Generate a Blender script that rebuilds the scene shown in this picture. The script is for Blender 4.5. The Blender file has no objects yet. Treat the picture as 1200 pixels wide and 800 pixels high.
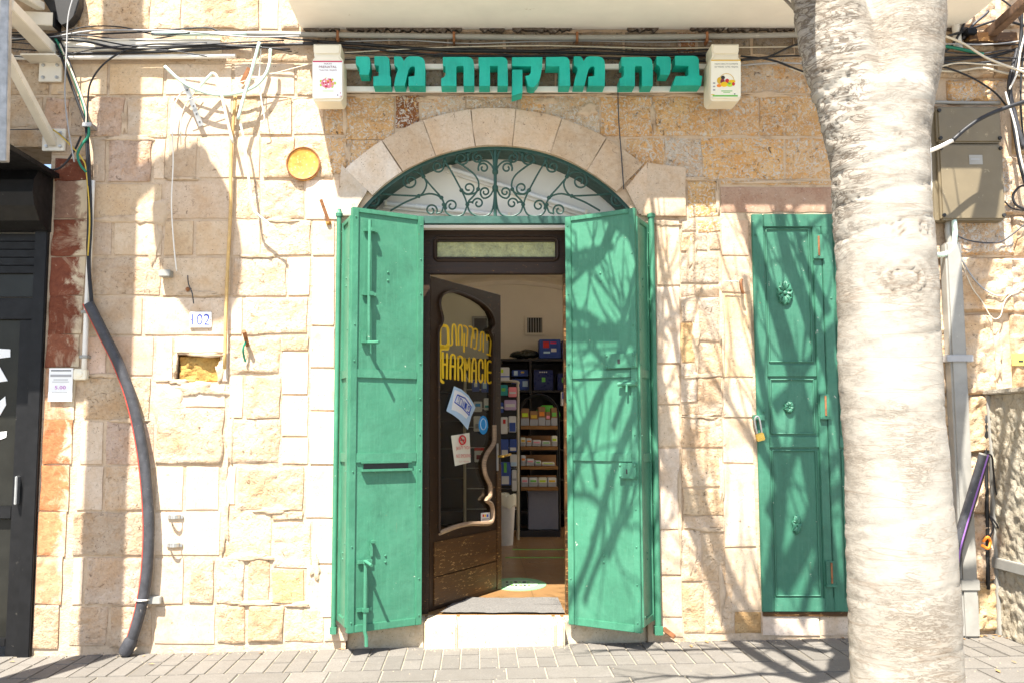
import bpy, bmesh, math, random
import numpy as np
from mathutils import Vector, Matrix

# ------------------------------------------------------------------ camera, world, sun, exposure
sc = bpy.context.scene
FPX, PCX = 1100.0, 560.0               # focal length and principal point in photo pixels (1200 wide)
PITCH = math.atan(103.0 / FPX)
CAM = Vector((0.0, -6.05, 1.352))
SUN = Vector((0.42, 1.0, -1.82))       # the way the sunlight travels
cam = bpy.data.objects.new("camera", bpy.data.cameras.new("camera"))
sc.collection.objects.link(cam)
cam.location = CAM
cam.rotation_euler = (math.pi / 2 + PITCH, 0, 0)
cam.data.sensor_width = 36.0
cam.data.lens = 36.0 * FPX / 1200.0
cam.data.shift_x = (600.0 - PCX) / 1200.0
cam.data.clip_start = 0.05
cam.data.clip_end = 2000.0
sc.camera = cam

world = bpy.data.worlds.new("World")
sc.world = world
world.use_nodes = True
wn = world.node_tree
bg = wn.nodes["Background"]
sky = wn.nodes.new("ShaderNodeTexSky")
sky.sky_type = 'NISHITA'
sky.sun_disc = False
SUN_EL = math.atan2(-SUN.z, math.hypot(SUN.x, SUN.y))
sky.sun_elevation = SUN_EL
sky.sun_rotation = math.atan2(-SUN.x, -SUN.y)
sky.air_density = 1.0
sky.dust_density = 1.5
wn.links.new(sky.outputs[0], bg.inputs[0])
bg.inputs[1].default_value = 0.095

sun = bpy.data.objects.new("sun", bpy.data.lights.new("sun", 'SUN'))
sc.collection.objects.link(sun)
sun.data.energy = 5.0
sun.data.angle = math.radians(0.5)
sun.data.color = (1.0, 0.95, 0.87)
sun.rotation_euler = SUN.to_track_quat('-Z', 'Y').to_euler()
sun.location = (-4, -8, 14)

sc.view_settings.view_transform = 'Standard'
sc.view_settings.look = 'None'
sc.view_settings.gamma = 1.0
sc.view_settings.exposure = 1.76
sc.cycles.max_bounces = 10
sc.cycles.diffuse_bounces = 8

random.seed(7)
rng = np.random.default_rng(11)
COL = sc.collection

# ------------------------------------------------------------------ geometry helpers
def ray(px, py):
    u = (px - PCX) / FPX
    v = (400.0 - py) / FPX
    c, s = math.cos(PITCH), math.sin(PITCH)
    return Vector((u, c - v * s, s + v * c))

def P(px, py, Y=0.0):
    d = ray(px, py)
    return CAM + d * ((Y - CAM.y) / d.y)

def PP(px, py, p0, n):
    d = ray(px, py)
    return CAM + d * ((p0 - CAM).dot(n) / d.dot(n))

def gz(x):
    return 0.022 * x

class MB:
    """collects shapes into one mesh"""
    def __init__(self):
        self.v = []; self.f = []; self.m = []
        self.mi = 0
    def add(self, vs, fs):
        o = len(self.v)
        self.v += [tuple(p) for p in vs]
        self.f += [tuple(o + i for i in f) for f in fs]
        self.m += [self.mi] * len(fs)
        return self
    def box(self, a, b):
        x0, y0, z0 = a; x1, y1, z1 = b
        if x0 > x1: x0, x1 = x1, x0
        if y0 > y1: y0, y1 = y1, y0
        if z0 > z1: z0, z1 = z1, z0
        self.add([(x0,y0,z0),(x1,y0,z0),(x1,y1,z0),(x0,y1,z0),(x0,y0,z1),(x1,y0,z1),(x1,y1,z1),(x0,y1,z1)],
                 [(0,3,2,1),(4,5,6,7),(0,1,5,4),(1,2,6,5),(2,3,7,6),(3,0,4,7)])
        return self
    def obox(self, o, ux, uy, uz, a, b):
        """box in the frame (o; ux, uy, uz)"""
        m = MB(); m.box(a, b)
        self.add([o + ux * p[0] + uy * p[1] + uz * p[2] for p in m.v], m.f)
        return self
    def bbox(self, o, ux, uy, uz, a, b, e=0.003):
        """bevelled oriented box"""
        bm = bmesh.new()
        m = MB(); m.box(a, b)
        vs = [bm.verts.new(p) for p in m.v]
        for f in m.f: bm.faces.new([vs[i] for i in f])
        bmesh.ops.bevel(bm, geom=bm.edges[:], offset=e, segments=2, affect='EDGES')
        bm.verts.index_update()
        self.add([o + ux * p.co.x + uy * p.co.y + uz * p.co.z for p in bm.verts],
                 [[v.index for v in f.verts] for f in bm.faces])
        bm.free()
        return self
    def tube(self, pts, r, n=8, cap=True):
        pts = [Vector(p) for p in pts]
        rs = r if isinstance(r, (list, tuple)) else [r] * len(pts)
        rings = []
        up = None
        for i, p in enumerate(pts):
            t = (pts[min(i + 1, len(pts) - 1)] - pts[max(i - 1, 0)])
            if t.length < 1e-9: t = Vector((0, 0, 1))
            t.normalize()
            if up is None:
                up = Vector((0, 0, 1)) if abs(t.z) < 0.9 else Vector((1, 0, 0))
            a = t.cross(up)
            if a.length < 1e-6: a = t.cross(Vector((0, 1, 0)))
            a.normalize()
            b = a.cross(t).normalized()
            up = b
            rings.append([p + (a * math.cos(2 * math.pi * k / n) + b * math.sin(2 * math.pi * k / n)) * rs[i] for k in range(n)])
        vs = [q for g in rings for q in g]
        fs = []
        for i in range(len(rings) - 1):
            for k in range(n):
                k2 = (k + 1) % n
                fs.append((i * n + k, i * n + k2, (i + 1) * n + k2, (i + 1) * n + k))
        if cap:
            fs.append(tuple(range(n - 1, -1, -1)))
            fs.append(tuple((len(rings) - 1) * n + k for k in range(n)))
        return self.add(vs, fs)
    def prism(self, poly, o, ux, uy, un, d0, d1):
        """polygon (u,v) in plane (o; ux, uy), extruded along un from d0 to d1"""
        n = len(poly)
        vs = [o + ux * p[0] + uy * p[1] + un * d0 for p in poly] + [o + ux * p[0] + uy * p[1] + un * d1 for p in poly]
        from mathutils.geometry import tessellate_polygon
        tr = tessellate_polygon([[Vector((p[0], p[1], 0)) for p in poly]])
        area = sum(poly[i][0] * poly[(i + 1) % n][1] - poly[(i + 1) % n][0] * poly[i][1] for i in range(n))
        fs = []
        for a, b, c in tr:
            fs.append((a, b, c)); fs.append((n + c, n + b, n + a))
        for i in range(n):
            j = (i + 1) % n
            fs.append((i, j, n + j, n + i))
        return self.add(vs, fs)
    def lathe(self, c, axis, prof, n=20):
        axis = Vector(axis).normalized()
        a = axis.orthogonal().normalized(); b = axis.cross(a)
        vs = []; fs = []
        for (r, h) in prof:
            for k in range(n):
                t = 2 * math.pi * k / n
                vs.append(Vector(c) + axis * h + (a * math.cos(t) + b * math.sin(t)) * r)
        m = len(prof)
        for i in range(m - 1):
            for k in range(n):
                k2 = (k + 1) % n
                fs.append((i*n+k, i*n+k2, (i+1)*n+k2, (i+1)*n+k))
        fs.append(tuple(range(n - 1, -1, -1))); fs.append(tuple((m-1)*n+k for k in range(n)))
        return self.add(vs, fs)
    def ball(self, c, r, n=8, m=6, s=(1, 1, 1)):
        vs = []; fs = []
        for i in range(1, m):
            ph = math.pi * i / m
            for k in range(n):
                t = 2 * math.pi * k / n
                vs.append((c[0] + r*s[0]*math.sin(ph)*math.cos(t), c[1] + r*s[1]*math.sin(ph)*math.sin(t), c[2] + r*s[2]*math.cos(ph)))
        for i in range(m - 2):
            for k in range(n):
                k2 = (k+1) % n
                fs.append((i*n+k, (i+1)*n+k, (i+1)*n+k2, i*n+k2))
        fs.append(tuple(range(n))); fs.append(tuple((m-2)*n + k for k in range(n-1, -1, -1)))
        return self.add(vs, fs)
    def build(self, name, mats, parent=None, smooth=False, loc=None, fix=True):
        if not isinstance(mats, (list, tuple)): mats = [mats]
        off = Vector((0, 0, 0))
        root = parent
        while root is not None:
            off += root.location; root = root.parent
        if parent is None and loc is not None: off = Vector(loc)
        me = bpy.data.meshes.new(name)
        me.from_pydata([Vector(p) - off for p in self.v], [], self.f)
        for m in mats: me.materials.append(m)
        if len(mats) > 1:
            for p, i in zip(me.polygons, self.m): p.material_index = i
        if fix:
            bm = bmesh.new(); bm.from_mesh(me)
            bmesh.ops.recalc_face_normals(bm, faces=bm.faces)
            bm.to_mesh(me); bm.free()
        if smooth:
            for p in me.polygons: p.use_smooth = True
            if smooth != 'all':
                me.set_sharp_from_angle(angle=math.radians(40))
        o = bpy.data.objects.new(name, me)
        COL.objects.link(o)
        if parent is not None: o.parent = parent
        elif loc is not None: o.location = loc
        return o

UX, UY, UZ = Vector((1, 0, 0)), Vector((0, 1, 0)), Vector((0, 0, 1))

def tag(o, label, cat, group=None, kind=None):
    o["label"] = label; o["category"] = cat
    if group: o["group"] = group
    if kind: o["kind"] = kind
    return o

def thing(name, label, cat, loc=(0, 0, 0), group=None):
    o = bpy.data.objects.new(name, None)
    o.empty_display_size = 0.1
    COL.objects.link(o)
    o.location = loc
    return tag(o, label, cat, group)

def smooth_path(pts, k=6):
    pts = [Vector(p) for p in pts]
    if len(pts) < 3: return pts
    q = [pts[0] * 2 - pts[1]] + pts + [pts[-1] * 2 - pts[-2]]
    out = []
    for i in range(1, len(q) - 2):
        a, b, c, d = q[i-1], q[i], q[i+1], q[i+2]
        for j in range(k):
            t = j / k
            out.append(0.5 * ((2*b) + (c-a)*t + (2*a-5*b+4*c-d)*t*t + (3*b-a-3*c+d)*t**3))
    out.append(pts[-1])
    return out

def vnoise(p, seed=0):
    """value noise on an (N,3) array, range -1..1"""
    p = np.asarray(p, float) + seed * 17.31
    i = np.floor(p).astype(np.int64); f = p - i
    f = f * f * (3 - 2 * f)
    def h(x, y, z):
        n = (x * 73856093) ^ (y * 19349663) ^ (z * 83492791)
        n = (n ^ (n >> 13)) * 1274126177
        n = n ^ (n >> 16)
        return (n & 0xffff) / 32767.5 - 1.0
    r = 0
    for dx in (0, 1):
        for dy in (0, 1):
            for dz in (0, 1):
                w = (f[:,0] if dx else 1-f[:,0]) * (f[:,1] if dy else 1-f[:,1]) * (f[:,2] if dz else 1-f[:,2])
                r = r + w * h(i[:,0]+dx, i[:,1]+dy, i[:,2]+dz)
    return r

def fbm(p, seed=0, oct=4, gain=0.5):
    r = 0; a = 1; s = 1
    for o in range(oct):
        r = r + a * vnoise(np.asarray(p) * s, seed + o * 3); a *= gain; s *= 2.03
    return r

# ------------------------------------------------------------------ material helpers
class NT:
    def __init__(self, name):
        self.m = bpy.data.materials.new(name); self.m.use_nodes = True
        self.t = self.m.node_tree
        self.b = self.t.nodes["Principled BSDF"]
        tc = self.t.nodes.new("ShaderNodeTexCoord")
        oi = self.t.nodes.new("ShaderNodeObjectInfo")
        self.oi = oi
        mul = self.t.nodes.new("ShaderNodeVectorMath"); mul.operation = 'SCALE'
        mul.inputs[0].default_value = (61.0, 37.0, 83.0)
        self.t.links.new(oi.outputs["Random"], mul.inputs["Scale"])
        add = self.t.nodes.new("ShaderNodeVectorMath"); add.operation = 'ADD'
        self.t.links.new(tc.outputs["Object"], add.inputs[0]); self.t.links.new(mul.outputs[0], add.inputs[1])
        self.vec = add.outputs[0]; self.obj = tc.outputs["Object"]
    def L(self, a, b): self.t.links.new(a, b)
    def scale(self, v, s):
        n = self.t.nodes.new("ShaderNodeVectorMath"); n.operation = 'MULTIPLY'
        n.inputs[1].default_value = s; self.L(v, n.inputs[0]); return n.outputs[0]
    def noise(self, scale, detail=5, rough=0.6, vec=None, dist=0.0):
        n = self.t.nodes.new("ShaderNodeTexNoise")
        n.inputs["Scale"].default_value = scale; n.inputs["Detail"].default_value = detail
        n.inputs["Roughness"].default_value = rough; n.inputs["Distortion"].default_value = dist
        self.L(vec or self.vec, n.inputs["Vector"]); return n.outputs["Fac"]
    def voro(self, scale, feature='F1', vec=None):
        n = self.t.nodes.new("ShaderNodeTexVoronoi"); n.feature = feature
        n.inputs["Scale"].default_value = scale
        self.L(vec or self.vec, n.inputs["Vector"]); return n.outputs["Distance"]
    def ramp(self, fac, stops):
        n = self.t.nodes.new("ShaderNodeValToRGB"); e = n.color_ramp.elements
        while len(e) > 1: e.remove(e[-1])
        for i, (p, c) in enumerate(stops):
            x = e[0] if i == 0 else e.new(p)
            x.position = p
            x.color = (c, c, c, 1) if isinstance(c, (int, float)) else (*c, 1)
        self.L(fac, n.inputs[0]); return n.outputs[0]
    def mix(self, fac, a, b, mode='MIX'):
        n = self.t.nodes.new("ShaderNodeMix"); n.data_type = 'RGBA'; n.blend_type = mode
        for s, v in ((n.inputs[0], fac), (n.inputs[6], a), (n.inputs[7], b)):
            if isinstance(v, (int, float)): s.default_value = v
            elif isinstance(v, tuple): s.default_value = (*v, 1) if len(v) == 3 else v
            else: self.L(v, s)
        return n.outputs[2]
    def math(self, op, a, b=0.0):
        n = self.t.nodes.new("ShaderNodeMath"); n.operation = op
        for s, v in zip(n.inputs, (a, b)):
            if isinstance(v, (int, float)): s.default_value = v
            else: self.L(v, s)
        return n.outputs[0]
    def bump(self, h, strength=0.4, dist=0.01, normal=None):
        n = self.t.nodes.new("ShaderNodeBump")
        n.inputs["Strength"].default_value = strength; n.inputs["Distance"].default_value = dist
        self.L(h, n.inputs["Height"])
        if normal is not None: self.L(normal, n.inputs["Normal"])
        return n.outputs[0]
    def out(self, col=None, rough=None, normal=None, metal=None, spec=None):
        def s(k, v):
            if v is None: return
            i = self.b.inputs[k]
            if isinstance(v, (int, float)): i.default_value = v
            elif isinstance(v, tuple): i.default_value = (*v, 1)
            else: self.L(v, i)
        s("Base Color", col); s("Roughness", rough); s("Normal", normal); s("Metallic", metal); s("Specular IOR Level", spec)
        return self.m

def simple(name, c, rough=0.6, var=0.12, scale=14.0, bump=0.0, bscale=60.0, metal=0.0, dirt=None, dirt_at=0.62, spec=0.4):
    n = NT(name)
    f = n.noise(scale, 4)
    dark = tuple(x * (1 - var) for x in c); lite = tuple(min(1, x * (1 + var)) for x in c)
    col = n.ramp(f, [(0.3, dark), (0.7, lite)])
    if dirt is not None:
        g = n.noise(scale * 2.7, 6, 0.7)
        col = n.mix(n.ramp(g, [(dirt_at, 0.0), (dirt_at + 0.06, 1.0)]), col, dirt)
    r = n.ramp(n.noise(scale * 1.7, 3), [(0.3, max(0, rough - 0.08)), (0.7, min(1, rough + 0.08))])
    nm = n.bump(n.noise(bscale, 4), bump, 0.006) if bump else None
    return n.out(col, r, nm, metal, spec)

def stone_mat(name, rough_face, stain, pit, lichen=None, stain_amt=0.55):
    n = NT(name)
    base = n.oi.outputs["Color"]
    f1 = n.noise(4.5, 6, 0.62, dist=0.4); f2 = n.noise(16, 7, 0.68, dist=0.6); f3 = n.noise(60, 5, 0.7)
    col = n.mix(n.ramp(f1, [(0.42, 0.0), (0.68, stain_amt)]), base, n.mix(1.0, base, stain, 'MULTIPLY'))
    col = n.mix(n.ramp(f2, [(0.5, 0.0), (0.7, 0.4)]), col, n.mix(1.0, base, tuple(x * 0.8 for x in stain), 'MULTIPLY'))
    if lichen:
        for k, (lc, lo, hi, sc_) in enumerate(lichen):
            g = n.noise(sc_, 8, 0.72, dist=2.4)
            col = n.mix(n.ramp(g, [(lo, 0.0), (hi, 1.0)]), col, lc)
    p = n.noise(30, 6, 0.75, dist=1.2)
    p2 = n.noise(24, 6, 0.7, vec=n.scale(n.vec, (1.0, 1.0, 2.2)), dist=1.6)
    col = n.mix(n.ramp(p2, [(0.60, 0.0), (0.67, 0.55 if rough_face else 0.2)]), col, n.mix(1.0, base, (0.85, 0.58, 0.26), 'MULTIPLY'))
    col = n.mix(n.ramp(p, [(0.32, 0.85), (0.405, 0.0)]), col, pit)
    pv = n.voro(55)
    col = n.mix(n.ramp(n.math('ADD', pv, n.math('MULTIPLY', f2, 0.6)), [(0.37, 0.85), (0.43, 0.0)]), col, pit)
    blotch = n.noise(2.3, 6, 0.66, vec=n.obj if False else n.vec, dist=0.5)
    col = n.mix(n.ramp(blotch, [(0.55, 0.0), (0.72, 0.45)]), col, n.mix(1.0, base, (0.62, 0.55, 0.50), 'MULTIPLY'))
    col = n.mix(0.25, col, n.ramp(f3, [(0.3, 0.25), (0.7, 1.0)]), 'MULTIPLY')
    h = n.math('ADD', n.math('MULTIPLY', f2, 1.0), n.math('MULTIPLY', f3, 0.35))
    h = n.math('ADD', h, n.math('MULTIPLY', n.ramp(p, [(0.28, 0.0), (0.42, 1.0)]), 0.35))
    nm = n.bump(h, 0.8 if rough_face else 0.35, 0.026 if rough_face else 0.008)
    return n.out(col, 0.88, nm, spec=0.2)

M = {}
M['smooth'] = stone_mat("limestone", False, (0.84, 0.67, 0.47), (0.17, 0.11, 0.07))
M['rough'] = stone_mat("rough_limestone", True, (0.86, 0.65, 0.42), (0.17, 0.10, 0.05), stain_amt=0.7)
M['weather'] = stone_mat("weathered_limestone", True, (0.80, 0.55, 0.30), (0.07, 0.06, 0.05),
                         [((0.60, 0.56, 0.49), 0.50, 0.57, 25.0), ((0.66, 0.34, 0.10), 0.52, 0.66, 15.0), ((0.15, 0.14, 0.13), 0.63, 0.70, 27.0), ((0.34, 0.20, 0.10), 0.60, 0.66, 44.0)])
M['dark'] = stone_mat("dark_limestone", True, (0.6, 0.45, 0.3), (0.04, 0.035, 0.03),  # darker, blotched stone, mostly for the courses behind the sign
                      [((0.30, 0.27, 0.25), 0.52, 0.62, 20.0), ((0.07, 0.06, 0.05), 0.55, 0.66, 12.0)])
M['granite'] = stone_mat("pink_stone", False, (0.75, 0.50, 0.40), (0.16, 0.09, 0.07), [((0.62, 0.48, 0.42), 0.58, 0.70, 26.0)])
M['concrete'] = stone_mat("concrete", True, (0.8, 0.72, 0.6), (0.15, 0.13, 0.11))

def painted_mat():
    n = NT("flaking_paint_on_stone")
    paint = n.oi.outputs["Color"]
    f1 = n.noise(5, 7, 0.7, dist=0.6); f2 = n.noise(26, 7, 0.72, dist=0.8); f3 = n.noise(70, 4)
    col = n.mix(n.ramp(f2, [(0.35, 0.6), (0.6, 0.0)]), paint, n.mix(1.0, paint, (0.5, 0.42, 0.4), 'MULTIPLY'))
    bare = (0.55, 0.45, 0.31)
    sx = n.t.nodes.new("ShaderNodeSeparateXYZ"); n.L(n.obj, sx.inputs[0])
    edge = n.ramp(n.math('ADD', n.math('MULTIPLY', sx.outputs[0], 2.2), n.math('MULTIPLY', f1, 1.0)), [(0.58, 0.0), (0.70, 1.0)])
    col = n.mix(edge, col, bare)
    worn = n.noise(3.1, 8, 0.72, dist=0.9)
    col = n.mix(n.ramp(worn, [(0.53, 0.0), (0.62, 0.75)]), col, n.mix(0.5, paint, bare))
    col = n.mix(n.ramp(f2, [(0.64, 0.0), (0.69, 0.9)]), col, bare)
    h = n.math('ADD', f2, n.math('MULTIPLY', f3, 0.4))
    return n.out(col, 0.8, n.bump(h, 0.5, 0.012), spec=0.25)
M['painted'] = painted_mat()

def mortar_mat():
    n = NT("lime_mortar")
    f = n.noise(7, 7, 0.7); g = n.noise(45, 6, 0.7)
    col = n.ramp(f, [(0.28, (0.28, 0.19, 0.12)), (0.46, (0.52, 0.395, 0.27)), (0.72, (0.61, 0.475, 0.34))])
    col = n.mix(n.ramp(g, [(0.28, 0.8), (0.38, 0.0)]), col, (0.13, 0.10, 0.07))
    return n.out(col, 0.95, n.bump(n.math('ADD', f, n.math('MULTIPLY', g, 0.6)), 0.7, 0.02), spec=0.1)
M['mortar'] = mortar_mat()

def green_mat(name, c, chip=(0.50, 0.50, 0.42), rust=(0.26, 0.09, 0.03), at=0.685):
    n = NT(name)
    f = n.noise(3.0, 5, 0.6); g = n.noise(22, 6, 0.7, dist=0.5)
    st = n.noise(7, 5, 0.65, vec=n.scale(n.vec, (9.0, 9.0, 0.6)))
    col = n.ramp(f, [(0.3, tuple(x * 0.82 for x in c)), (0.7, tuple(x * 1.16 for x in c))])
    fade = n.noise(2.1, 6, 0.7, dist=0.6)
    col = n.mix(n.ramp(fade, [(0.48, 0.0), (0.72, 0.42)]), col, tuple(min(1, x * 1.35 + 0.035) for x in c))
    grime = n.noise(4.2, 7, 0.72, vec=n.scale(n.vec, (1.6, 1.6, 0.7)), dist=0.4)
    col = n.mix(n.ramp(grime, [(0.54, 0.0), (0.74, 0.5)]), col, tuple(x * 0.5 for x in c))
    scr = n.noise(30, 4, 0.6, vec=n.scale(n.vec, (5.0, 5.0, 0.35)))
    col = n.mix(n.ramp(scr, [(0.70, 0.0), (0.73, 0.5)]), col, tuple(min(1, x * 1.6 + 0.10) for x in c))
    run = n.noise(6, 5, 0.65, vec=n.scale(n.vec, (7.0, 7.0, 0.8)))
    col = n.mix(n.ramp(run, [(0.68, 0.0), (0.78, 0.45)]), col, (0.16, 0.10, 0.05))
    col = n.mix(n.ramp(st, [(0.52, 0.0), (0.75, 0.3)]), col, tuple(min(1, x * 1.5 + 0.03) for x in c))
    col = n.mix(n.ramp(g, [(at, 0.0), (at + 0.03, 0.9)]), col, chip)
    col = n.mix(n.ramp(n.noise(31, 6, 0.75), [(at + 0.01, 0.0), (at + 0.04, 0.9)]), col, rust)
    nm = n.bump(n.noise(5, 4, 0.6), 0.45, 0.016)
    nm = n.bump(n.noise(130, 3), 0.12, 0.002, nm)
    r = n.ramp(g, [(0.3, 0.42), (0.7, 0.62)])
    return n.out(col, r, nm, spec=0.45)
M['green'] = green_mat("green_gloss_paint", (0.041, 0.176, 0.102))
M['green_door'] = green_mat("old_green_paint", (0.031, 0.138, 0.083), at=0.67)
M['green_dark'] = green_mat("dark_green_paint", (0.013, 0.060, 0.044))
M['teal'] = green_mat("teal_sign_paint", (0.0, 0.37, 0.275), chip=(0.5, 0.55, 0.5), at=0.72)
M['wood'] = None
def wood_mat(name, c, worn, at=0.66, streak=(1.0, 1.0, 14.0)):
    n = NT(name)
    g = n.noise(9, 6, 0.65, vec=n.scale(n.vec, streak), dist=0.3)
    f = n.noise(4, 4)
    col = n.ramp(g, [(0.3, tuple(x * 0.6 for x in c)), (0.7, tuple(x * 1.25 for x in c))])
    chips = n.noise(16, 7, 0.75, vec=n.scale(n.vec, (1.0, 1.0, 4.0)))
    col = n.mix(n.ramp(n.math('ADD', chips, n.math('MULTIPLY', f, 0.18)), [(at + 0.07, 0.0), (at + 0.11, 1.0)]), col, worn)
    return n.out(col, n.ramp(g, [(0.3, 0.35), (0.7, 0.55)]), n.bump(g, 0.3, 0.004), spec=0.25)
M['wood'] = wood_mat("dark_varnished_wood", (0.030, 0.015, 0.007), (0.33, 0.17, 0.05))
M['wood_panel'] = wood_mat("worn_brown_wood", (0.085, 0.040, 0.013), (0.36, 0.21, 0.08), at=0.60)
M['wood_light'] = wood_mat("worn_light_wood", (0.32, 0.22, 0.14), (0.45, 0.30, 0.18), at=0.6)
M['white_steel'] = simple("white_painted_steel", (0.72, 0.66, 0.54), 0.45, 0.08, 6, dirt=(0.35, 0.27, 0.17), dirt_at=0.66)
M['plaster'] = simple("white_plaster", (0.86, 0.82, 0.73), 0.85, 0.05, 3, 0.25, 30, dirt=(0.60, 0.52, 0.42), dirt_at=0.68)
M['plaster_in'] = simple("interior_plaster", (0.85, 0.80, 0.69), 0.8, 0.05, 2)
M['black_steel'] = simple("black_steel", (0.007, 0.007, 0.0075), 0.5, 0.3, 12, dirt=(0.07, 0.065, 0.055), dirt_at=0.66, spec=0.25)
M['black_plastic'] = simple("black_cable_sheath", (0.015, 0.015, 0.017), 0.5, 0.3, 30)
M['grey_duct'] = simple("black_conduit", (0.045, 0.045, 0.05), 0.55, 0.3, 25, dirt=(0.28, 0.26, 0.23), dirt_at=0.64)
M['grey_pipe'] = simple("grey_painted_pipe", (0.29, 0.28, 0.25), 0.5, 0.12, 8, dirt=(0.46, 0.43, 0.36), dirt_at=0.64)
M['white_pvc'] = simple("white_pvc", (0.74, 0.71, 0.64), 0.4, 0.06, 12, dirt=(0.4, 0.33, 0.24), dirt_at=0.7)
M['cream_cable'] = simple("cream_cable", (0.60, 0.54, 0.42), 0.5, 0.1, 20)
M['green_cable'] = simple("green_cable", (0.01, 0.17, 0.10), 0.5, 0.1, 20)
M['mint'] = simple("pale_green_conduit", (0.52, 0.66, 0.58), 0.45, 0.1, 15, dirt=(0.4, 0.38, 0.3), dirt_at=0.68)
M['yellow_cable'] = simple("yellow_cable", (0.55, 0.38, 0.05), 0.5, 0.1, 20)
M['brown_rust'] = simple("rusty_iron", (0.24, 0.10, 0.04), 0.8, 0.4, 30, 0.4, 60)
M['tan_pipe'] = simple("tan_painted_pipe", (0.52, 0.34, 0.13), 0.6, 0.2, 20, dirt=(0.6, 0.52, 0.4), dirt_at=0.62)
M['orange_rust'] = simple("orange_rusty_plate", (0.60, 0.27, 0.045), 0.7, 0.35, 18, 0.4, 40, dirt=(0.75, 0.55, 0.22), dirt_at=0.58)
M['old_iron'] = simple("old_brown_iron", (0.11, 0.065, 0.04), 0.75, 0.4, 25, 0.4, 60, dirt=(0.30, 0.16, 0.07), dirt_at=0.6)
M['steel'] = simple("galvanised_steel", (0.45, 0.45, 0.44), 0.4, 0.2, 20, metal=0.7)
M['brass'] = simple("brass", (0.70, 0.45, 0.10), 0.3, 0.15, 20, metal=0.8)
M['cream_plastic'] = simple("cream_plastic", (0.80, 0.74, 0.58), 0.4, 0.04, 5, dirt=(0.55, 0.47, 0.33), dirt_at=0.72)
M['label_white'] = simple("white_label_print", (0.85, 0.86, 0.84), 0.45, 0.03, 5)
M['label_cream'] = simple("cream_label_print", (0.84, 0.82, 0.68), 0.45, 0.03, 5)
M['paper'] = simple("white_paper", (0.82, 0.82, 0.80), 0.8, 0.03, 8)
M['cream_card'] = simple("cream_card", (0.74, 0.72, 0.58), 0.7, 0.04, 8)
def flat(name, c, rough=0.6): return simple(name, c, rough, 0.04, 20)
M['crimson'] = flat("crimson_print", (0.55, 0.03, 0.10)); M['maroon'] = flat("maroon_print", (0.20, 0.03, 0.05))
M['red'] = flat("red_print", (0.55, 0.03, 0.03)); M['yellow'] = flat("yellow_paint", (0.80, 0.52, 0.01), 0.5)
M['lime'] = flat("lime_print", (0.50, 0.68, 0.03)); M['pink'] = flat("pink_print", (0.80, 0.28, 0.32))
M['gold'] = flat("gold_print", (0.68, 0.44, 0.04)); M['print_black'] = flat("black_print", (0.03, 0.03, 0.03))
M['print_green'] = flat("green_print", (0.15, 0.48, 0.08)); M['orange'] = flat("orange_print", (0.80, 0.25, 0.03))
M['blue'] = flat("blue_print", (0.03, 0.09, 0.45)); M['sky_blue'] = flat("pale_blue_print", (0.45, 0.62, 0.78))
M['cyan'] = flat("bright_blue_sticker", (0.02, 0.30, 0.70)); M['grey_print'] = flat("grey_print", (0.35, 0.35, 0.35))
M['digit_blue'] = flat("blue_enamel", (0.04, 0.06, 0.42)); M['purple'] = flat("purple_stripe", (0.26, 0.12, 0.40))
M['purple_print'] = flat("purple_print", (0.45, 0.05, 0.45))
M['red_stripe'] = flat("red_stripe", (0.5, 0.06, 0.04)); M['enamel'] = flat("white_enamel", (0.85, 0.85, 0.83), 0.25)
M['beige_box'] = simple("beige_grp", (0.165, 0.132, 0.080), 0.5, 0.1, 5, dirt=(0.30, 0.25, 0.16), dirt_at=0.62)
M['rubber'] = flat("dark_rubber", (0.02, 0.02, 0.02)); M['dark'] and None
M['shelf'] = flat("black_shelving", (0.016, 0.013, 0.012), 0.45)
M['mat'] = simple("grey_door_mat", (0.14, 0.132, 0.12), 0.95, 0.3, 90, 0.6, 200)
M['tube_glass'] = simple("fluorescent_tube", (0.75, 0.75, 0.72), 0.25, 0.03, 10)
def glass(name, c, rough=0.02, alpha=0.25, bump=0.0):
    n = NT(name)
    tr = n.t.nodes.new("ShaderNodeBsdfTransparent"); tr.inputs[0].default_value = (*c, 1)
    gl = n.t.nodes.new("ShaderNodeBsdfGlossy"); gl.inputs["Roughness"].default_value = rough
    fr = n.t.nodes.new("ShaderNodeFresnel"); fr.inputs[0].default_value = 1.5
    mx = n.t.nodes.new("ShaderNodeMixShader")
    if bump:
        nm = n.bump(n.noise(70, 3), bump, 0.01)
        n.L(nm, gl.inputs["Normal"]); n.L(nm, fr.inputs["Normal"])
    ge = n.t.nodes.new("ShaderNodeNewGeometry")
    fac = n.math('MULTIPLY', fr.outputs[0], n.math('SUBTRACT', 1.0, ge.outputs["Backfacing"]))
    n.L(fac, mx.inputs[0]); n.L(tr.outputs[0], mx.inputs[1]); n.L(gl.outputs[0], mx.inputs[2])
    n.L(mx.outputs[0], n.t.nodes["Material Output"].inputs[0])
    return n.m
M['glass'] = glass("window_glass", (0.85, 0.88, 0.84))
M['glass_dark'] = simple("dark_tinted_glass", (0.02, 0.02, 0.017), 0.2, 0.3, 3, spec=0.2)
M['rippled'] = simple("rippled_yellow_green_glass", (0.30, 0.30, 0.12), 0.25, 0.35, 22, 0.8, 55, spec=0.6)

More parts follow.
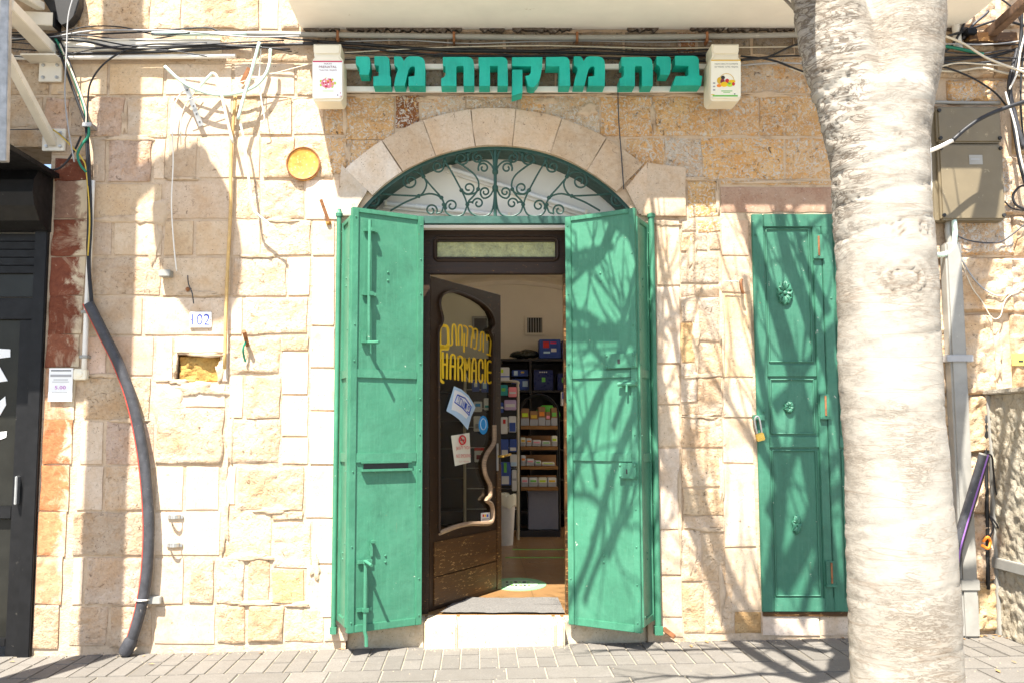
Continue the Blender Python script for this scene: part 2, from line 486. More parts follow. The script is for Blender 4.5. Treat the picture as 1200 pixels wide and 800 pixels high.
def text(s, center, ux, uy, un, height, mat, name, parent, width=None, lift=0.0, bold=0.0):
    """flat print made from the built-in font, centred on a plane"""
    cu = bpy.data.curves.new("t", 'FONT'); cu.body = s
    cu.align_x = 'CENTER'; cu.align_y = 'CENTER'; cu.resolution_u = 2
    cu.offset = bold
    ob = bpy.data.objects.new("t", cu); COL.objects.link(ob)
    dg = bpy.context.evaluated_depsgraph_get()
    me = bpy.data.meshes.new_from_object(ob.evaluated_get(dg))
    bpy.data.objects.remove(ob); bpy.data.curves.remove(cu)
    co = [v.co.copy() for v in me.vertices]
    if not co:
        bpy.data.meshes.remove(me); return None
    x0 = min(c.x for c in co); x1 = max(c.x for c in co); y0 = min(c.y for c in co); y1 = max(c.y for c in co)
    sy = height / max(1e-6, y1 - y0); sx = sy if width is None else width / max(1e-6, x1 - x0)
    mb = MB()
    mb.add([center + ux * ((c.x - (x0 + x1) / 2) * sx) + uy * ((c.y - (y0 + y1) / 2) * sy) + un * lift for c in co],
           [tuple(p.vertices) for p in me.polygons])
    bpy.data.meshes.remove(me)
    return mb.build(name, mat, parent, fix=False)

# ------------------------------------------------------------------ ground and pavement
def ground_mat():
    n = NT("paved_ground")
    br = n.t.nodes.new("ShaderNodeTexBrick")
    n.L(n.obj, br.inputs["Vector"])
    br.inputs["Scale"].default_value = 1.0
    br.inputs["Brick Width"].default_value = 0.5; br.inputs["Row Height"].default_value = 0.3
    br.inputs["Mortar Size"].default_value = 0.006
    br.inputs["Color1"].default_value = (0.20, 0.19, 0.175, 1); br.inputs["Color2"].default_value = (0.25, 0.24, 0.22, 1)
    br.inputs["Mortar"].default_value = (0.30, 0.27, 0.22, 1)
    f = n.noise(6, 6, 0.7)
    col = n.mix(0.5, br.outputs[0], n.ramp(f, [(0.3, 0.6), (0.7, 1.0)]), 'MULTIPLY')
    return n.out(col, 0.85, n.bump(n.noise(90, 4), 0.3, 0.004))
M['ground'] = ground_mat()
M['grout'] = simple("sandy_joint", (0.31, 0.27, 0.20), 0.95, 0.2, 30, 0.4, 90)
def paver_mat():
    n = NT("grey_paver")
    c = n.oi.outputs["Color"]
    f = n.noise(9, 6, 0.7); g = n.noise(120, 3, 0.6); d = n.noise(3.2, 5, 0.65, vec=n.obj)
    col = n.mix(n.ramp(f, [(0.35, 0.0), (0.7, 0.5)]), c, n.mix(1.0, c, (0.72, 0.70, 0.66), 'MULTIPLY'))
    col = n.mix(n.ramp(g, [(0.35, 0.45), (0.55, 0.0)]), col, n.mix(1.0, c, (0.5, 0.5, 0.5), 'MULTIPLY'))
    col = n.mix(n.ramp(n.noise(14, 7, 0.75), [(0.64, 0.0), (0.7, 0.55)]), col, (0.36, 0.33, 0.27))
    return n.out(col, 0.8, n.bump(g, 0.35, 0.003), spec=0.3)
M['paver'] = paver_mat()

ZT = math.atan(0.022)
mb = MB()
S = 400.0
mb.add([(-S, -S, gz(-S) - 0.03), (S, -S, gz(S) - 0.03), (S, S, gz(S) - 0.03), (-S, S, gz(-S) - 0.03)], [(0, 1, 2, 3)])
ground = mb.build("ground", M['ground']); ground["kind"] = "structure"
mb = MB()
mb.add([(-9, -2.6, gz(-9) - 0.006), (9, -2.6, gz(9) - 0.006), (9, 0.02, gz(9) - 0.006), (-9, 0.02, gz(-9) - 0.006)], [(0, 1, 2, 3)])
pave = mb.build("pavement", M['grout']); pave["kind"] = "structure"

_pav = {}
def paver(x, y, w, d):
    key = (round(w, 3), round(d, 3))
    if key not in _pav:
        m = MB(); m.bbox(Vector((0, 0, 0)), UX, UY, UZ, (-w / 2, -d / 2, -0.05), (w / 2, d / 2, 0.0), 0.004)
        o = m.build("paver", M['paver'], pave); _pav[key] = o.data
    else:
        o = bpy.data.objects.new("paver", _pav[key]); COL.objects.link(o); o.parent = pave
    o.location = (x, y, gz(x) + random.uniform(-0.0015, 0.002))
    o.rotation_euler = (random.uniform(-0.004, 0.004), -ZT + random.uniform(-0.004, 0.004), 0)
    k = random.uniform(0.86, 1.10)
    o.color = (0.172 * k, 0.158 * k, 0.138 * k, 1)
random.seed(3)
xx = -3.35
while xx < 3.9:
    w = 0.112
    if random.random() < 0.6:
        paver(xx + w / 2, -0.115, w - 0.006, 0.224); paver(xx + w / 2, -0.39, w - 0.006, 0.314)
    else:
        paver(xx + w / 2, -0.165, w - 0.006, 0.324); paver(xx + w / 2, -0.44, w - 0.006, 0.214)
    xx += w
for row, (y0, dep) in enumerate([(-0.552, 0.25), (-0.802, 0.29), (-1.092, 0.25), (-1.342, 0.29)]):
    xx = -3.5 + random.uniform(-0.2, 0)
    while xx < 3.9:
        w = random.choice([0.22, 0.30, 0.30, 0.36, 0.40])
        paver(xx + w / 2, y0 - dep / 2, w - 0.007, dep - 0.007)
        xx += w

# ------------------------------------------------------------------ the facade wall and its stones
wall = thing("stone_facade", "sunlit old limestone block facade around the pharmacy doorway", "building", (0, 0, 0))

XL, XR = P(408, 500).x, P(756, 500).x              # doorway
AC = P(581.5, 373); RI = 208 * 0.0055; RO = 253.5 * 0.0055   # arch centre and radii
S0 = 0.0055
Zs = P(500, 250).z                                  # arch springing
ZTOP = 6.4
def arch_z(x, r=RI):
    return AC.z + math.sqrt(max(0, r * r - (x - AC.x) ** 2))
SHOPX = P(46, 500).x
mb = MB()
YF, YB = 0.008, 0.42
na, nb = P(205, 447), P(258, 415)            # hollow left by a missing stone
mb.box((SHOPX, YF, -0.25), (na.x, YB, ZTOP)); mb.box((nb.x, YF, -0.25), (XL, YB, ZTOP))
mb.box((na.x, YF, -0.25), (nb.x, YB, na.z)); mb.box((na.x, YF, nb.z), (nb.x, YB, ZTOP)); mb.box((na.x, 0.13, na.z), (nb.x, YB, nb.z))
mb.box((XR, YF, -0.15), (8, YB, ZTOP))
N = 40
for i in range(N):
    xa = XL + (XR - XL) * i / N; xb = XL + (XR - XL) * (i + 1) / N
    za, zb = arch_z(xa), arch_z(xb)
    vs = [(xa, YF, za), (xb, YF, zb), (xb, YF, ZTOP), (xa, YF, ZTOP), (xa, YB, za), (xb, YB, zb), (xb, YB, ZTOP), (xa, YB, ZTOP)]
    mb.add(vs, [(0, 1, 2, 3), (7, 6, 5, 4), (0, 4, 5, 1)])
mb.box((-9, YF, P(0, 172).z), (SHOPX, YB, ZTOP))      # above the neighbouring shop
mb.build("mortar_bed", M['mortar'], wall)

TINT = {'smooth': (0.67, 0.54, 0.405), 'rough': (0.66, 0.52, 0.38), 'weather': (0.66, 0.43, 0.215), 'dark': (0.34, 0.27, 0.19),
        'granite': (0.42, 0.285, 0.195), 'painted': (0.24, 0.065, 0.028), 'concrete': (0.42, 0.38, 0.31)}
_seed = [1]
def stone(cx, cz, w, h, kind, tint=None, proud=0.0, fn=None, gap=0.0018, relief=None, name="stone", parent=None, holes=None):
    """one block: a gridded face with worn edges, real relief and sides running back into the mortar"""
    _seed[0] += 1; sd = _seed[0]
    res = 0.0135
    nx = max(5, int(w / res)); nz = max(5, int(h / res))
    u = np.linspace(0, 1, nx + 1); v = np.linspace(0, 1, nz + 1)
    U, V = np.meshgrid(u, v)
    x = (U - 0.5) * (w - 2 * gap); z = (V - 0.5) * (h - 2 * gap)
    p = np.stack([x.ravel() + cx, z.ravel() + cz, np.zeros(x.size)], 1)
    # wavering outline
    wob = 0.004 if kind in ('smooth', 'granite') else 0.010
    wx = vnoise(p * 9, sd) * wob; wz = vnoise(p * 9, sd + 50) * wob
    ed = np.minimum(np.minimum(x + w/2 - gap, w/2 - gap - x), np.minimum(z + h/2 - gap, h/2 - gap - z)).ravel()
    big = kind not in ('smooth', 'granite')
    r = 0.014 if big else 0.006
    fall = np.clip(ed / r, 0, 1); fall = 1 - (1 - fall) ** 2
    dep = relief if relief is not None else (random.choice((0.003, 0.004, 0.006, 0.009)) if big else 0.003)
    n1 = fbm(p * np.array([8, 12, 1]), sd, 5, 0.66)
    n2 = np.abs(vnoise(p * np.array([11, 19, 1]) + 3 * n1[:, None] * 0.2, sd + 9))
    if big:
        y = -(fall * dep * 0.75 + fall * dep * (0.55 * n1 + 0.35 * n2)) - proud
        chip = np.clip(vnoise(p * 24, sd + 5) - 0.42, 0, 1)
        y = y + chip * 0.02 * fall
    else:
        y = -(fall * dep * 0.7) - fall * dep * 0.35 * n1 - proud
        chip = np.clip(vnoise(p * 14, sd + 5) - 0.62, 0, 1)
        y = y + chip * 0.012
    y = y + 0.002
    X = x.ravel() + wx; Z = z.ravel() + wz
    # rounded corners
    k = 0.012 if big else 0.004
    if fn:
        X, Z = fn(U.ravel(), V.ravel()); X = X + wx - cx; Z = Z + wz - cz
    vs = np.stack([X, y, Z], 1).tolist()
    fs = []
    W = nx + 1
    for j in range(nz):
        for i in range(nx):
            a = j * W + i
            fs.append((a, a + 1, a + W + 1, a + W))
    ring = [i for i in range(nx + 1)] + [j * W + nx for j in range(1, nz + 1)] + [nz * W + i for i in range(nx - 1, -1, -1)] + [j * W for j in range(nz - 1, 0, -1)]
    base = len(vs)
    for i in ring: vs.append([vs[i][0], 0.05 - min(0, proud) * 1.2, vs[i][2]])
    m = len(ring)
    for i in range(m):
        j = (i + 1) % m
        fs.append((ring[j], ring[i], base + i, base + j))
    me = bpy.data.meshes.new(name)
    me.from_pydata(vs, [], fs)
    for pl in me.polygons: pl.use_smooth = True
    me.set_sharp_from_angle(angle=math.radians(50))
    me.materials.append(M[kind])
    o = bpy.data.objects.new(name, me); COL.objects.link(o)
    o.location = (cx, 0, cz); o.parent = parent or wall
    t = tint or TINT[kind]
    q = random.uniform(0.88, 1.08); wv = random.uniform(-0.03, 0.03)
    o.color = (min(1, t[0] * q), min(1, t[1] * q * (1 - wv * 0.5)), min(1, t[2] * q * (1 - wv * 2)), 1)
    return o

def ps(x0, y0, x1, y1, kind='smooth', tint=None, proud=0.0, **k):
    a = P(x0, y1); b = P(x1, y0)
    return stone((a.x + b.x) / 2, (a.z + b.z) / 2, b.x - a.x, b.z - a.z, kind, tint, proud, **k)

random.seed(21)
YEL = (0.64, 0.49, 0.33); ROS = (0.62, 0.46, 0.35); TAN = (0.58, 0.45, 0.325); GRY = (0.54, 0.445, 0.35); WHI = (0.70, 0.575, 0.45); ORA = (0.60, 0.41, 0.21)
s, r, w_, d_ = 'smooth', 'rough', 'weather', 'dark'
LEFT = [
 # upper row above the cables
 (60,-30,88,34,r,TAN),(90,-30,178,34,r,YEL),(180,-30,213,34,r),(215,-30,304,34,r),(306,-30,327,34,s),(329,-30,351,34,r),
 # behind the cables
 (0,38,95,72,d_,TAN),(97,38,230,72,s,TAN),(232,38,300,72,r),(302,38,376,72,r),
 # A
 (-40,75,58,111,r,YEL),(60,75,126,111,s,YEL),(128,75,192,111,s,YEL),(194,75,272,111,s),(274,75,345,111,s),(347,75,400,111,r),
 # B
 (-40,115,50,150,r,YEL),(-40,152,58,172,r,YEL),(52,115,80,160,r,ROS),(82,115,103,160,r,TAN),(105,115,146,161,r,ROS),(148,115,197,161,r,WHI),(199,115,271,158,s),(273,115,302,158,r),(304,115,341,158,r),(343,115,380,158,r),
 # B2
 (60,162,103,182,s,TAN),
 # C
 (108,164,124,213,s,TAN),(126,163,178,213,r,ROS),(180,163,194,210,s),(196,161,231,209,s,TAN),(233,161,270,208,s),(272,161,305,208,s),(307,161,345,208,r),(347,161,391,208,r),
 # D
 (110,216,190,256,s,YEL),(192,212,274,256,s,TAN),(276,211,304,256,r),(306,211,356,256,r),(358,211,398,257,s,WHI),
 # E
 (109,259,131,299,s,TAN),(133,259,190,299,s),(192,259,227,299,s,YEL),(229,259,271,299,s,YEL),(273,259,305,299,s),(307,259,364,299,r),(366,259,392,299,s,WHI),
 # F
 (107,302,188,346,r,TAN),(190,302,271,346,s),(273,302,335,347,r),(337,302,363,346,s,WHI),(365,302,392,381,s,WHI),
 # G
 (104,349,167,392,s,TAN),(169,349,264,392,s),(266,349,284,392,s),(286,349,361,391,r),
 # H
 (101,395,125,439,s,ROS),(127,395,180,439,s,ROS),(182,395,203,447,s),(266,394,328,438,r),(330,394,361,410,r,YEL),(363,383,392,430,s,WHI),(330,412,361,461,s,WHI),(363,432,392,480,s,WHI),
 # I
 (97,442,176,491,r,YEL),(182,450,264,476,s,WHI),(268,441,285,489,s,WHI),(287,441,328,489,r),(330,463,361,510,s,WHI),(363,482,392,543,s,WHI),
 # J
 (93,494,121,543,s),(123,494,180,543,r,ROS),(182,478,262,543,r,GRY),(266,491,328,543,r),(330,512,361,543,s),
 # K
 (89,546,121,597,s),(123,546,180,597,r,TAN),(182,546,215,597,s),(217,546,257,597,s),(263,546,276,590,s,WHI),(278,546,356,597,r),(358,545,391,606,s,WHI),
 # L
 (86,600,178,650,r,TAN),(180,600,258,650,s,WHI),(263,593,318,651,r,YEL),(320,599,356,608,r),(320,611,364,664,r,WHI),(366,608,390,660,s,WHI),
 # M
 (84,653,98,708,s),(100,653,178,708,r,TAN),(180,653,215,707,s,WHI),(222,655,250,706,r),(252,653,287,706,r,WHI),(290,649,316,705,r,YEL),(318,667,356,706,r,ORA),(358,662,390,723,s,WHI),
 # N
 (80,711,126,757,r),(128,711,178,757,r,TAN),(180,710,252,754,s,WHI),(254,708,287,753,r,YEL),(290,708,332,752,r,YEL),(334,710,378,751,r),(380,726,408,751,s),
]
for q in LEFT:
    ps(*q[:4], q[4], q[5] if len(q) > 5 else None, random.uniform(-0.004, 0.006) if q[4] == 'rough' else random.uniform(-0.001, 0.003))
# niche with a crumbling golden hollow: four surrounding slips and the hollow itself
niche = ps(205, 415, 258, 447, 'rough', (0.58, 0.36, 0.11), -0.075, relief=0.045)
for q in ((205,395,264,413,s,WHI),(260,414,268,447,s,WHI)):
    ps(*q[:4], q[4], q[5], 0.004)
# painted corner stones beside the neighbouring shop
RED, ORG = (0.17, 0.050, 0.024), (0.44, 0.175, 0.070)
cuts = [186, 212, 257, 300, 346, 392, 431, 492, 544, 598, 651, 708, 760]
for i in range(len(cuts) - 1):
    t = (RED, (0.26, 0.15, 0.10), RED, (0.20, 0.06, 0.03), RED, (0.24, 0.085, 0.045), (0.48, 0.26, 0.14), ORG, ORG, (0.48, 0.22, 0.10), (0.54, 0.30, 0.16), (0.58, 0.44, 0.31))[i]
    ym = (cuts[i] + cuts[i + 1]) / 2
    ps(62 - (ym - 240) * 0.048, cuts[i] + 0.2, 102 - (ym - 300) * 0.075, cuts[i + 1] - 0.2, 'painted' if i < 11 else 'rough', t, 0.004, relief=0.003)

ABOVE = [
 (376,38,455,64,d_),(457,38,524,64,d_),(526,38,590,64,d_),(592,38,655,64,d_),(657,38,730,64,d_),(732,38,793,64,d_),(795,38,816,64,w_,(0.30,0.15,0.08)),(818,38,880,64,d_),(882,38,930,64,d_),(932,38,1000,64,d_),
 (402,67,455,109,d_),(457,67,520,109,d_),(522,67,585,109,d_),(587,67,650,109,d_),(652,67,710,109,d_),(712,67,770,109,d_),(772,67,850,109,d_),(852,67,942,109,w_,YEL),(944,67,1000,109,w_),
 (381,113,403,158,w_),(405,113,462,163,w_),(464,113,491,150,w_,(0.26,0.10,0.035)),(493,112,545,140,w_,TAN),(547,112,608,128,w_,TAN),(610,112,640,132,w_),(642,112,702,160,w_,(0.55,0.45,0.32)),(704,112,764,160,w_),(766,112,843,159,w_,(0.67,0.44,0.21)),(845,112,889,159,w_,(0.66,0.46,0.26)),(891,112,984,159,w_,(0.65,0.42,0.20)),
 (382,161,406,205,w_),(408,165,442,200,w_),(735,162,778,212,w_),(780,162,822,209,w_,(0.58,0.50,0.40)),(824,162,919,210,w_,(0.68,0.42,0.18)),(921,162,986,210,w_,(0.65,0.42,0.21)),
 (807,212,842,254,w_,(0.65,0.44,0.20)),(845,219,1000,249,'granite'),(845,212,1000,217,w_),
]
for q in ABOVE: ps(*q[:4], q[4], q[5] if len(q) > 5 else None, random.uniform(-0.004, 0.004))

RIGHT = [
 (770,258,796,334,s),(770,336,796,425,s),(770,427,796,473,s),(770,475,796,523,s),(770,525,796,619,s,WHI),(770,621,797,673,s),(773,675,799,722,s),(775,724,800,746,s),
 (798,258,815,271,r,TAN),(817,258,843,271,w_),(798,273,814,295,r),(816,273,829,293,r,GRY),(831,272,843,292,r,GRY),(798,298,842,332,r,GRY),(798,335,815,346,r),(817,335,843,347,r),
 (798,349,815,376,r),(818,349,844,400,r,GRY),(798,378,815,424,r,ORA),(818,402,845,440,r),(798,426,816,470,r),(798,472,817,486,r),(818,442,846,486,r),
 (799,489,846,522,r),(799,525,846,570,r),(800,572,846,602,r,YEL),(802,605,847,618,r),(799,620,822,680,r),(824,620,850,680,r,YEL),(801,682,826,742,r,YEL),(828,682,860,742,r),
 (846,258,877,299,s,ROS),(846,301,878,342,s,YEL),(847,344,880,441,s,YEL),(848,443,881,488,s),(848,490,882,542,s),(849,544,884,640,s),(851,642,888,715,s),(862,717,892,742,r,ORA),(894,720,960,744,s,WHI),(962,720,1010,744,s,WHI),
]
for q in RIGHT: ps(*q[:4], q[4], q[5] if len(q) > 5 else None, random.uniform(-0.003, 0.004))
# right of the tree, and behind it
rows = [(-30,34),(36,62),(64,92),(94,122),(124,182),(184,252),(254,300),(302,366),(368,462),(464,530),(532,602),(604,680),(682,738)]
vj = [1010, 1096, 1174, 1260, 1330]
for i, (a, b) in enumerate(rows):
    for j in range(len(vj) - 1):
        o = random.choice([-9, 0, 12]) if 0 < j < 3 else 0
        o2 = 0 if j + 1 in (0, 3, 4) else o
        ps(vj[j] + (o if j else 0) + 1, a, vj[j + 1] + (o if j < 2 else 0) - 1, b, 'weather' if (i in (3, 5, 6) and j == 1) else 'rough',
           random.choice([YEL, TAN, None, (0.62, 0.48, 0.30)]), random.uniform(-0.004, 0.012), relief=0.026)

# smeared repairs over the joints
def smear(px, py, w, h, sd, tint=None, mat='mortar'):
    c = P(px, py); n_ = 26; W, H = w * S0, h * S0
    vs = [(c.x, -0.0095, c.z)]; fs = []
    for ring, rr in ((1, 0.5), (2, 0.85), (3, 1.0)):
        for k in range(n_):
            a = 2 * math.pi * k / n_
            q = 1 + 0.55 * fbm(np.array([[math.cos(a) * 1.6 + sd, math.sin(a) * 1.6, sd * 3.1]]), 5, 4, 0.6)[0]
            sx_, sz_ = math.cos(a), math.sin(a)
            m_ = max(abs(sx_), abs(sz_)) ** 0.6
            vs.append((c.x + sx_ / m_ * W / 2 * rr * q, (-0.009, -0.0075, 0.008)[ring - 1], c.z + sz_ / m_ * H / 2 * rr * q))
    for k in range(n_):
        j = (k + 1) % n_
        fs.append((0, 1 + k, 1 + j))
        for r_ in range(2): fs.append((1 + r_ * n_ + k, 1 + (r_ + 1) * n_ + k, 1 + (r_ + 1) * n_ + j, 1 + r_ * n_ + j))
    mb = MB(); mb.add(vs, fs); mb.build("mortar_patch", M[mat], wall, smooth='all')
sp = [(208,447,26,7),(257,436,9,22),(236,415,44,5),(205,428,6,22),(150,257,70,9),(176,252,40,26),(182,286,12,50),(232,455,52,18),(200,475,30,40),(240,520,40,22),(268,520,10,60),(320,597,40,7),(264,610,8,70),(300,652,50,8),(370,665,10,30),(300,706,60,6),(350,708,26,6),(232,345,50,6),(300,300,40,6),(330,258,40,6),(215,210,40,5),(150,162,50,8),(146,140,8,34),(86,112,40,7),(300,112,80,6),(120,440,40,5),(150,492,40,6),(812,300,10,36),(816,400,8,60),(818,440,40,6),(846,380,6,90),(846,560,6,60),(822,488,36,6),(797,600,5,90),(830,620,36,7),(812,655,10,40),(846,700,8,50),(780,262,40,8),(430,112,60,6),(600,112,120,5),(700,112,60,8),(800,111,60,6),(900,111,60,6),(765,140,6,34),(640,118,30,10),(690,128,22,16),(500,116,30,8),(404,140,6,40),(408,180,10,26),(800,210,60,5),(840,232,6,36),(900,214,90,4),(1150,300,60,6),(1170,420,8,60),(1145,560,40,8)]
for i, q in enumerate(sp): smear(*q, i * 1.7)

# voussoirs of the arch
def vous(a0, a1, ri, ro, tint, cut=None):
    """block between two angles (degrees from vertical, left negative)"""
    t0, t1 = math.radians(a0), math.radians(a1)
    def fn(U, V):
        t = t0 + (t1 - t0) * U; rr = ri + (ro - ri) * V
        g = 0.003
        return AC.x + np.sin(t) * (rr), AC.z + np.cos(t) * (rr)
    tm = (t0 + t1) / 2; rm = (ri + ro) / 2
    stone(AC.x + math.sin(tm) * rm, AC.z + math.cos(tm) * rm, abs(t1 - t0) * rm, ro - ri, 'smooth', tint, 0.022, fn=fn, name="voussoir", relief=0.003)
VT = (0.60, 0.475, 0.35); VW = (0.66, 0.57, 0.46)
js = [-45.2, -32.5, -20.2, -6.9, 5.4, 18.2, 31.5, 43.6]
tints = [VW, VT, VT, VT, (0.64, 0.50, 0.36), VT, VT]
for i in range(7):
    vous(js[i] + 0.10, js[i + 1] - 0.10, RI, RO, tints[i])
def quad_block(p4, kind, tint):
    q = [P(*p) for p in p4]      # bottom-left, bottom-right, top-right, top-left
    def fn(U, V):
        b = np.stack([q[0].x + (q[1].x - q[0].x) * U, q[0].z + (q[1].z - q[0].z) * U]); t = np.stack([q[3].x + (q[2].x - q[3].x) * U, q[3].z + (q[2].z - q[3].z) * U])
        c = b + (t - b) * V
        return c[0], c[1]
    xs = [a.x for a in q]; zs = [a.z for a in q]
    stone(sum(xs) / 4, sum(zs) / 4, max(xs) - min(xs), max(zs) - min(zs), kind, tint, 0.020, fn=fn, name="voussoir", relief=0.003)
quad_block([(395, 254), (413, 254), (431, 224), (401, 194)], 'smooth', VW)
quad_block([(750, 254), (803, 254), (803, 198), (759, 192)], 'smooth', VT)
quad_block([(733, 221), (749, 252), (758, 250), (758, 192)], 'smooth', VT)

# threshold step
ZFL = 0.153
step = thing("door_step", "sunlit white stone step at the foot of the pharmacy doorway", "step", (0, 0, 0))
yf = -0.055
xs = [P(497, 735, yf).x, P(536, 735, yf).x, P(652, 735, yf).x, P(662.5, 735, yf).x]
def step_stone(a, b, y0, z1):
    m = MB(); m.bbox(Vector((0, 0, 0)), UX, UY, UZ, (a, y0, -0.15), (b, 0.22, z1), 0.010)
    o = m.build("step_stone", M['smooth'], step, smooth=True); o.color = (0.62, 0.53, 0.39, 1)
for a, b in zip(xs[:-1], xs[1:]): step_stone(a + 0.0015, b - 0.0015, yf, ZFL - random.uniform(0.002, 0.004))
step_stone(XL + 0.003, xs[0] - 0.002, 0.045, ZFL - 0.006); step_stone(xs[3] + 0.002, XR - 0.003, 0.045, ZFL - 0.006)

# balcony slab overhead
slab = thing("balcony_slab", "white plastered underside of the balcony slab above the shop sign", "balcony", (P(352, 35).x, 0, P(560, 35).z))
zx = P(560, 35).z
m = MB(); m.bbox(Vector((0, 0, 0)), UX, UY, UZ, (P(352, 35).x, -0.66, zx), (P(1125, 35).x, 0.012, zx + 0.18), 0.012)
m.build("slab", M['plaster'], slab)
m = MB()
random.seed(5)
x = P(356, 36).x
while x < P(1118, 36).x:                     # broken plaster along the joint with the wall
    L = random.uniform(0.08, 0.34)
    if random.random() < 0.93:
        pts = []
        k = max(4, int(L / 0.016))
        h = [abs(random.gauss(0.012, 0.012)) + 0.004 for _ in range(k + 1)]; h[0] = h[-1] = 0.001
        poly = [(x + L * i / k, -h[i]) for i in range(k + 1)] + [(x + L, 0.004), (x, 0.004)]
        m.prism(poly, Vector((0, 0, zx)), UX, UZ, UY, -0.022 - random.uniform(0, 0.01), 0.01)
    x += L + random.uniform(-0.02, 0.05)
o = m.build("broken_plaster", M['dark'], slab); o.color = (0.16, 0.13, 0.10, 1); o["kind"] = "stuff"

# ------------------------------------------------------------------ doorway: steel arch lining, fanlight grille
grille = thing("fanlight_grille", "dark green wrought iron scroll grille filling the arched fanlight", "grille", (AC.x, 0.0, P(581, 257).z))
mb = MB()
def arc_strip(mb, r0, r1, y0, y1, a0=-56, a1=56, n=44):
    for i in range(n):
        t0 = math.radians(a0 + (a1 - a0) * i / n); t1 = math.radians(a0 + (a1 - a0) * (i + 1) / n)
        vs = []
        for t in (t0, t1):
            for (rr, y) in ((r0, y0), (r1, y0), (r1, y1), (r0, y1)):
                vs.append((AC.x + math.sin(t) * rr, y, AC.z + math.cos(t) * rr))
        mb.add(vs, [(0, 1, 5, 4), (1, 2, 6, 5), (2, 3, 7, 6), (3, 0, 4, 7)])
arc_strip(mb, RI - 0.012, RI + 0.004, 0.012, 0.27)
mb.build("arch_lining", M['green_dark'], grille, smooth=True)
mb = MB(); arc_strip(mb, RI - 0.022, RI - 0.010, 0.012, 0.045)
mb.build("arch_frame", M['green_dark'], grille, smooth=True)
mb = MB()
a, b = P(412, 263, 0.03), P(752, 252, 0.03)
mb.bbox(Vector((0, 0, 0)), UX, UY, UZ, (a.x, 0.012, P(560, 262.5, 0.02).z), (b.x, 0.06, P(560, 253.5, 0.02).z), 0.003)
mb.build("cross_bar", M['green_dark'], grille)

GY = 0.028
def gp(c):       # crop coordinates of the grille drawing (3x, origin 380,150) -> world
    return P(380 + c[0] / 3.0, 150 + c[1] / 3.0, GY)
def spiral(cx, cy, r, ang0, turns, ccw=1, n=22):
    """from the rim inwards"""
    out = []
    for i in range(n + 1):
        t = i / n
        a = ang0 + ccw * turns * 2 * math.pi * t
        rr = r * (1 - 0.72 * t)
        out.append((cx + math.cos(a) * rr, cy + math.sin(a) * rr))
    return out
D = math.radians
half = [
    # (outline points , optional end spirals)
    spiral(540, 106, 20, D(-100), 1.25, -1)[::-1] + [(520, 84), (505, 95)],
    [(597, 150), (592, 100), (575, 68), (550, 56), (522, 64), (507, 85), (504, 108)] ,
    spiral(483, 108, 24, D(0), 1.3, 1)[::-1] + [(504, 96), (500, 72), (480, 57), (455, 60), (435, 78), (425, 105), (424, 125)],
    spiral(399, 137, 22, D(-20), 1.3, 1)[::-1] + [(424, 122), (416, 98), (395, 86), (368, 92), (348, 112), (340, 140), (350, 172)],
    spiral(303, 188, 26, D(180), 1.2, -1)[::-1] + [(278, 190), (284, 168), (304, 156), (330, 158), (348, 172)],
    spiral(170, 256, 25, D(-60), 1.3, 1)[::-1] + [(180, 232), (155, 232), (136, 252), (130, 285)],
    [(172, 230), (240, 236), (330, 240)],
    [(232, 292), (285, 262), (333, 241), (352, 222), (360, 196), (349, 172)],
    [(333, 240), (368, 232), (398, 238), (414, 252)],
    [(346, 170), (380, 210), (412, 246), (422, 270)],
    spiral(376, 290, 22, D(30), 1.3, -1)[::-1] + [(396, 302), (412, 296), (420, 275)],
    spiral(448, 274, 22, D(150), 1.3, 1)[::-1] + [(424, 282), (422, 268), (412, 248)],
    [(420, 272), (430, 300), (460, 312), (488, 304), (500, 280), (503, 268)],
    [(424, 118), (450, 160), (480, 216), (496, 250), (502, 272)],
    spiral(508, 212, 24, D(170), 1.3, -1)[::-1] + [(484, 222), (500, 234), (530, 230), (541, 214)],
    [(465, 118), (500, 142), (528, 165), (542, 190), (541, 216), (525, 240), (508, 258), (502, 275)],
    spiral(541, 266, 20, D(180), 1.2, 1)[::-1] + [(520, 262), (510, 262), (503, 270)],
    [(503, 270), (512, 296), (540, 311), (575, 308), (592, 285), (598, 240), (598, 214)],
    spiral(560, 142, 20, D(150), 1.25, 1)[::-1] + [(542, 136), (548, 122)],
    [(546, 118), (570, 118), (590, 135), (598, 158)],
    spiral(566, 226, 18, D(140), 1.2, 1)[::-1] + [(548, 232), (560, 248), (582, 240), (597, 214)],
]
mb = MB(); md = MB()
for side in (1, -1):
    for pts in half:
        q = [(x if side == 1 else 1202 - x, y) for x, y in pts]
        mb.tube(smooth_path([gp(p) for p in q], 3), 0.0062, 6)
    for (x, y) in ((505, 95), (424, 118), (349, 172), (332, 240), (412, 246), (420, 270), (503, 270), (541, 216), (482, 220), (465, 120), (546, 118), (172, 230)):
        md = MB(); md.ball(gp((x if side == 1 else 1202 - x, y)), 0.014, 8, 6); md.build("collar", M['green_dark'], grille, smooth=True)
mb.build("scroll_bar", M['green_dark'], grille, smooth=True)
mb = MB(); mb.tube([gp((601, 52)), gp((601, 316))], 0.011, 8)
mb.lathe(gp((601, 155)), (0, 0, 1), [(0.012, -0.02), (0.02, -0.01), (0.02, 0.01), (0.012, 0.02)], 10)
mb.lathe(gp((601, 212)), (0, 0, 1), [(0.012, -0.02), (0.02, -0.01), (0.02, 0.01), (0.012, 0.02)], 10)
mb.build("centre_bar", M['green_dark'], grille, smooth=True)

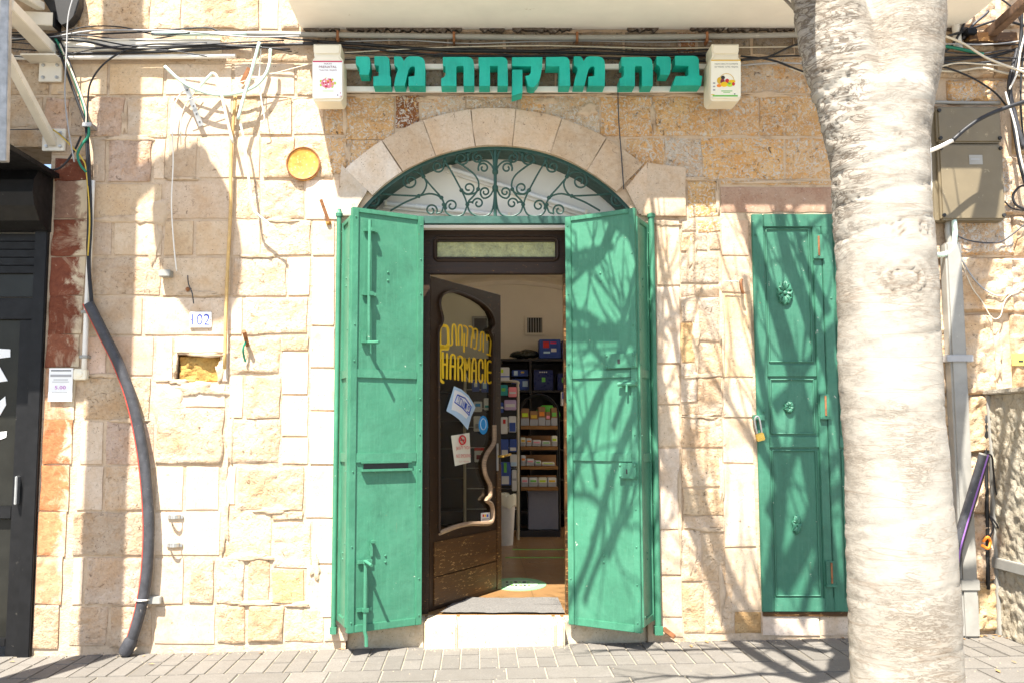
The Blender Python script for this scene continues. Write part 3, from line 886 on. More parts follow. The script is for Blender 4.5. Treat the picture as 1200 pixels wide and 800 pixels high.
# plastered board behind the grille with the old tube lamps
board = MB()
zb0 = P(560, 267, 0.30).z
board.box((XL - 0.02, 0.29, zb0), (XR + 0.02, 0.33, AC.z + RI + 0.03))
fb = board.build("fanlight_board", M['plaster'], wall)
def tube_lamp(p0, p1, label, y):
    a, b = P(*p0, y), P(*p1, y)
    t = thing("tube_lamp", label, "lamp", a, "unlit tube lamps behind the fanlight grille")
    m = MB(); dirv = (b - a).normalized(); nrm = dirv.cross(UY).normalized()
    m.obox(a, dirv, UY, nrm, (0, 0.002, -0.028), ((b - a).length, 0.034, 0.028)); m.build("batten", M['white_pvc'], t)
    m = MB(); m.tube([a + dirv * 0.03 - UY * 0.02, b - dirv * 0.03 - UY * 0.02], 0.015, 10); m.build("glass_tube", M['tube_glass'], t, smooth=True)
    for q in (a + dirv * 0.015, b - dirv * 0.03):
        m = MB(); m.obox(q, dirv, UY, nrm, (0, -0.04, -0.016), (0.015, 0.002, 0.016)); m.build("lamp_holder", M['cream_plastic'], t)
tube_lamp((449, 239), (600, 254), "lower unlit tube lamp lying nearly level behind the left of the grille", 0.25)
tube_lamp((524, 197), (690, 251), "upper unlit tube lamp slanting down to the right behind the grille", 0.25)

# ------------------------------------------------------------------ wooden door frame
WY = 0.22
frame = thing("door_frame", "dark brown wooden door frame with a rippled glass transom over the entrance", "door frame", (P(581, 500, WY).x, WY, 0.2))
xa, xb = P(480, 500, WY).x, P(680, 500, WY).x
zt, zh = P(560, 270, WY).z, P(560, 320.5, WY).z
zs = P(560, 283, WY).z; ze = P(560, 301, WY).z
ga, gb = P(512, 290, WY).x, P(651, 290, WY).x
mb = MB()
mb.bbox(Vector((0,0,0)), UX, UY, UZ, (xa, WY, zs), (xb, WY + 0.07, zt), 0.004)
mb.bbox(Vector((0,0,0)), UX, UY, UZ, (xa, WY, zh), (xb, WY + 0.07, ze), 0.004)
mb.box((xa, WY + 0.001, ze), (ga, WY + 0.069, zs)); mb.box((gb, WY + 0.001, ze), (xb, WY + 0.069, zs))
mb.build("head_rail", M['wood'], frame)
mb = MB(); mb.bbox(Vector((0,0,0)), UX, UY, UZ, (xa - 0.3, WY, ZFL), (P(503, 500, WY).x, WY + 0.07, zh), 0.004); mb.build("jamb", M['wood'], frame)
mb = MB(); mb.bbox(Vector((0,0,0)), UX, UY, UZ, (P(661.5, 500, WY).x, WY, ZFL), (xb + 0.45, WY + 0.07, zh), 0.004); mb.build("jamb", M['wood_panel'], frame)  # right jamb in lighter wood: its sunlit edge is put into the colour
def rrect(cx, cz, w, h, r, n=5):
    out = []
    for sx, sz, a0 in ((1, 1, 0), (-1, 1, 90), (-1, -1, 180), (1, -1, 270)):
        for k in range(n + 1):
            a = math.radians(a0 + 90 * k / n)
            out.append((cx + sx * (w/2 - r) + r * math.cos(a), cz + sz * (h/2 - r) + r * math.sin(a)))
    return out
cx_, cz_ = (ga + gb) / 2, (zs + ze) / 2
ring = [Vector((x, WY - 0.004, z)) for x, z in rrect(cx_, cz_, gb - ga + 0.03, zs - ze + 0.045, 0.03)]
mb = MB(); mb.tube(ring + [ring[0]], 0.012, 8, cap=False); mb.build("bead_moulding", M['wood'], frame, smooth=True)
mb = MB(); mb.box((ga + 0.002, WY + 0.025, ze + 0.001), (gb - 0.002, WY + 0.034, zs - 0.001)); mb.build("transom_glass", M['rippled'], frame)
# plaster band between the green bar and the frame
mb = MB(); mb.box((XL + 0.002, 0.16, zt + 0.003), (XR - 0.002, 0.33, zb0 - 0.003)); mb.build("plaster_band", M['plaster'], wall)

# ------------------------------------------------------------------ entrance door, hinged left, standing open inwards
hA = P(504, 500, WY + 0.05); hB = P(587, 500, 1.18)
hinge = Vector((hA.x, hA.y, ZFL)); du = Vector((hB.x - hA.x, hB.y - hA.y, 0)); DW = du.length; du.normalize()
dn = du.cross(UZ).normalized()          # towards the right / the camera
if dn.y > 0: dn = -dn
DH = 2.19
def DP(px, py, lift=0.0):
    """pixel -> (u, v) on the door's outer face"""
    p = PP(px, py, hinge + dn * lift, dn)
    return ((p - hinge).dot(du), (p - hinge).dot(UZ))
door = thing("entrance_door", "dark brown wooden glazed entrance door standing open inwards, painted in yellow letters", "door", hinge)
zc = DP(545, 700)[1]
top = DP(545, 334)[1]
gout = [(514,624),(513,420),(513.3,388),(516,382),(518,374),(516,364),(514.5,355),(517.5,346),(524,342),(534,342),(546,346),(557,351),(567,357.5),(574,365),(578,374),(578.5,382),(574,388),(576,393),(578.5,400),(578.5,515),
        (576,522),(570,531),(566.5,541),(567,550),(569,558),(573,566),(574,573),(573.5,581),(569,585.5),(574,589),(576.5,596),(576.5,606),(573.5,612),(564,613),(550,613),(535,616),(524,620)]
gl = [DP(*p) for p in gout]
# door wood: outer rectangle minus the glass outline, as a bridged strip of stiles
from mathutils.geometry import tessellate_polygon
th = 0.045
top_u0, top_u1 = DP(504, 322.5)[1], DP(586.5, 347)[1]
ZTd = (top_u0 + top_u1) / 2
outer = [(0.0, 0.006), (DW, 0.006), (DW, ZTd), (0.0, ZTd)]
tr = tessellate_polygon([[Vector((a, b, 0)) for a, b in outer], [Vector((a, b, 0)) for a, b in gl]])
allp = outer + gl
mb = MB()
n = len(allp)
vs = [hinge + du * a + UZ * b for a, b in allp] + [hinge + du * a + UZ * b - dn * th for a, b in allp]
fs = []
for t in tr: fs.append(tuple(t)); fs.append(tuple(n + k for k in reversed(t)))
for i in range(4): j = (i + 1) % 4; fs.append((i, j, n + j, n + i))
for i in range(len(gl)): j = (i + 1) % len(gl); fs.append((4 + i, 4 + j, n + 4 + j, n + 4 + i))
mb.add(vs, fs)
mb.build("door_frame_wood", M['wood'], door)
# lower panel, boards
pb = [DP(510, 706), DP(583, 676)]
u0, u1 = 0.05, DW - 0.09
v0 = 0.03; vtop = min(g[1] for g in gl) - 0.05
vs_ = [v0, v0 + (vtop - v0) * 0.45, vtop]
for a, b in zip(vs_[:-1], vs_[1:]):
    mb = MB(); mb.bbox(hinge, du, UZ, dn, (u0, a + 0.003, 0.0), (u1, b - 0.003, 0.008), 0.003); mb.build("panel_board", M['wood_panel'], door)
mb = MB(); mb.bbox(hinge, du, UZ, dn, (DW - 0.075, 0.01, 0.0), (DW - 0.004, ZTd * 0.42, 0.006), 0.002); mb.build("stile_face", M['wood_panel'], door)
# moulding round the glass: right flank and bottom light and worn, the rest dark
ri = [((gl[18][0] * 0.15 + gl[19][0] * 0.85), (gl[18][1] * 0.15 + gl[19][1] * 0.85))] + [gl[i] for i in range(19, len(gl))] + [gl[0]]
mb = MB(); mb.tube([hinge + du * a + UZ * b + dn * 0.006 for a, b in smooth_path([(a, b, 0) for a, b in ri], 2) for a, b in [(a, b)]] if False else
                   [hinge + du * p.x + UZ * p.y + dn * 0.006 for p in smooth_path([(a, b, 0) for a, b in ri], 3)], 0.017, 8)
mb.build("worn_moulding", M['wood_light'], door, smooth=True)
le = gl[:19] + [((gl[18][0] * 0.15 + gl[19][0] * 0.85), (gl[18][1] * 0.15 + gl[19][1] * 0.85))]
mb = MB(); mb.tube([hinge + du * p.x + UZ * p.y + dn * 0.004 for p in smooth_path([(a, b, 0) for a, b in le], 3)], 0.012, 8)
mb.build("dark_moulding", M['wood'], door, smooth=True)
mb = MB(); mb.prism(gl, hinge, du, UZ, dn, -0.026, -0.022); mb.build("glass_pane", M['glass'], door)
# handle
h0 = DP(582.5, 519); h1 = DP(583, 551); hk = DP(583, 534)
mb = MB(); mb.bbox(hinge, du, UZ, dn, (h0[0] - 0.012, h1[1], 0), (h0[0] + 0.012, h0[1], 0.008), 0.002); mb.build("lock_plate", M['steel'], door)
c = hinge + du * hk[0] + UZ * hk[1]
mb = MB(); mb.tube(smooth_path([c, c + dn * 0.05, c + dn * 0.06 + du * 0.03 + UZ * 0.006, c + dn * 0.055 + du * 0.11 + UZ * 0.012]), 0.010, 8); mb.build("handle", M['brass'], door, smooth=True)

# yellow lettering, stroke by stroke
def stroke_letters(paths, name, mat, w, lift):
    mb = MB()
    for pts in paths:
        q = [DP(505 + x * 90 / 800, 370 + y * 90 / 800, lift) for x, y in pts]
        q = [Vector((a, b, 0)) for a, b in q]
        q = smooth_path(q, 4)
        n = len(q)
        vs = []; fs = []
        for i in range(n):
            t = (q[min(i+1, n-1)] - q[max(i-1, 0)]); t.normalize()
            nn = Vector((-t.y * w, t.x * w * 0.55, 0))
            for pnt in (q[i] + nn, q[i] - nn): vs.append(hinge + du * pnt.x + UZ * pnt.y + dn * lift)
        for i in range(n - 1): fs.append((2*i, 2*i+1, 2*i+3, 2*i+2))
        mb.add(vs, fs)
        for e in (q[0], q[-1]):
            k = 10; vs = [hinge + du * (e.x + math.cos(2*math.pi*j/k) * w) + UZ * (e.y + math.sin(2*math.pi*j/k) * w * 0.55) + dn * (lift + 0.0002) for j in range(k)]
            mb.add(vs, [tuple(range(k))])
    return mb.build(name, mat, door, fix=False)
GL = -0.019
big = [  # the capital P with its long tail
    [(95, 660), (95, 560), (95, 340), (95, 140), (115, 108), (145, 104), (175, 125), (180, 200), (178, 335), (140, 338), (105, 345)],
    [(95, 640), (106, 670), (126, 688)],
    [(110, 330), (140, 320), (168, 320), (172, 300)],
    [(108, 312), (150, 316)],
]
stroke_letters(big, "painted_capital", M['yellow'], 0.019, GL)
heb = [
    [(618, 410), (585, 398)], [(612, 405), (622, 300), (622, 240), (605, 205), (598, 212)],                      # bet
    [(583, 200), (583, 262)],                                                                              # yod
    [(500, 355), (515, 340), (520, 190), (535, 172), (550, 185), (545, 290), (545, 372)],                    # tav
    [(442, 150), (448, 240)], [(445, 140), (470, 138), (484, 165), (478, 250), (468, 335), (448, 335)],      # mem
    [(400, 112), (425, 120), (436, 150), (425, 240), (418, 322)],                                          # resh
    [(348, 190), (346, 280), (344, 370)], [(345, 105), (370, 120), (382, 150), (378, 230), (370, 308)],        # qof
    [(290, 300), (285, 190), (290, 115), (305, 98), (322, 115), (325, 200), (322, 302)],                     # het
    [(205, 305), (220, 290), (222, 180), (228, 105), (242, 92), (256, 110), (262, 200), (266, 300)],             # tav
]
stroke_letters(heb, "painted_hebrew_letters", M['yellow'], 0.0125, GL)
latin = [
    [(125, 385), (124, 500), (126, 640)], [(168, 395), (168, 500), (165, 648)], [(125, 500), (168, 505)],                # H
    [(202, 650), (205, 480), (212, 415), (230, 402), (248, 420), (252, 500), (250, 655)], [(206, 520), (250, 525)],       # A
    [(284, 662), (284, 520), (284, 425)], [(284, 425), (305, 418), (326, 435), (328, 490), (310, 530), (284, 535)], [(310, 532), (324, 575), (326, 668)],   # R
    [(354, 670), (354, 560), (352, 440)], [(352, 440), (366, 500), (376, 555)], [(376, 555), (388, 500), (400, 440)], [(400, 440), (402, 560), (400, 678)],   # M
    [(426, 680), (430, 530), (440, 455), (450, 442), (464, 460), (470, 540), (470, 688)], [(430, 565), (468, 570)],   # A
    [(540, 540), (538, 480), (520, 452), (502, 480), (500, 580), (502, 660), (518, 688), (536, 665), (538, 610)],     # C
    [(566, 455), (566, 560), (563, 692)],                                                                    # I
    [(628, 478), (606, 470), (590, 500), (588, 600), (592, 680), (606, 696), (626, 690)], [(590, 585), (624, 588)],   # E
]
stroke_letters(latin, "painted_latin_letters", M['yellow'], 0.0145, GL)

# signs stuck to the door glass
def door_quad(pts, name, mat, parent, lift, curl=0.0, d=0.0012):
    q = [DP(*p, lift) for p in pts]
    mb = MB(); mb.prism(q, hinge, du, UZ, dn, lift, lift + d)
    return mb.build(name, mat, parent)
def dcent(px, py, lift): 
    a, b = DP(px, py, lift); return hinge + du * a + UZ * b
t = thing("open_sign", "tilted pale blue OPEN card hanging on the entrance door glass", "sign", dcent(540, 478, 0.0))
card = [(532, 452), (541, 456), (549, 463), (554, 471), (557, 477), (552, 488), (548, 503), (544, 498), (538, 491), (530, 485), (523, 481)]
door_quad(card, "card", M['sky_blue'], t, -0.012)
inner = [(532.5, 456), (541, 459.5), (549, 466), (553, 474), (550.5, 484), (546.5, 490), (541, 485), (535, 481.5), (529, 479.5)]
door_quad(inner, "card_print", M['paper'], t, -0.0104)
fr = [(536, 462), (545, 466), (552, 476), (549.5, 486), (541.5, 477), (532.5, 470.5), (536, 462)]
mb = MB(); q = [DP(*p, -0.009) for p in fr]
mb.tube([hinge + du * a + UZ * b + dn * -0.0085 for a, b in q], 0.005, 4, cap=False); mb.build("card_border", M['blue'], t)
a0 = math.atan2(DP(551, 482, 0)[1] - DP(534.5, 466.5, 0)[1], DP(551, 482, 0)[0] - DP(534.5, 466.5, 0)[0])
ux = du * math.cos(a0) + UZ * math.sin(a0); uy = -du * math.sin(a0) + UZ * math.cos(a0)
text("!\u05d7\u05d5\u05ea\u05e4", dcent(543, 473.5, -0.0085), ux, uy, dn, 0.062, M['blue'], "card_lettering", t, width=0.19)
t = thing("no_smoking_sign", "white NO SMOKING notice with red print on the door glass", "sign", dcent(540, 526, 0.0))
door_quad([(528.5, 510), (550, 506.5), (551.5, 541), (533, 545.5)], "sheet", M['cream_card'], t, -0.012)
c = dcent(540.5, 515, -0.010)
mb = MB(); mb.tube([c + du * math.cos(k * math.pi / 10) * 0.045 + UZ * math.sin(k * math.pi / 10) * 0.030 for k in range(21)], 0.006, 5, cap=False)
mb.tube([c - du * 0.03 + UZ * 0.020, c + du * 0.03 - UZ * 0.020], 0.005, 5); mb.build("prohibition_ring", M['red'], t)
mb = MB(); mb.obox(c, du, UZ, dn, (-0.028, -0.004, 0), (0.026, 0.004, 0.002)); mb.build("cigarette_print", M['print_black'], t)
text("\u05df\u05e9\u05e2\u05dc \u05e8\u05d5\u05e1\u05d0", dcent(541.5, 524.3, -0.0102), du, UZ, dn, 0.034, M['red'], "sign_lettering", t, width=0.21)
text("NO SMOKING", dcent(542, 533.5, -0.0102), du, UZ, dn, 0.026, M['red'], "sign_lettering", t, width=0.21)
text("\u0627\u0644\u062a\u062f\u062e\u064a\u0646", dcent(542.5, 540, -0.0102), du, UZ, dn, 0.016, M['red'], "sign_lettering", t, width=0.14)
t = thing("round_sticker", "bright blue oval sticker on the door glass beside the OPEN card", "sticker", dcent(566, 498, 0.0))
q = [DP(566.3 + math.cos(k * math.pi / 10) * 5.4, 497.5 + math.sin(k * math.pi / 10) * 11, -0.012) for k in range(20)]
mb = MB(); mb.prism(q, hinge, du, UZ, dn, -0.012, -0.0108); mb.build("sticker_disc", M['cyan'], t)
mb = MB(); q = [DP(566.3 + math.cos(k * math.pi / 10) * 3.2, 496.5 + math.sin(k * math.pi / 10) * 6.5, -0.01) for k in range(21)]
mb.tube([hinge + du * a + UZ * b - dn * 0.0098 for a, b in q], 0.004, 4, cap=False); mb.build("sticker_ring", M['sky_blue'], t)
t = thing("card_payment_sticker", "small white payment sticker low on the door glass", "sticker", dcent(568.5, 605, 0.0))
door_quad([(563.5, 600.5), (574, 599.5), (574, 609.5), (563.5, 611)], "sticker_sheet", M['paper'], t, -0.012)
for k, mm in enumerate(('red', 'yellow', 'blue')):
    door_quad([(565.5 + k * 2.4, 602.2), (567.3 + k * 2.4, 602), (567.3 + k * 2.4, 605), (565.5 + k * 2.4, 605.2)], "sticker_print", M[mm], t, -0.0106)
door_quad([(565, 607), (573, 606.2), (573, 608.5), (565, 609.3)], "sticker_print", M['grey_print'], t, -0.0106)

# ------------------------------------------------------------------ green folding shutters
def rivet(mb, o, ux, uz, un, u, v, r=0.006):
    c = o + ux * u + uz * v
    mb.lathe(c, un, [(r, 0), (r * 0.9, r * 0.5), (r * 0.4, r * 0.8)], 8)
def leaf(root, p_near, p_far, z0, z1, mat, rails, name, rail_w=0.05, stile=0.042, flip=False):
    """steel leaf: sheet, framing bars, rails; returns its frame (o, ux, un)"""
    o = Vector((p_near[0], p_near[1], 0)); ux = Vector((p_far[0] - p_near[0], p_far[1] - p_near[1], 0)); W = ux.length; ux.normalize()
    un = ux.cross(UZ).normalized()
    if flip: un = -un
    mb = MB(); mb.obox(o, ux, UZ, un, (0.01, z0 + 0.01, -0.012), (W - 0.01, z1 - 0.01, -0.006)); 
    sheet = mb.build(name + "_sheet", mat, root)
    for a, b in (((0, z0), (stile, z1)), ((W - stile, z0), (W, z1))):
        mb = MB(); mb.bbox(o, ux, UZ, un, (a[0], a[1], -0.03), (b[0], b[1], 0.006), 0.003); mb.build("stile", mat, root)
    zs_ = [(z0, z0 + rail_w * 0.9), (z1 - rail_w * 0.6, z1)] + rails
    for a, b in zs_:
        mb = MB(); mb.bbox(o, ux, UZ, un, (stile + 0.001, a, -0.02), (W - stile - 0.001, b, 0.0045), 0.003); mb.build("rail", mat, root)
    mb = MB()
    for k in range(12):
        v = z0 + 0.06 + (z1 - z0 - 0.12) * k / 11
        if random.random() < 0.75: rivet(mb, o, ux, UZ, un * 1.0, W - stile / 2, v); 
        if random.random() < 0.6: rivet(mb, o, ux, UZ, un * 1.0, stile / 2, v)
    for k in range(len(mb.v)): mb.v[k] = tuple(Vector(mb.v[k]) + un * 0.006)
    for v in [z0 + (z1 - z0) * t_ for t_ in (0.155, 0.17, 0.83, 0.85)]: 
        rivet(mb, o - un * 0.006, ux, UZ, un, W * 0.5, v, 0.008)
    r_ = mb.build("rivets", mat, root, smooth=True); r_["kind"] = "stuff"
    return o, ux, un, W
def on(px, py, o, un, lift=0.0): return PP(px, py, o + un * lift, un)

NY = -0.27
# left
ln = P(410, 500, NY); lf = P(495, 500, 0.0)
lz0 = (P(406, 741.5, NY).z + P(491.5, 731.5, 0).z) / 2; lz1 = (P(413.5, 242.3, NY).z + P(496, 254.2, 0).z) / 2
post = P(394, 500, -0.03)
left = thing("folding_shutter", "sunlit green steel folding shutter left of the entrance, with long bolts and letter slot", "shutter", (post.x, -0.03, 0))
def rz(px, y0, y1, o, un): return (on(px, y1, o, un).z, on(px, y0, o, un).z)
o_, u_ = Vector((ln.x, ln.y, 0)), Vector((lf.x - ln.x, lf.y - ln.y, 0)).normalized()
n_ = u_.cross(UZ); n_ = n_ if n_.y < 0 else -n_
lo, lu, lnn, LW = leaf(left, (ln.x, ln.y), (lf.x, lf.y), lz0, lz1, M['green'], [rz(450, 433, 443, o_, n_), rz(450, 530, 541, o_, n_)], "front_leaf", flip=(u_.cross(UZ).y > 0))
# jamb leaf behind
jl = leaf(left, (post.x + 0.015, 0.0), (ln.x - 0.012, ln.y + 0.012), lz0 + 0.03, lz1 - 0.05, M['green'], [rz(450, 433, 443, o_, n_), rz(450, 530, 541, o_, n_)], "jamb_leaf", stile=0.05)
mb = MB(); mb.tube([(post.x, -0.03, P(394, 741, -0.03).z), (post.x, -0.03, P(394, 252, -0.03).z)], 0.016, 10); mb.build("hinge_post", M['green'], left, smooth=True)
mb = MB(); mb.lathe((post.x, -0.03, P(394, 254, -0.03).z), (0, 0, 1), [(0.022, 0), (0.024, 0.02), (0.012, 0.035), (0.012, 0.05)], 10); mb.build("pivot_cap", M['green'], left, smooth=True)
mb = MB(); mb.box((post.x - 0.02, -0.05, P(394, 742, -0.03).z), (post.x + 0.02, 0.03, P(394, 734, -0.03).z)); mb.build("pivot_bracket", M['green'], left)
def bolt(root, o, un, ux, pts, clamps, name, mat, r=0.011, lift=0.03):
    mb = MB(); mb.tube([on(px, py, o, un, lift) for px, py in pts], r, 8); b = mb.build(name, mat, root, smooth=True)
    for (px, py) in clamps:
        c = on(px, py, o, un, 0.0)
        mb = MB(); mb.bbox(c, ux, UZ, un, (-0.05, -0.012, 0), (0.05, 0.012, 0.012), 0.003); mb.bbox(c, ux, UZ, un, (-0.018, -0.014, 0.012), (0.018, 0.014, 0.045), 0.004)
        mb.build("bolt_clamp", mat, b)
    return b
b = bolt(left, lo, lnn, lu, [(433.5, 258), (432.5, 330), (432.5, 401)], [(434, 270.5), (432, 345)], "upper_bolt", M['green'])
mb = MB(); c = on(432, 400, lo, lnn, 0.03); mb.tube(smooth_path([c, c - lnn * 0.0 - UZ * 0.005, c + lnn * 0.05 + lu * 0.02 - UZ * 0.008, c + lnn * 0.085 + lu * 0.03 - UZ * 0.01]), 0.011, 8)
mb.bbox(on(425, 391, lo, lnn), lu, UZ, lnn, (-0.012, -0.06, 0), (0.02, 0.012, 0.02), 0.003); mb.build("bolt_handle", M['green'], b, smooth=True)
b = bolt(left, lo, lnn, lu, [(428.5, 659), (427.5, 740), (429, 745), (429.5, 757)], [(427, 657.5), (426, 713.5)], "lower_bolt", M['green'], r=0.012)
mb = MB(); c = on(428, 657, lo, lnn, 0.04); mb.tube([c, c + lnn * 0.09 - UZ * 0.015], 0.010, 8); mb.build("bolt_handle", M['green'], b, smooth=True)
mb = MB(); c = on(435, 634, lo, lnn); mb.bbox(c, lu, UZ, lnn, (-0.008, -0.09, 0), (0.008, 0.005, 0.014), 0.003); mb.bbox(c, lu, UZ, lnn, (-0.008, -0.01, 0.0), (0.02, 0.01, 0.03), 0.003); mb.build("catch_hook", M['green'], left)
c0 = on(423, 546, lo, lnn); c1 = on(482, 546, lo, lnn); Ls = (c1 - c0).dot(lu)
mb = MB(); mb.bbox(c0, lu, UZ, lnn, (0, 0.016, -0.004), (Ls, 0.034, 0.012), 0.003); mb.bbox(c0, lu, UZ, lnn, (0.0, -0.034, -0.004), (Ls, -0.018, 0.022), 0.003)
sl = mb.build("letter_slot", M['green'], left)
mb = MB(); mb.obox(c0, lu, UZ, lnn, (0.02, -0.017, -0.008), (Ls - 0.02, 0.015, -0.003)); mb.build("slot_opening", M['rubber'], sl)

# right
rn = P(748, 500, NY); rf = P(664.5, 500, 0.0)
rz0 = (P(757, 741, NY).z + P(670, 731.5, 0).z) / 2; rz1 = (P(743, 244, NY).z + P(663.6, 254.6, 0).z) / 2
rp = P(767.5, 500, -0.03)
right = thing("folding_shutter", "green steel folding shutter right of the entrance, dappled by branch shade, with two lock plates", "shutter", (rp.x, -0.03, 0))
u2 = Vector((rn.x - rf.x, rn.y - rf.y, 0)).normalized(); n2 = u2.cross(UZ); n2 = n2 if n2.y < 0 else -n2
o2 = Vector((rf.x, rf.y, 0))
ro, ru, rnn, RW = leaf(right, (rf.x, rf.y), (rn.x, rn.y), rz0, rz1, M['green'], [rz(700, 434, 443, o2, n2), rz(700, 530, 540, o2, n2)], "front_leaf", flip=(u2.cross(UZ).y > 0))
jr = leaf(right, (rn.x + 0.012, rn.y + 0.012), (rp.x - 0.015, 0.0), rz0 + 0.03, rz1 - 0.05, M['green'], [rz(700, 433, 443, o2, n2), rz(700, 530, 541, o2, n2)], "jamb_leaf", stile=0.05)
mb = MB(); mb.tube([(rp.x, -0.03, P(772, 741, -0.03).z), (rp.x, -0.03, P(763, 254, -0.03).z)], 0.02, 10); mb.build("hinge_post", M['green'], right, smooth=True)
mb = MB(); mb.lathe((rp.x, -0.03, P(763, 255, -0.03).z), (0, 0, 1), [(0.026, 0), (0.028, 0.02), (0.012, 0.03)], 10); mb.build("pivot_cap", M['green'], right, smooth=True)
mb = MB(); mb.box((rp.x - 0.025, -0.052, P(772, 743, -0.03).z), (rp.x + 0.025, 0.03, P(772, 733, -0.03).z)); mb.build("pivot_bracket", M['green'], right)
mb = MB(); mb.bbox(Vector((rp.x + 0.02, -0.04, P(775, 738, -0.03).z)), Vector((0.8, 0, -0.6)), UY, Vector((0.6, 0, 0.8)), (0, 0, 0), (0.09, 0.02, 0.03), 0.004); mb.build("iron_stay", M['brown_rust'], right)
for (x0, y0, x1, y1) in ((710, 413, 747, 432), (727, 542, 747, 560)):
    a = on(x0, y1, ro, rnn); b_ = on(x1, y0, ro, rnn)
    mb = MB(); mb.bbox(a, ru, UZ, rnn, (0, 0, -0.004), ((b_ - a).dot(ru), b_.z - a.z, 0.022), 0.003)
    lp = mb.build("lock_plate", M['green'], right)
    mb = MB(); mb.obox(a, ru, UZ, rnn, ((b_ - a).dot(ru) * 0.42, (b_.z - a.z) * 0.3, 0.0215), ((b_ - a).dot(ru) * 0.5, (b_.z - a.z) * 0.6, 0.0235)); mb.build("keyhole", M['rubber'], lp)
    mb = MB()
    for uu in (0.08, 0.92):
        for vv in (0.15, 0.85): rivet(mb, a + rnn * 0.022, ru, UZ, rnn, (b_ - a).dot(ru) * uu, (b_.z - a.z) * vv, 0.008)
    mb.build("rivets", M['green'], lp, smooth=True)["kind"] = "stuff"
a = on(726, 450, ro, rnn); b_ = on(747, 449, ro, rnn)
mb = MB(); mb.tube([a + rnn * 0.02, a + rnn * 0.02 + ru * (b_ - a).dot(ru)], 0.013, 8); mb.tube([a + rnn * 0.025 + ru * 0.06, a + rnn * 0.03 + ru * 0.06 - UZ * 0.05], 0.007, 6)
mb.bbox(a, ru, UZ, rnn, (0.02, -0.02, 0), (0.12, 0.018, 0.012), 0.003); mb.build("slide_bolt", M['green'], right, smooth=True)

# ------------------------------------------------------------------ small green metal door on the right
GDY = -0.012
gd0 = P(893, 716, GDY); gd1 = P(1012, 251.5, GDY)
gdx0 = (P(880, 251, GDY).x + P(893, 716, GDY).x) / 2
gdoor = thing("metal_door", "small closed green metal door with cast rosettes under a pink stone lintel", "door", (gdx0, 0.0, gd0.z))
G0 = Vector((0, GDY, 0))
def gx(px, py): return P(px, py, GDY).x
def gzv(py): return P(940, py, GDY).z
ZB, ZT_ = gd0.z, gd1.z
x_c0 = (gx(953, 300) + gx(956, 480) + gx(966, 660)) / 3; x_c1 = x_c0 + 0.125
gx1 = gx(1010, 500)
mb = MB(); mb.box((gdx0 + 0.004, GDY + 0.004, ZB + 0.002), (gx1, GDY + 0.03, ZT_ - 0.002)); mb.build("door_sheet", M['green_door'], gdoor)
def gbar(x0, z0, x1, z1, d=0.011, name="stile"):
    mb = MB(); mb.bbox(G0, UX, UY, UZ, (x0, -d, z0), (x1, 0.01, z1), 0.004); return mb.build(name, M['green_door'], gdoor)
gbar(gdx0, ZB, gdx0 + 0.075, ZT_)
gbar(x_c0, ZB + 0.004, x_c0 + 0.055, ZT_ - 0.05, 0.0125); gbar(x_c0 + 0.058, ZB + 0.004, x_c1, ZT_ - 0.05, 0.0165)
gbar(gdx0 + 0.077, ZT_ - 0.085, gx1, ZT_, 0.014, "rail")
gbar(gdx0 + 0.077, ZB, gx1, ZB + 0.085, 0.010, "rail")
for y0, y1 in ((427, 441), (511, 524)):
    gbar(gdx0 + 0.077, gzv(y1), x_c0 - 0.002, gzv(y0), 0.009, "rail"); gbar(x_c1 + 0.002, gzv(y1), gx1, gzv(y0), 0.009, "rail")
# raised bead round each panel
def bead(x0, z0, x1, z1):
    mb = MB()
    pts = [Vector((x0, GDY, z0)), Vector((x1, GDY, z0)), Vector((x1, GDY, z1)), Vector((x0, GDY, z1))]
    for i in range(4): mb.tube([pts[i], pts[(i + 1) % 4]], 0.006, 6)
    mb.build("panel_bead", M['green_door'], gdoor)
zz = [(ZB + 0.09, gzv(526)), (gzv(509), gzv(443)), (gzv(425), ZT_ - 0.09)]
for a, b in zz:
    bead(gdx0 + 0.095, a + 0.008, x_c0 - 0.022, b - 0.008); bead(x_c1 + 0.02, a + 0.008, gx1 - 0.01, b - 0.008)
def rosette(px, py, rx, rzv, petals, name="rosette"):
    c = P(px, py, GDY); mb = MB()
    mb.lathe(c + UY * 0.004, (0, -1, 0), [(rx * 0.3, 0), (rx * 0.28, 0.016), (rx * 0.1, 0.022)], 10)
    for k in range(petals):
        a = 2 * math.pi * k / petals + 0.2
        ca, sa = math.cos(a), math.sin(a)
        base = c + UX * ca * rx * 0.3 + UZ * sa * rzv * 0.3
        tip = c + UX * ca * rx * 0.95 + UZ * sa * rzv * 0.95
        side = UX * -sa * rx * 0.22 + UZ * ca * rzv * 0.22
        mb.tube(smooth_path([base, (base + tip) / 2 + side - UY * 0.012, tip - UY * 0.006], 3), [0.008, 0.011, 0.011, 0.010, 0.009, 0.008, 0.005], 6)
        mb.tube(smooth_path([base, (base + tip) / 2 - side - UY * 0.012, tip - UY * 0.006], 3), [0.008, 0.011, 0.011, 0.010, 0.009, 0.008, 0.005], 6)
        mb.ball(tip, 0.009, 6, 4)
    mb.build(name, M['green_door'], gdoor, smooth=True)
rosette(919.5, 343.5, 0.050, 0.082, 10); rosette(924.5, 477, 0.030, 0.036, 8); rosette(933.5, 614, 0.026, 0.060, 7)
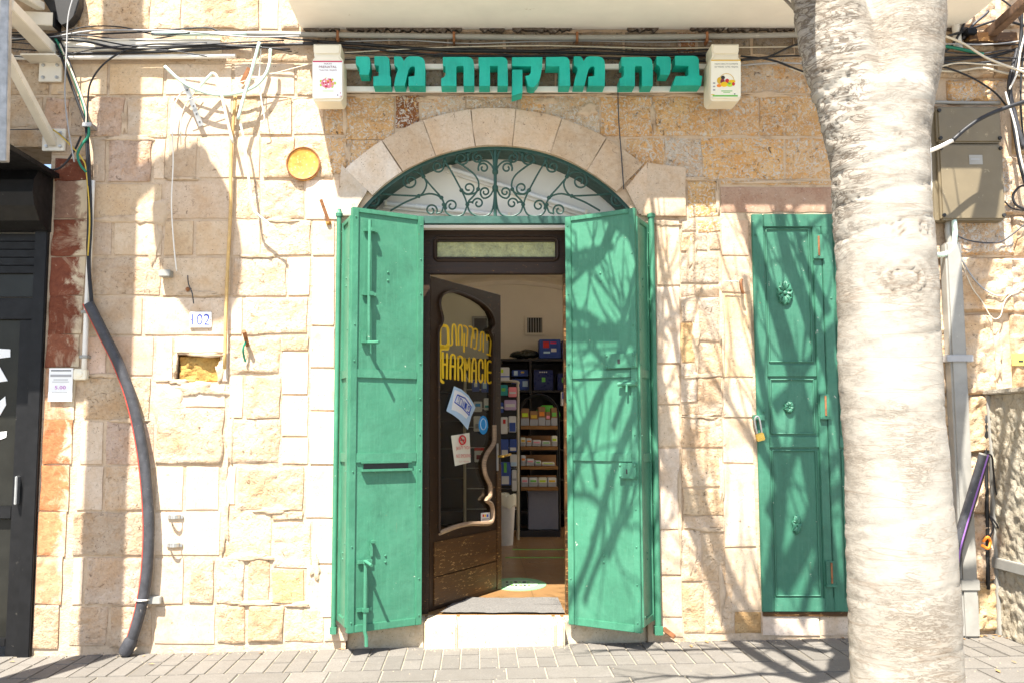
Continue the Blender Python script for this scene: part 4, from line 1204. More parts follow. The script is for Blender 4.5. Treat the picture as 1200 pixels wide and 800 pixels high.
for py in (289, 475, 670):
    k = {289: 957, 475: 965, 670: 972}[py]
    c = P(k, py, GDY)
    h = 0.075
    mb = MB(); mb.bbox(c, UX, UY, UZ, (-0.03, -0.028, -h), (0.03, -0.02, h), 0.002); hg = mb.build("hinge_plate", M['green_door'], gdoor)
    mb = MB(); mb.tube([c + Vector((0.004, -0.030, -h * 0.85)), c + Vector((0.004, -0.030, h * 0.85))], 0.0065, 8); mb.build("rusty_pin", M['brown_rust'], hg, smooth=True)
    mb = MB(); mb.bbox(c, UX, UY, UZ, (-0.034, -0.036, -h - 0.012), (0.036, -0.018, -h + 0.002), 0.002); mb.build("plate_lip", M['green_door'], hg)
mb = MB()
for px, py in ((885, 276), (973, 350), (985, 350), (983, 398), (984, 405), (895, 482)): rivet(mb, P(px, py, GDY) - UY * 0.015, UX, UZ, -UY, 0, 0, 0.008)
mb.build("rivets", M['green_door'], gdoor, smooth=True)["kind"] = "stuff"
mb = MB(); mb.box((gdx0 + 0.01, -0.01, ZB - 0.03), (gx1, 0.03, ZB - 0.003)); mb.build("wooden_sill", M['wood_panel'], gdoor)
hs = P(886, 489, -0.03)
t = thing("padlock", "small brass padlock hanging from a hasp on the green metal door", "padlock", hs)
mb = MB(); mb.bbox(hs, UX, UY, UZ, (-0.02, -0.02, -0.018), (0.05, 0.02, 0.018), 0.003); mb.build("hasp", M['green_door'], t)
mb = MB(); k = P(890.5, 511, -0.055); ctr = k + UZ * 0.02
mb.tube(smooth_path([k + Vector((-0.014, 0, 0.01)), hs + Vector((-0.018, -0.03, -0.02)), hs + Vector((-0.004, -0.035, 0.008)), hs + Vector((0.014, -0.03, -0.015)), k + Vector((0.016, 0, 0.01))]), 0.0055, 8); mb.build("shackle", M['steel'], t, smooth=True)
ax = Vector((0.97, 0, 0.25)).normalized(); az = Vector((-0.25, 0, 0.97)).normalized()
mb = MB(); mb.bbox(k, ax, UY, az, (-0.026, -0.014, -0.028), (0.026, 0.014, 0.022), 0.005); mb.build("lock_body", M['brass'], t, smooth=True)

# ------------------------------------------------------------------ shop interior
RX0, RX1, RYB = -1.55, 2.35, 6.12
room = thing("pharmacy_room", "dim pharmacy interior with vaulted ceiling seen through the open doorway", "room", (0, 0.45, ZFL))
def floor_mat():
    n = NT("tan_shop_floor")
    sx = n.t.nodes.new("ShaderNodeTexBrick"); n.L(n.obj, sx.inputs["Vector"])
    sx.inputs["Scale"].default_value = 1.0; sx.inputs["Brick Width"].default_value = 0.40; sx.inputs["Row Height"].default_value = 0.40; sx.offset = 0
    sx.inputs["Mortar Size"].default_value = 0.003
    sx.inputs["Color1"].default_value = (0.27, 0.15, 0.06, 1); sx.inputs["Color2"].default_value = (0.32, 0.18, 0.075, 1); sx.inputs["Mortar"].default_value = (0.15, 0.085, 0.035, 1)
    f = n.noise(5, 6, 0.7, dist=0.8)
    col = n.mix(0.5, sx.outputs[0], n.ramp(f, [(0.3, 0.55), (0.7, 1.0)]), 'MULTIPLY')
    return n.out(col, n.ramp(f, [(0.3, 0.25), (0.7, 0.4)]), spec=0.4)
M['shop_floor'] = floor_mat()
mb = MB(); mb.box((RX0, 0.222, ZFL - 0.12), (RX1, RYB + 0.2, ZFL)); mb.build("shop_floor", M['shop_floor'], room)
mb = MB(); mb.box((RX0 - 0.15, 0.43, ZFL), (RX0, RYB + 0.2, 4.0)); mb.box((RX1, 0.43, ZFL), (RX1 + 0.15, RYB + 0.2, 4.0)); mb.build("side_wall", M['plaster_in'], room)
mb = MB(); mb.box((RX0 - 0.15, RYB, ZFL), (RX1 + 0.15, RYB + 0.2, 4.0)); mb.build("back_wall", M['plaster_in'], room)
mb = MB()
NV = 24; zsp, rise = 2.30, 1.08; xm, hw = (RX0 + RX1) / 2, (RX1 - RX0) / 2
pr = [(xm - hw * math.cos(math.pi * k / NV), zsp + rise * math.sin(math.pi * k / NV)) for k in range(NV + 1)]
for (x0, z0), (x1, z1) in zip(pr[:-1], pr[1:]):
    for (y0, y1) in (((0.43, 1.3), (4.4, RYB)) if 0.85 < (x0 + x1) / 2 < 2.2 else ((0.43, RYB),)):      # gap added in the vault, out of view, to let sun brighten the room
        mb.add([(x0, y0, z0), (x1, y0, z1), (x1, y1, z1), (x0, y1, z0), (x0, y0, z0 + 0.12), (x1, y0, z1 + 0.12), (x1, y1, z1 + 0.12), (x0, y1, z0 + 0.12)],
           [(0, 3, 2, 1), (4, 5, 6, 7), (0, 1, 5, 4), (3, 7, 6, 2)])
mb.build("vaulted_ceiling", M['plaster_in'], room, smooth=True)
mb = MB(); mb.box((RX0 - 0.15, 0.335, zh + 0.03), (RX1 + 0.15, 0.43, 4.0)); mb.box((RX0 - 0.15, 0.425, ZFL - 0.1), (XL + 0.02, 0.455, zh + 0.03)); mb.box((XR - 0.02, 0.425, ZFL - 0.1), (RX1 + 0.15, 0.455, zh + 0.03))
mb.build("front_wall", M['plaster_in'], room)
# a cornice rib of the vault on the back wall
mb = MB(); mb.tube([(x, RYB - 0.03, z - 0.10) for x, z in pr], 0.05, 6); mb.build("vault_rib", M['plaster_in'], room, smooth=True)

BY = RYB - 0.004
t = thing("wall_vent", "small square louvred vent high on the back wall of the shop", "vent", P(626, 381, BY))
a, b = P(615, 393, BY), P(638, 370, BY)
mb = MB()
mb.box((a.x, BY - 0.03, a.z), (b.x, BY, a.z + 0.03)); mb.box((a.x, BY - 0.03, b.z - 0.03), (b.x, BY, b.z))
mb.box((a.x, BY - 0.03, a.z + 0.03), (a.x + 0.03, BY, b.z - 0.03)); mb.box((b.x - 0.03, BY - 0.03, a.z + 0.03), (b.x, BY, b.z - 0.03)); mb.build("vent_frame", M['plaster_in'], t)
mb = MB(); mb.box((a.x + 0.03, BY - 0.008, a.z + 0.03), (b.x - 0.03, BY - 0.002, b.z - 0.03)); mb.build("vent_back", M['rubber'], t)
for k in range(6):
    x = a.x + 0.045 + (b.x - a.x - 0.09) * k / 5
    mb = MB(); mb.box((x - 0.006, BY - 0.022, a.z + 0.03), (x + 0.006, BY - 0.01, b.z - 0.03)); mb.build("slat", M['grey_print'], t)
t = thing("wall_vent", "dark square vent seen through the door glass, left of the other vent", "vent", P(563, 380, BY))
a, b = P(553, 391, BY), P(573, 371, BY)
mb = MB(); mb.box((a.x, BY - 0.03, a.z), (b.x, BY, b.z)); mb.build("vent_frame", M['grey_print'], t)
mb = MB(); mb.box((a.x + 0.03, BY - 0.034, a.z + 0.03), (b.x - 0.03, BY - 0.029, b.z - 0.03)); mb.build("vent_back", M['rubber'], t)

# the black shelving on the back wall
SY = 5.66
def Q(px, py, Y): return P(px, py, Y)
shelf = thing("wall_shelving", "tall black shelving along the back wall of the shop", "shelving", (Q(600, 600, SY).x, SY, ZFL))
sx0, sx1 = Q(470, 500, SY).x, Q(720, 500, SY).x
stz = Q(600, 420, SY).z
mb = MB(); mb.box((sx0, RYB - 0.03, ZFL + 0.002), (sx1, RYB - 0.006, stz - 0.03)); mb.build("back_panel", M['shelf'], shelf)
mb = MB(); mb.bbox(Vector((0,0,0)), UX, UY, UZ, (sx0, SY, stz - 0.03), (sx1, RYB - 0.006, stz), 0.003); mb.build("shelf_board", M['shelf'], shelf)
for py in (458, 492, 527, 562, 600):
    z = Q(600, py, SY).z
    mb = MB(); mb.box((sx0, SY + 0.004, z - 0.012), (sx1, RYB - 0.03, z + 0.012)); mb.build("shelf_board", M['shelf'], shelf)
for px in (470, 510, 548, 587, 622, 664, 720):
    x = Q(px, 500, SY).x
    mb = MB(); mb.box((x - 0.014, SY + 0.002, ZFL), (x + 0.014, RYB - 0.03, stz - 0.031)); mb.build("upright", M['shelf'], shelf)

def pack(px0, py0, px1, py1, Y, d, mat, label, prints=(), name="product_box", group=None, cat="box"):
    a, b = Q(px0, py1, Y), Q(px1, py0, Y)
    t = thing(name, label, cat, ((a.x + b.x) / 2, Y, a.z), group)
    mb = MB(); mb.bbox(Vector((0,0,0)), UX, UY, UZ, (a.x, Y, a.z), (b.x, Y + d, b.z), 0.006); mb.build("carton", mat, t)
    for (u0, v0, u1, v1, pm) in prints:
        mb = MB(); mb.box((a.x + (b.x - a.x) * u0, Y - 0.003, a.z + (b.z - a.z) * v0), (a.x + (b.x - a.x) * u1, Y + 0.001, a.z + (b.z - a.z) * v1)); mb.build("print", M[pm] if isinstance(pm, str) else pm, t)
    return t
M['pack_blue'] = flat("blue_packaging", (0.02, 0.06, 0.30), 0.35); M['pack_navy'] = flat("navy_packaging", (0.012, 0.02, 0.11), 0.3)
M['pack_white'] = flat("white_packaging", (0.62, 0.62, 0.60), 0.4); M['pack_lilac'] = flat("lilac_packaging", (0.48, 0.36, 0.55), 0.4)
M['pack_teal'] = flat("teal_packaging", (0.02, 0.28, 0.28), 0.4); M['card_brown'] = flat("brown_cardboard", (0.30, 0.16, 0.07), 0.7)
M['tan_wood'] = wood_mat("tan_shelf_wood", (0.30, 0.15, 0.045), (0.45, 0.28, 0.12))
M['bag_black'] = flat("dark_bag_plastic", (0.025, 0.028, 0.020), 0.25)
pack(632, 397.5, 657, 419.5, SY + 0.05, 0.3, M['pack_blue'], "large blue diaper pack with red square on top of the black shelving", [(0.18, 0.55, 0.46, 0.88, 'red'), (0.52, 0.76, 0.80, 0.86, 'crimson'), (0.55, 0.34, 0.80, 0.52, 'pack_white'), (0.2, 0.26, 0.5, 0.36, 'sky_blue')])
pack(658.5, 399, 690, 419.5, SY + 0.05, 0.3, M['pack_navy'], "second blue pack on the shelving top, half hidden by the right shutter")
a, b = Q(600, 419.5, SY + 0.1), Q(631, 409, SY + 0.1)
mb = MB()
mb.ball(((a.x * 0.6 + b.x * 0.4), SY + 0.2, a.z + 0.05), 0.16, 14, 8, (1.0, 0.6, 0.30)); mb.ball((a.x * 0.35 + b.x * 0.65, SY + 0.2, a.z + 0.065), 0.13, 14, 8, (1.0, 0.6, 0.42)); mb.ball((a.x * 0.8 + b.x * 0.2, SY + 0.22, a.z + 0.035), 0.09, 12, 8, (1.1, 0.6, 0.30))
for i, p in enumerate(mb.v):
    n_1 = fbm(np.array([p]) * 14, 3, 3)[0] * 0.012
    mb.v[i] = (p[0], p[1] + n_1, max(a.z, p[2] + n_1))
tag(mb.build("plastic_bag", M['bag_black'], None, smooth='all', loc=(a.x, SY + 0.2, a.z)), "crumpled dark plastic bag lying on top of the black shelving", "bag")
pack(600, 433, 619, 440.5, SY + 0.06, 0.28, M['pack_blue'], "upper blue packet on the shelving under the dark bag", [(0.12, 0.15, 0.35, 0.85, 'sky_blue'), (0.55, 0.5, 0.75, 0.75, 'gold')])
pack(600, 443.5, 620, 456.5, SY + 0.06, 0.28, M['pack_blue'], "lower blue packet on the shelving under the dark bag", [(0.62, 0.3, 0.92, 0.8, 'sky_blue')])
pack(625.5, 433, 648, 456.5, SY + 0.05, 0.28, M['pack_navy'], "navy pack with white dots along its top edge on the shelving", [(0.30 + 0.11 * k, 0.86, 0.36 + 0.11 * k, 0.92, 'pack_white') for k in range(4)] + [(0.42, 0.4, 0.6, 0.62, 'print_green')])
pack(653.5, 437, 676, 456.5, SY + 0.05, 0.28, M['pack_navy'], "blue pack with a green square at the shelving's right end", [(0.22, 0.45, 0.42, 0.75, 'print_green')])
pack(657.5, 458.5, 672, 475, SY - 0.3, 0.1, M['pack_white'], "white and blue packet hanging at the right end of the shelving", [(0.1, 0.5, 0.9, 0.95, 'blue')])
for k, (x0, x1, py0, mname) in enumerate([(512,519,444,'pack_white'),(521,528,446,'pack_teal'),(530,537,445,'pack_white'),(539,546,446,'pack_lilac'),(513,523,478,'pack_navy'),(526,535,479,'pack_white'),(538,546,480,'pack_navy')]):
    pass

# peg rack left with hanging products
RY = 4.4
rack = thing("peg_rack", "cream tubular rack hung with small products behind the open door", "rack", (Q(590, 600, RY).x, RY, ZFL))
rx0 = Q(545, 500, RY).x
mb = MB(); mb.tube(smooth_path([Vector((rx0, RY, ZFL)), Vector((rx0, RY, Q(590, 452, RY).z)), Vector((rx0 + 0.06, RY, Q(590, 446.5, RY).z)), Vector((Q(602, 446, RY).x, RY, Q(602, 446.5, RY).z)), Vector((Q(606.5, 452, RY).x, RY, Q(606, 452, RY).z)), Vector((Q(607, 470, RY).x, RY, Q(607, 475, RY).z)), Vector((Q(607, 606, RY).x, RY, ZFL))], 6), 0.016, 8)
mb.build("tube_frame", simple("cream_tube", (0.42, 0.38, 0.28), 0.4), rack, smooth=True)
mb = MB(); mb.box((rx0 + 0.02, RY + 0.02, ZFL + 0.1), (Q(606, 500, RY).x, RY + 0.035, Q(590, 449, RY).z)); mb.build("back_panel", M['shelf'], rack)
for py in (456, 478, 500, 524, 548, 572, 596):
    z = Q(590, py, RY).z
    mb = MB(); mb.tube([(rx0 + 0.02, RY + 0.01, z), (Q(606, 500, RY).x, RY + 0.01, z)], 0.006, 6); mb.build("cross_rod", M['steel'], rack)
    
prod = [(586,430,597,446,'pack_white',[(0.0,0.28,1,0.36,'blue'),(0.1,0.6,0.35,0.85,'lime')],"white carton standing on top of the peg rack"),
 (586,450.5,595,463,'pack_teal',[(0.2,0.4,0.7,0.7,'print_green')],"teal packet in the top row of the peg rack"),
 (596,453,605.5,464.5,'pink',[(0.1,0.3,0.9,0.5,'pack_white')],"pink and white packet in the top row of the peg rack"),
 (586,471,590,483,'pack_blue',[(0.1,0.4,0.9,0.6,'pack_white')],"narrow blue packet in the second row of the peg rack"),
 (591,468,605,480,'pack_lilac',[(0.1,0.3,0.9,0.6,'pack_white')],"wide lilac packet in the second row of the peg rack"),
 (587,488,595,508,'pack_white',[(0.3,0.6,0.7,0.85,'red')],"white bottle pack in the third row of the peg rack"),
 (596,487,605,506,'pack_white',[(0.1,0.05,0.9,0.6,'pack_blue')],"blue and white sachet in the third row of the peg rack"),
 (586,514,596,535,'pack_blue',[(0.2,0.05,0.9,0.4,'pack_white')],"blue packet with white corner in the fourth row of the peg rack"),
 (597,514,605.5,529,'pack_blue',[(0.1,0.1,0.9,0.35,'pack_white')],"smaller blue packet in the fourth row of the peg rack"),
 (598,532,606,546,'pack_white',[(0.1,0.05,0.9,0.35,'sky_blue')],"white packet in the fifth row of the peg rack"),
 (586,541,599,568,'pack_blue',[(0.15,0.05,0.8,0.4,'pack_white'),(0.35,0.55,0.6,0.98,'print_green')],"large pale blue packet with green leaf in the fifth row of the peg rack"),
 (600,550,605.5,575,'pack_white',[(0.1,0.5,0.9,0.6,'grey_print')],"thin white packet low on the peg rack"),
 (553,445,562,458,'pack_blue',[(0.3,0.4,0.7,0.8,'pack_white')],"blue packet behind the word on the glass, left of three"),
 (564,445,573,459,'pack_blue',[(0.2,0.3,0.7,0.8,'sky_blue')],"blue packet behind the glass, middle of the rack's left side"),
 (555,470,565,482,'pack_white',[(0.2,0.5,0.8,0.8,'cyan')],"white packet behind the glass next to the OPEN card"),
 (567,466,577,480,'pack_white',[(0.1,0.2,0.9,0.4,'pack_teal')],"white and teal packet behind the glass above the blue sticker"),
 (555,487,564,505,'pack_white',[(0.2,0.2,0.8,0.5,'grey_print')],"tall white packet behind the glass left of the blue sticker"),
 (556,524,567,541,'pack_white',[(0.0,0.8,1,1,'red'),(0.2,0.2,0.8,0.5,'maroon')],"white packet with red top behind the glass beside the NO SMOKING notice"),
]
for (x0, y0, x1, y1, mm, pr_, lb) in prod:
    pack(x0, y0, x1, y1, RY - 0.09, 0.07, M[mm], lb, pr_, "product_packet", "products hung on the peg rack", "packet")

# arched wire stand with wooden shelves
WYs = 4.7
stand = thing("display_stand", "black arched metal stand with wooden shelves of small medicine boxes", "display stand", (Q(630, 606, WYs).x, WYs, ZFL))
wx0, wx1 = Q(609, 540, WYs).x, Q(655, 540, WYs).x
wxm, wr = (wx0 + wx1) / 2, (wx1 - wx0) / 2
wz = Q(630, 487, WYs).z
arch = [Vector((wx0, WYs, ZFL)), Vector((wx0, WYs, wz - 0.3))] + [Vector((wxm - wr * math.cos(math.pi * k / 14), WYs, wz + wr * 1.1 * math.sin(math.pi * k / 14))) for k in range(15)] + [Vector((wx1, WYs, wz - 0.3)), Vector((wx1, WYs, ZFL))]
mb = MB(); mb.tube(arch, 0.013, 8); mb.build("arched_frame", M['black_steel'], stand, smooth=True)
mb = MB(); mb.tube([p + UY * 0.26 for p in arch], 0.013, 8); mb.build("arched_frame", M['black_steel'], stand, smooth=True)
mb = MB(); mb.box((wx0, WYs - 0.05, ZFL), (wx1, WYs + 0.3, ZFL + 0.07)); mb.build("base", M['shelf'], stand)
for py in (499.5, 523.5, 546.5, 571):
    z = Q(630, py, WYs).z
    mb = MB(); mb.bbox(Vector((0,0,0)), UX, UY, UZ, (wx0 + 0.012, WYs - 0.02, z - 0.03), (wx1 - 0.012, WYs + 0.26, z + 0.008), 0.004); mb.build("shelf_board", M['tan_wood'], stand)
    mb = MB(); mb.box((wx0 + 0.012, WYs + 0.25, z + 0.008), (wx1 - 0.012, WYs + 0.262, z + 0.13)); mb.build("shelf_back", M['card_brown'], stand)
mats_ = ['pack_white', 'cream_card', 'pack_white', 'pack_white']
rowsb = [(499.0, [(610.5,620,478),(621,630.5,481),(631,639,476),(639.5,645,482),(646,653,477)]), (523.0, [(610,616,512),(617,623,513),(624,634,515),(635,645,516),(646.5,653,510)]),
         (546.0, [(610.5,616,533),(617,626,537),(627,634,539),(635,650,541)]), (570.5, [(611,619,559),(620,630,559),(631,641,559),(642,652,559)])]
words = ["top", "second", "third", "bottom"]; posn = ["first from the left", "second from the left", "third from the left", "fourth from the left", "last on the right"]
for ri_, (py, items) in enumerate(rowsb):
    for k, (x0, x1, yt) in enumerate(items):
        pr_ = [(0.0, 0.0, 1.0, 0.42, 'grey_print'), (0.15, 0.5, 0.85, 0.72, ['lime', 'gold', 'orange', 'pink', 'print_green'][(k + ri_) % 5])]
        pack(x0, yt, x1, py - 1.0, WYs - 0.012, 0.16, M['card_brown'] if (ri_ == 0) else M[mats_[(k + ri_) % 4]], "small medicine box on the stand's %s shelf, %s" % (words[ri_], posn[k] if k < len(items) - 1 else posn[4]), pr_, "medicine_box", "medicine boxes on the arched stand")
a = Q(642, 486, WYs + 0.35)
mb = MB(); mb.ball((a.x, WYs + 0.42, a.z), 0.16, 16, 8, (0.95, 0.35, 0.8)); tag(mb.build("green_bag", flat("bright_green_plastic", (0.10, 0.42, 0.03), 0.4), None, smooth='all', loc=(a.x, WYs + 0.42, a.z - 0.12)), "bright green round pack behind the top of the arched stand", "pack")
t = thing("storage_bin", "plain grey storage box under the lowest shelf of the arched stand", "box", Q(636, 600, WYs + 0.05))
a, b = Q(619, 602, WYs + 0.05), Q(654, 574, WYs + 0.05)
mb = MB(); mb.bbox(Vector((0,0,0)), UX, UY, UZ, (a.x, WYs + 0.05, ZFL + 0.072), (b.x, WYs + 0.25, b.z), 0.008); mb.build("box_body", flat("grey_box_card", (0.20, 0.21, 0.26), 0.6), t)
mb = MB(); mb.bbox(Vector((0,0,0)), UX, UY, UZ, (a.x - 0.008, WYs + 0.042, b.z - 0.03), (b.x + 0.008, WYs + 0.258, b.z + 0.012), 0.004); mb.build("box_lid", flat("grey_box_lid", (0.22, 0.23, 0.28), 0.6), t)
# waste bin
c = Q(590, 611, 3.95)
t = thing("waste_bin", "white waste bin with a liner just behind the door's edge", "bin", (c.x, 3.95, ZFL))
mb = MB(); h = 0.50; mb.lathe((c.x, 3.95, ZFL), (0, 0, 1), [(0.10, 0.0), (0.13, h), (0.122, h), (0.095, 0.02)], 20); mb.build("bin_body", M['pack_white'], t, smooth=True)
mb = MB(); mb.lathe((c.x, 3.95, ZFL), (0, 0, 1), [(0.136, h - 0.10), (0.138, h + 0.01), (0.120, h + 0.02), (0.115, h - 0.06)], 20)
for i, p in enumerate(mb.v): mb.v[i] = (p[0], p[1], p[2] + 0.02 * math.sin(i * 1.7))
mb.build("bin_liner", M['cream_card'], t, smooth=True)
# floor details
zf = ZFL + 0.003
def flr(px, py): 
    d = ray(px, py); k = (zf - CAM.z) / d.z; return CAM + d * k
def tape(p0, p1, label):
    a, b = flr(*p0), flr(*p1)
    mb = MB(); mb.box((a.x, a.y - 0.02, ZFL), (b.x + 0.4, a.y + 0.02, zf))
    tag(mb.build("floor_tape", M['print_green'], None, loc=(a.x, a.y, ZFL)), label, "tape")
tape((592, 652.5), (664, 652.5), "nearer green tape line across the shop floor")
tape((600, 643), (664, 643), "farther green tape line across the shop floor")
c = flr(607, 683.5)
rx_ = (flr(640, 683.5).x - flr(574, 683.5).x) / 2; ry_ = (flr(607, 676).y - flr(607, 691).y) / 2
t = thing("floor_sticker", "pale green oval keep-your-distance sticker on the sunlit shop floor", "floor sticker", (c.x, c.y, ZFL))
mb = MB()
mb.prism([(math.cos(2*math.pi*k/32) * rx_, math.sin(2*math.pi*k/32) * ry_) for k in range(32)], Vector((c.x, c.y, ZFL)), UX, UY, UZ, 0, 0.003); mb.build("sticker_disc", flat("pale_green_vinyl", (0.20, 0.46, 0.22), 0.5), t)
mb = MB()
mb.prism([(math.cos(2*math.pi*k/32) * rx_ * 0.7, math.sin(2*math.pi*k/32) * ry_ * 0.66) for k in range(32)], Vector((c.x, c.y, ZFL)), UX, UY, UZ, 0.003, 0.0045); mb.build("sticker_centre", flat("white_green_vinyl", (0.36, 0.52, 0.34), 0.5), t)
for k in range(2):
    for j in range(6):
        mb = MB(); x = c.x - rx_ * 0.42 + j * rx_ * 0.15; y = c.y + (0.5 - k) * ry_ * 0.5
        mb.box((x, y - ry_ * 0.1, zf + 0.001), (x + rx_ * random.uniform(0.08, 0.13), y + ry_ * 0.1, zf + 0.0025)); mb.build("sticker_print", M['print_green'] if j % 2 else M['print_black'], t)
mb = MB()
MY0 = 0.215
a0, b0, c0_, d0_ = P(505, 713, MY0), P(662, 713, MY0), flr(663, 701), flr(540, 700)
y1m = c0_.y
nx_, ny_ = 40, 14
for j in range(ny_ + 1):
    for i in range(nx_ + 1):
        u, v = i / nx_, j / ny_
        x0 = a0.x + 0.06 + (d0_.x - a0.x - 0.06) * v; x1 = b0.x
        mb.v.append((x0 + (x1 - x0) * u, MY0 + (y1m - MY0) * v, ZFL + 0.012 + 0.004 * fbm(np.array([[u * 9, v * 5, 0]]), 4, 3)[0]))
for j in range(ny_):
    for i in range(nx_):
        k = j * (nx_ + 1) + i; mb.f.append((k, k + 1, k + nx_ + 2, k + nx_ + 1)); mb.m.append(0)
tag(mb.build("door_mat", M['mat'], None, loc=(0.1, 0.4, ZFL)), "thin grey door mat just inside the entrance", "door mat")

# ------------------------------------------------------------------ the shop sign
sign = thing("shop_sign", "teal Hebrew block lettering on white rails over the arch", "sign", P(620, 100, -0.02))
RYs = -0.05
for py, h in ((78, 3.0), (104.5, 3.2)):
    a, b = P(402, py + h, RYs), P(836, py - h, RYs)
    mb = MB(); mb.bbox(Vector((0,0,0)), UX, UY, UZ, (a.x, RYs, a.z), (b.x, RYs + 0.025, b.z), 0.003); mb.build("rail", M['white_pvc'], sign)
def shift(poly, dx): return [(x + dx, y) for x, y in poly]
nun = [(355,145),(408,145),(419,150),(425,160),(427,238),(432,242),(432,283),(350,283),(350,240),(375,237),(375,189),(355,187)]
yod = [(268,146),(322,146),(331,150),(334,158),(335,200),(331,222),(327,232),(285,231),(285,202),(279,190),(268,184)]
mem = [(447,146),(478,146),(488,156),(493,168),(505,150),(520,145),(562,146),(580,152),(590,166),(593,190),(592,284),(515,283),(515,241),(543,237),(545,200),(541,192),(525,194),(515,208),(497,283),(447,283),(452,250),(465,208),(461,195),(448,188)]
tav = [(676,149),(790,148),(808,152),(818,163),(823,190),(823,284),(773,284),(773,196),(769,190),(745,190),(739,196),(739,284),(668,284),(668,249),(682,243),(688,232),(688,196),(684,191),(676,190)]
het = [(843,150),(955,149),(970,153),(979,166),(981,284),(933,284),(933,190),(897,190),(897,284),(846,284),(848,192),(843,188)]
qtop = [(1000,150),(1143,149),(1141,200),(1132,245),(1122,268),(1106,288),(1090,290),(1074,283),(1070,262),(1062,238),(1080,234),(1088,222),(1090,192),(1000,190)]
qleg = [(1001,208),(1049,208),(1049,316),(1001,330)]
resh = [(80,149),(165,148),(181,152),(190,166),(193,284),(142,284),(142,192),(80,192)]
bet = [(685,143),(772,143),(788,148),(796,160),(798,234),(812,238),(806,282),(674,282),(688,238),(742,238),(748,232),(748,190),(685,188)]
LY, LB = -0.165, -0.05
def letter(polys, ox):
    o0 = Vector((0, 0, 0)); mb = MB(); fm = MB()
    for poly in polys:
        q = [P(ox + x / 4.0, 30 + y / 4.0, LY) for x, y in poly]
        mb.prism([(p.x, p.z) for p in q], o0, UX, UZ, UY, LY, LB)
    return mb.build("letter", M['teal'], sign)
for polys, ox in (([yod], 350), ([nun], 350), ([mem], 350), ([tav], 350), ([het], 350), ([qtop, qleg], 350), ([resh], 620), ([shift(mem, -237)], 620), ([shift(tav, -243)], 620), ([shift(yod, 330)], 620), ([bet], 620)):
    letter(polys, ox)

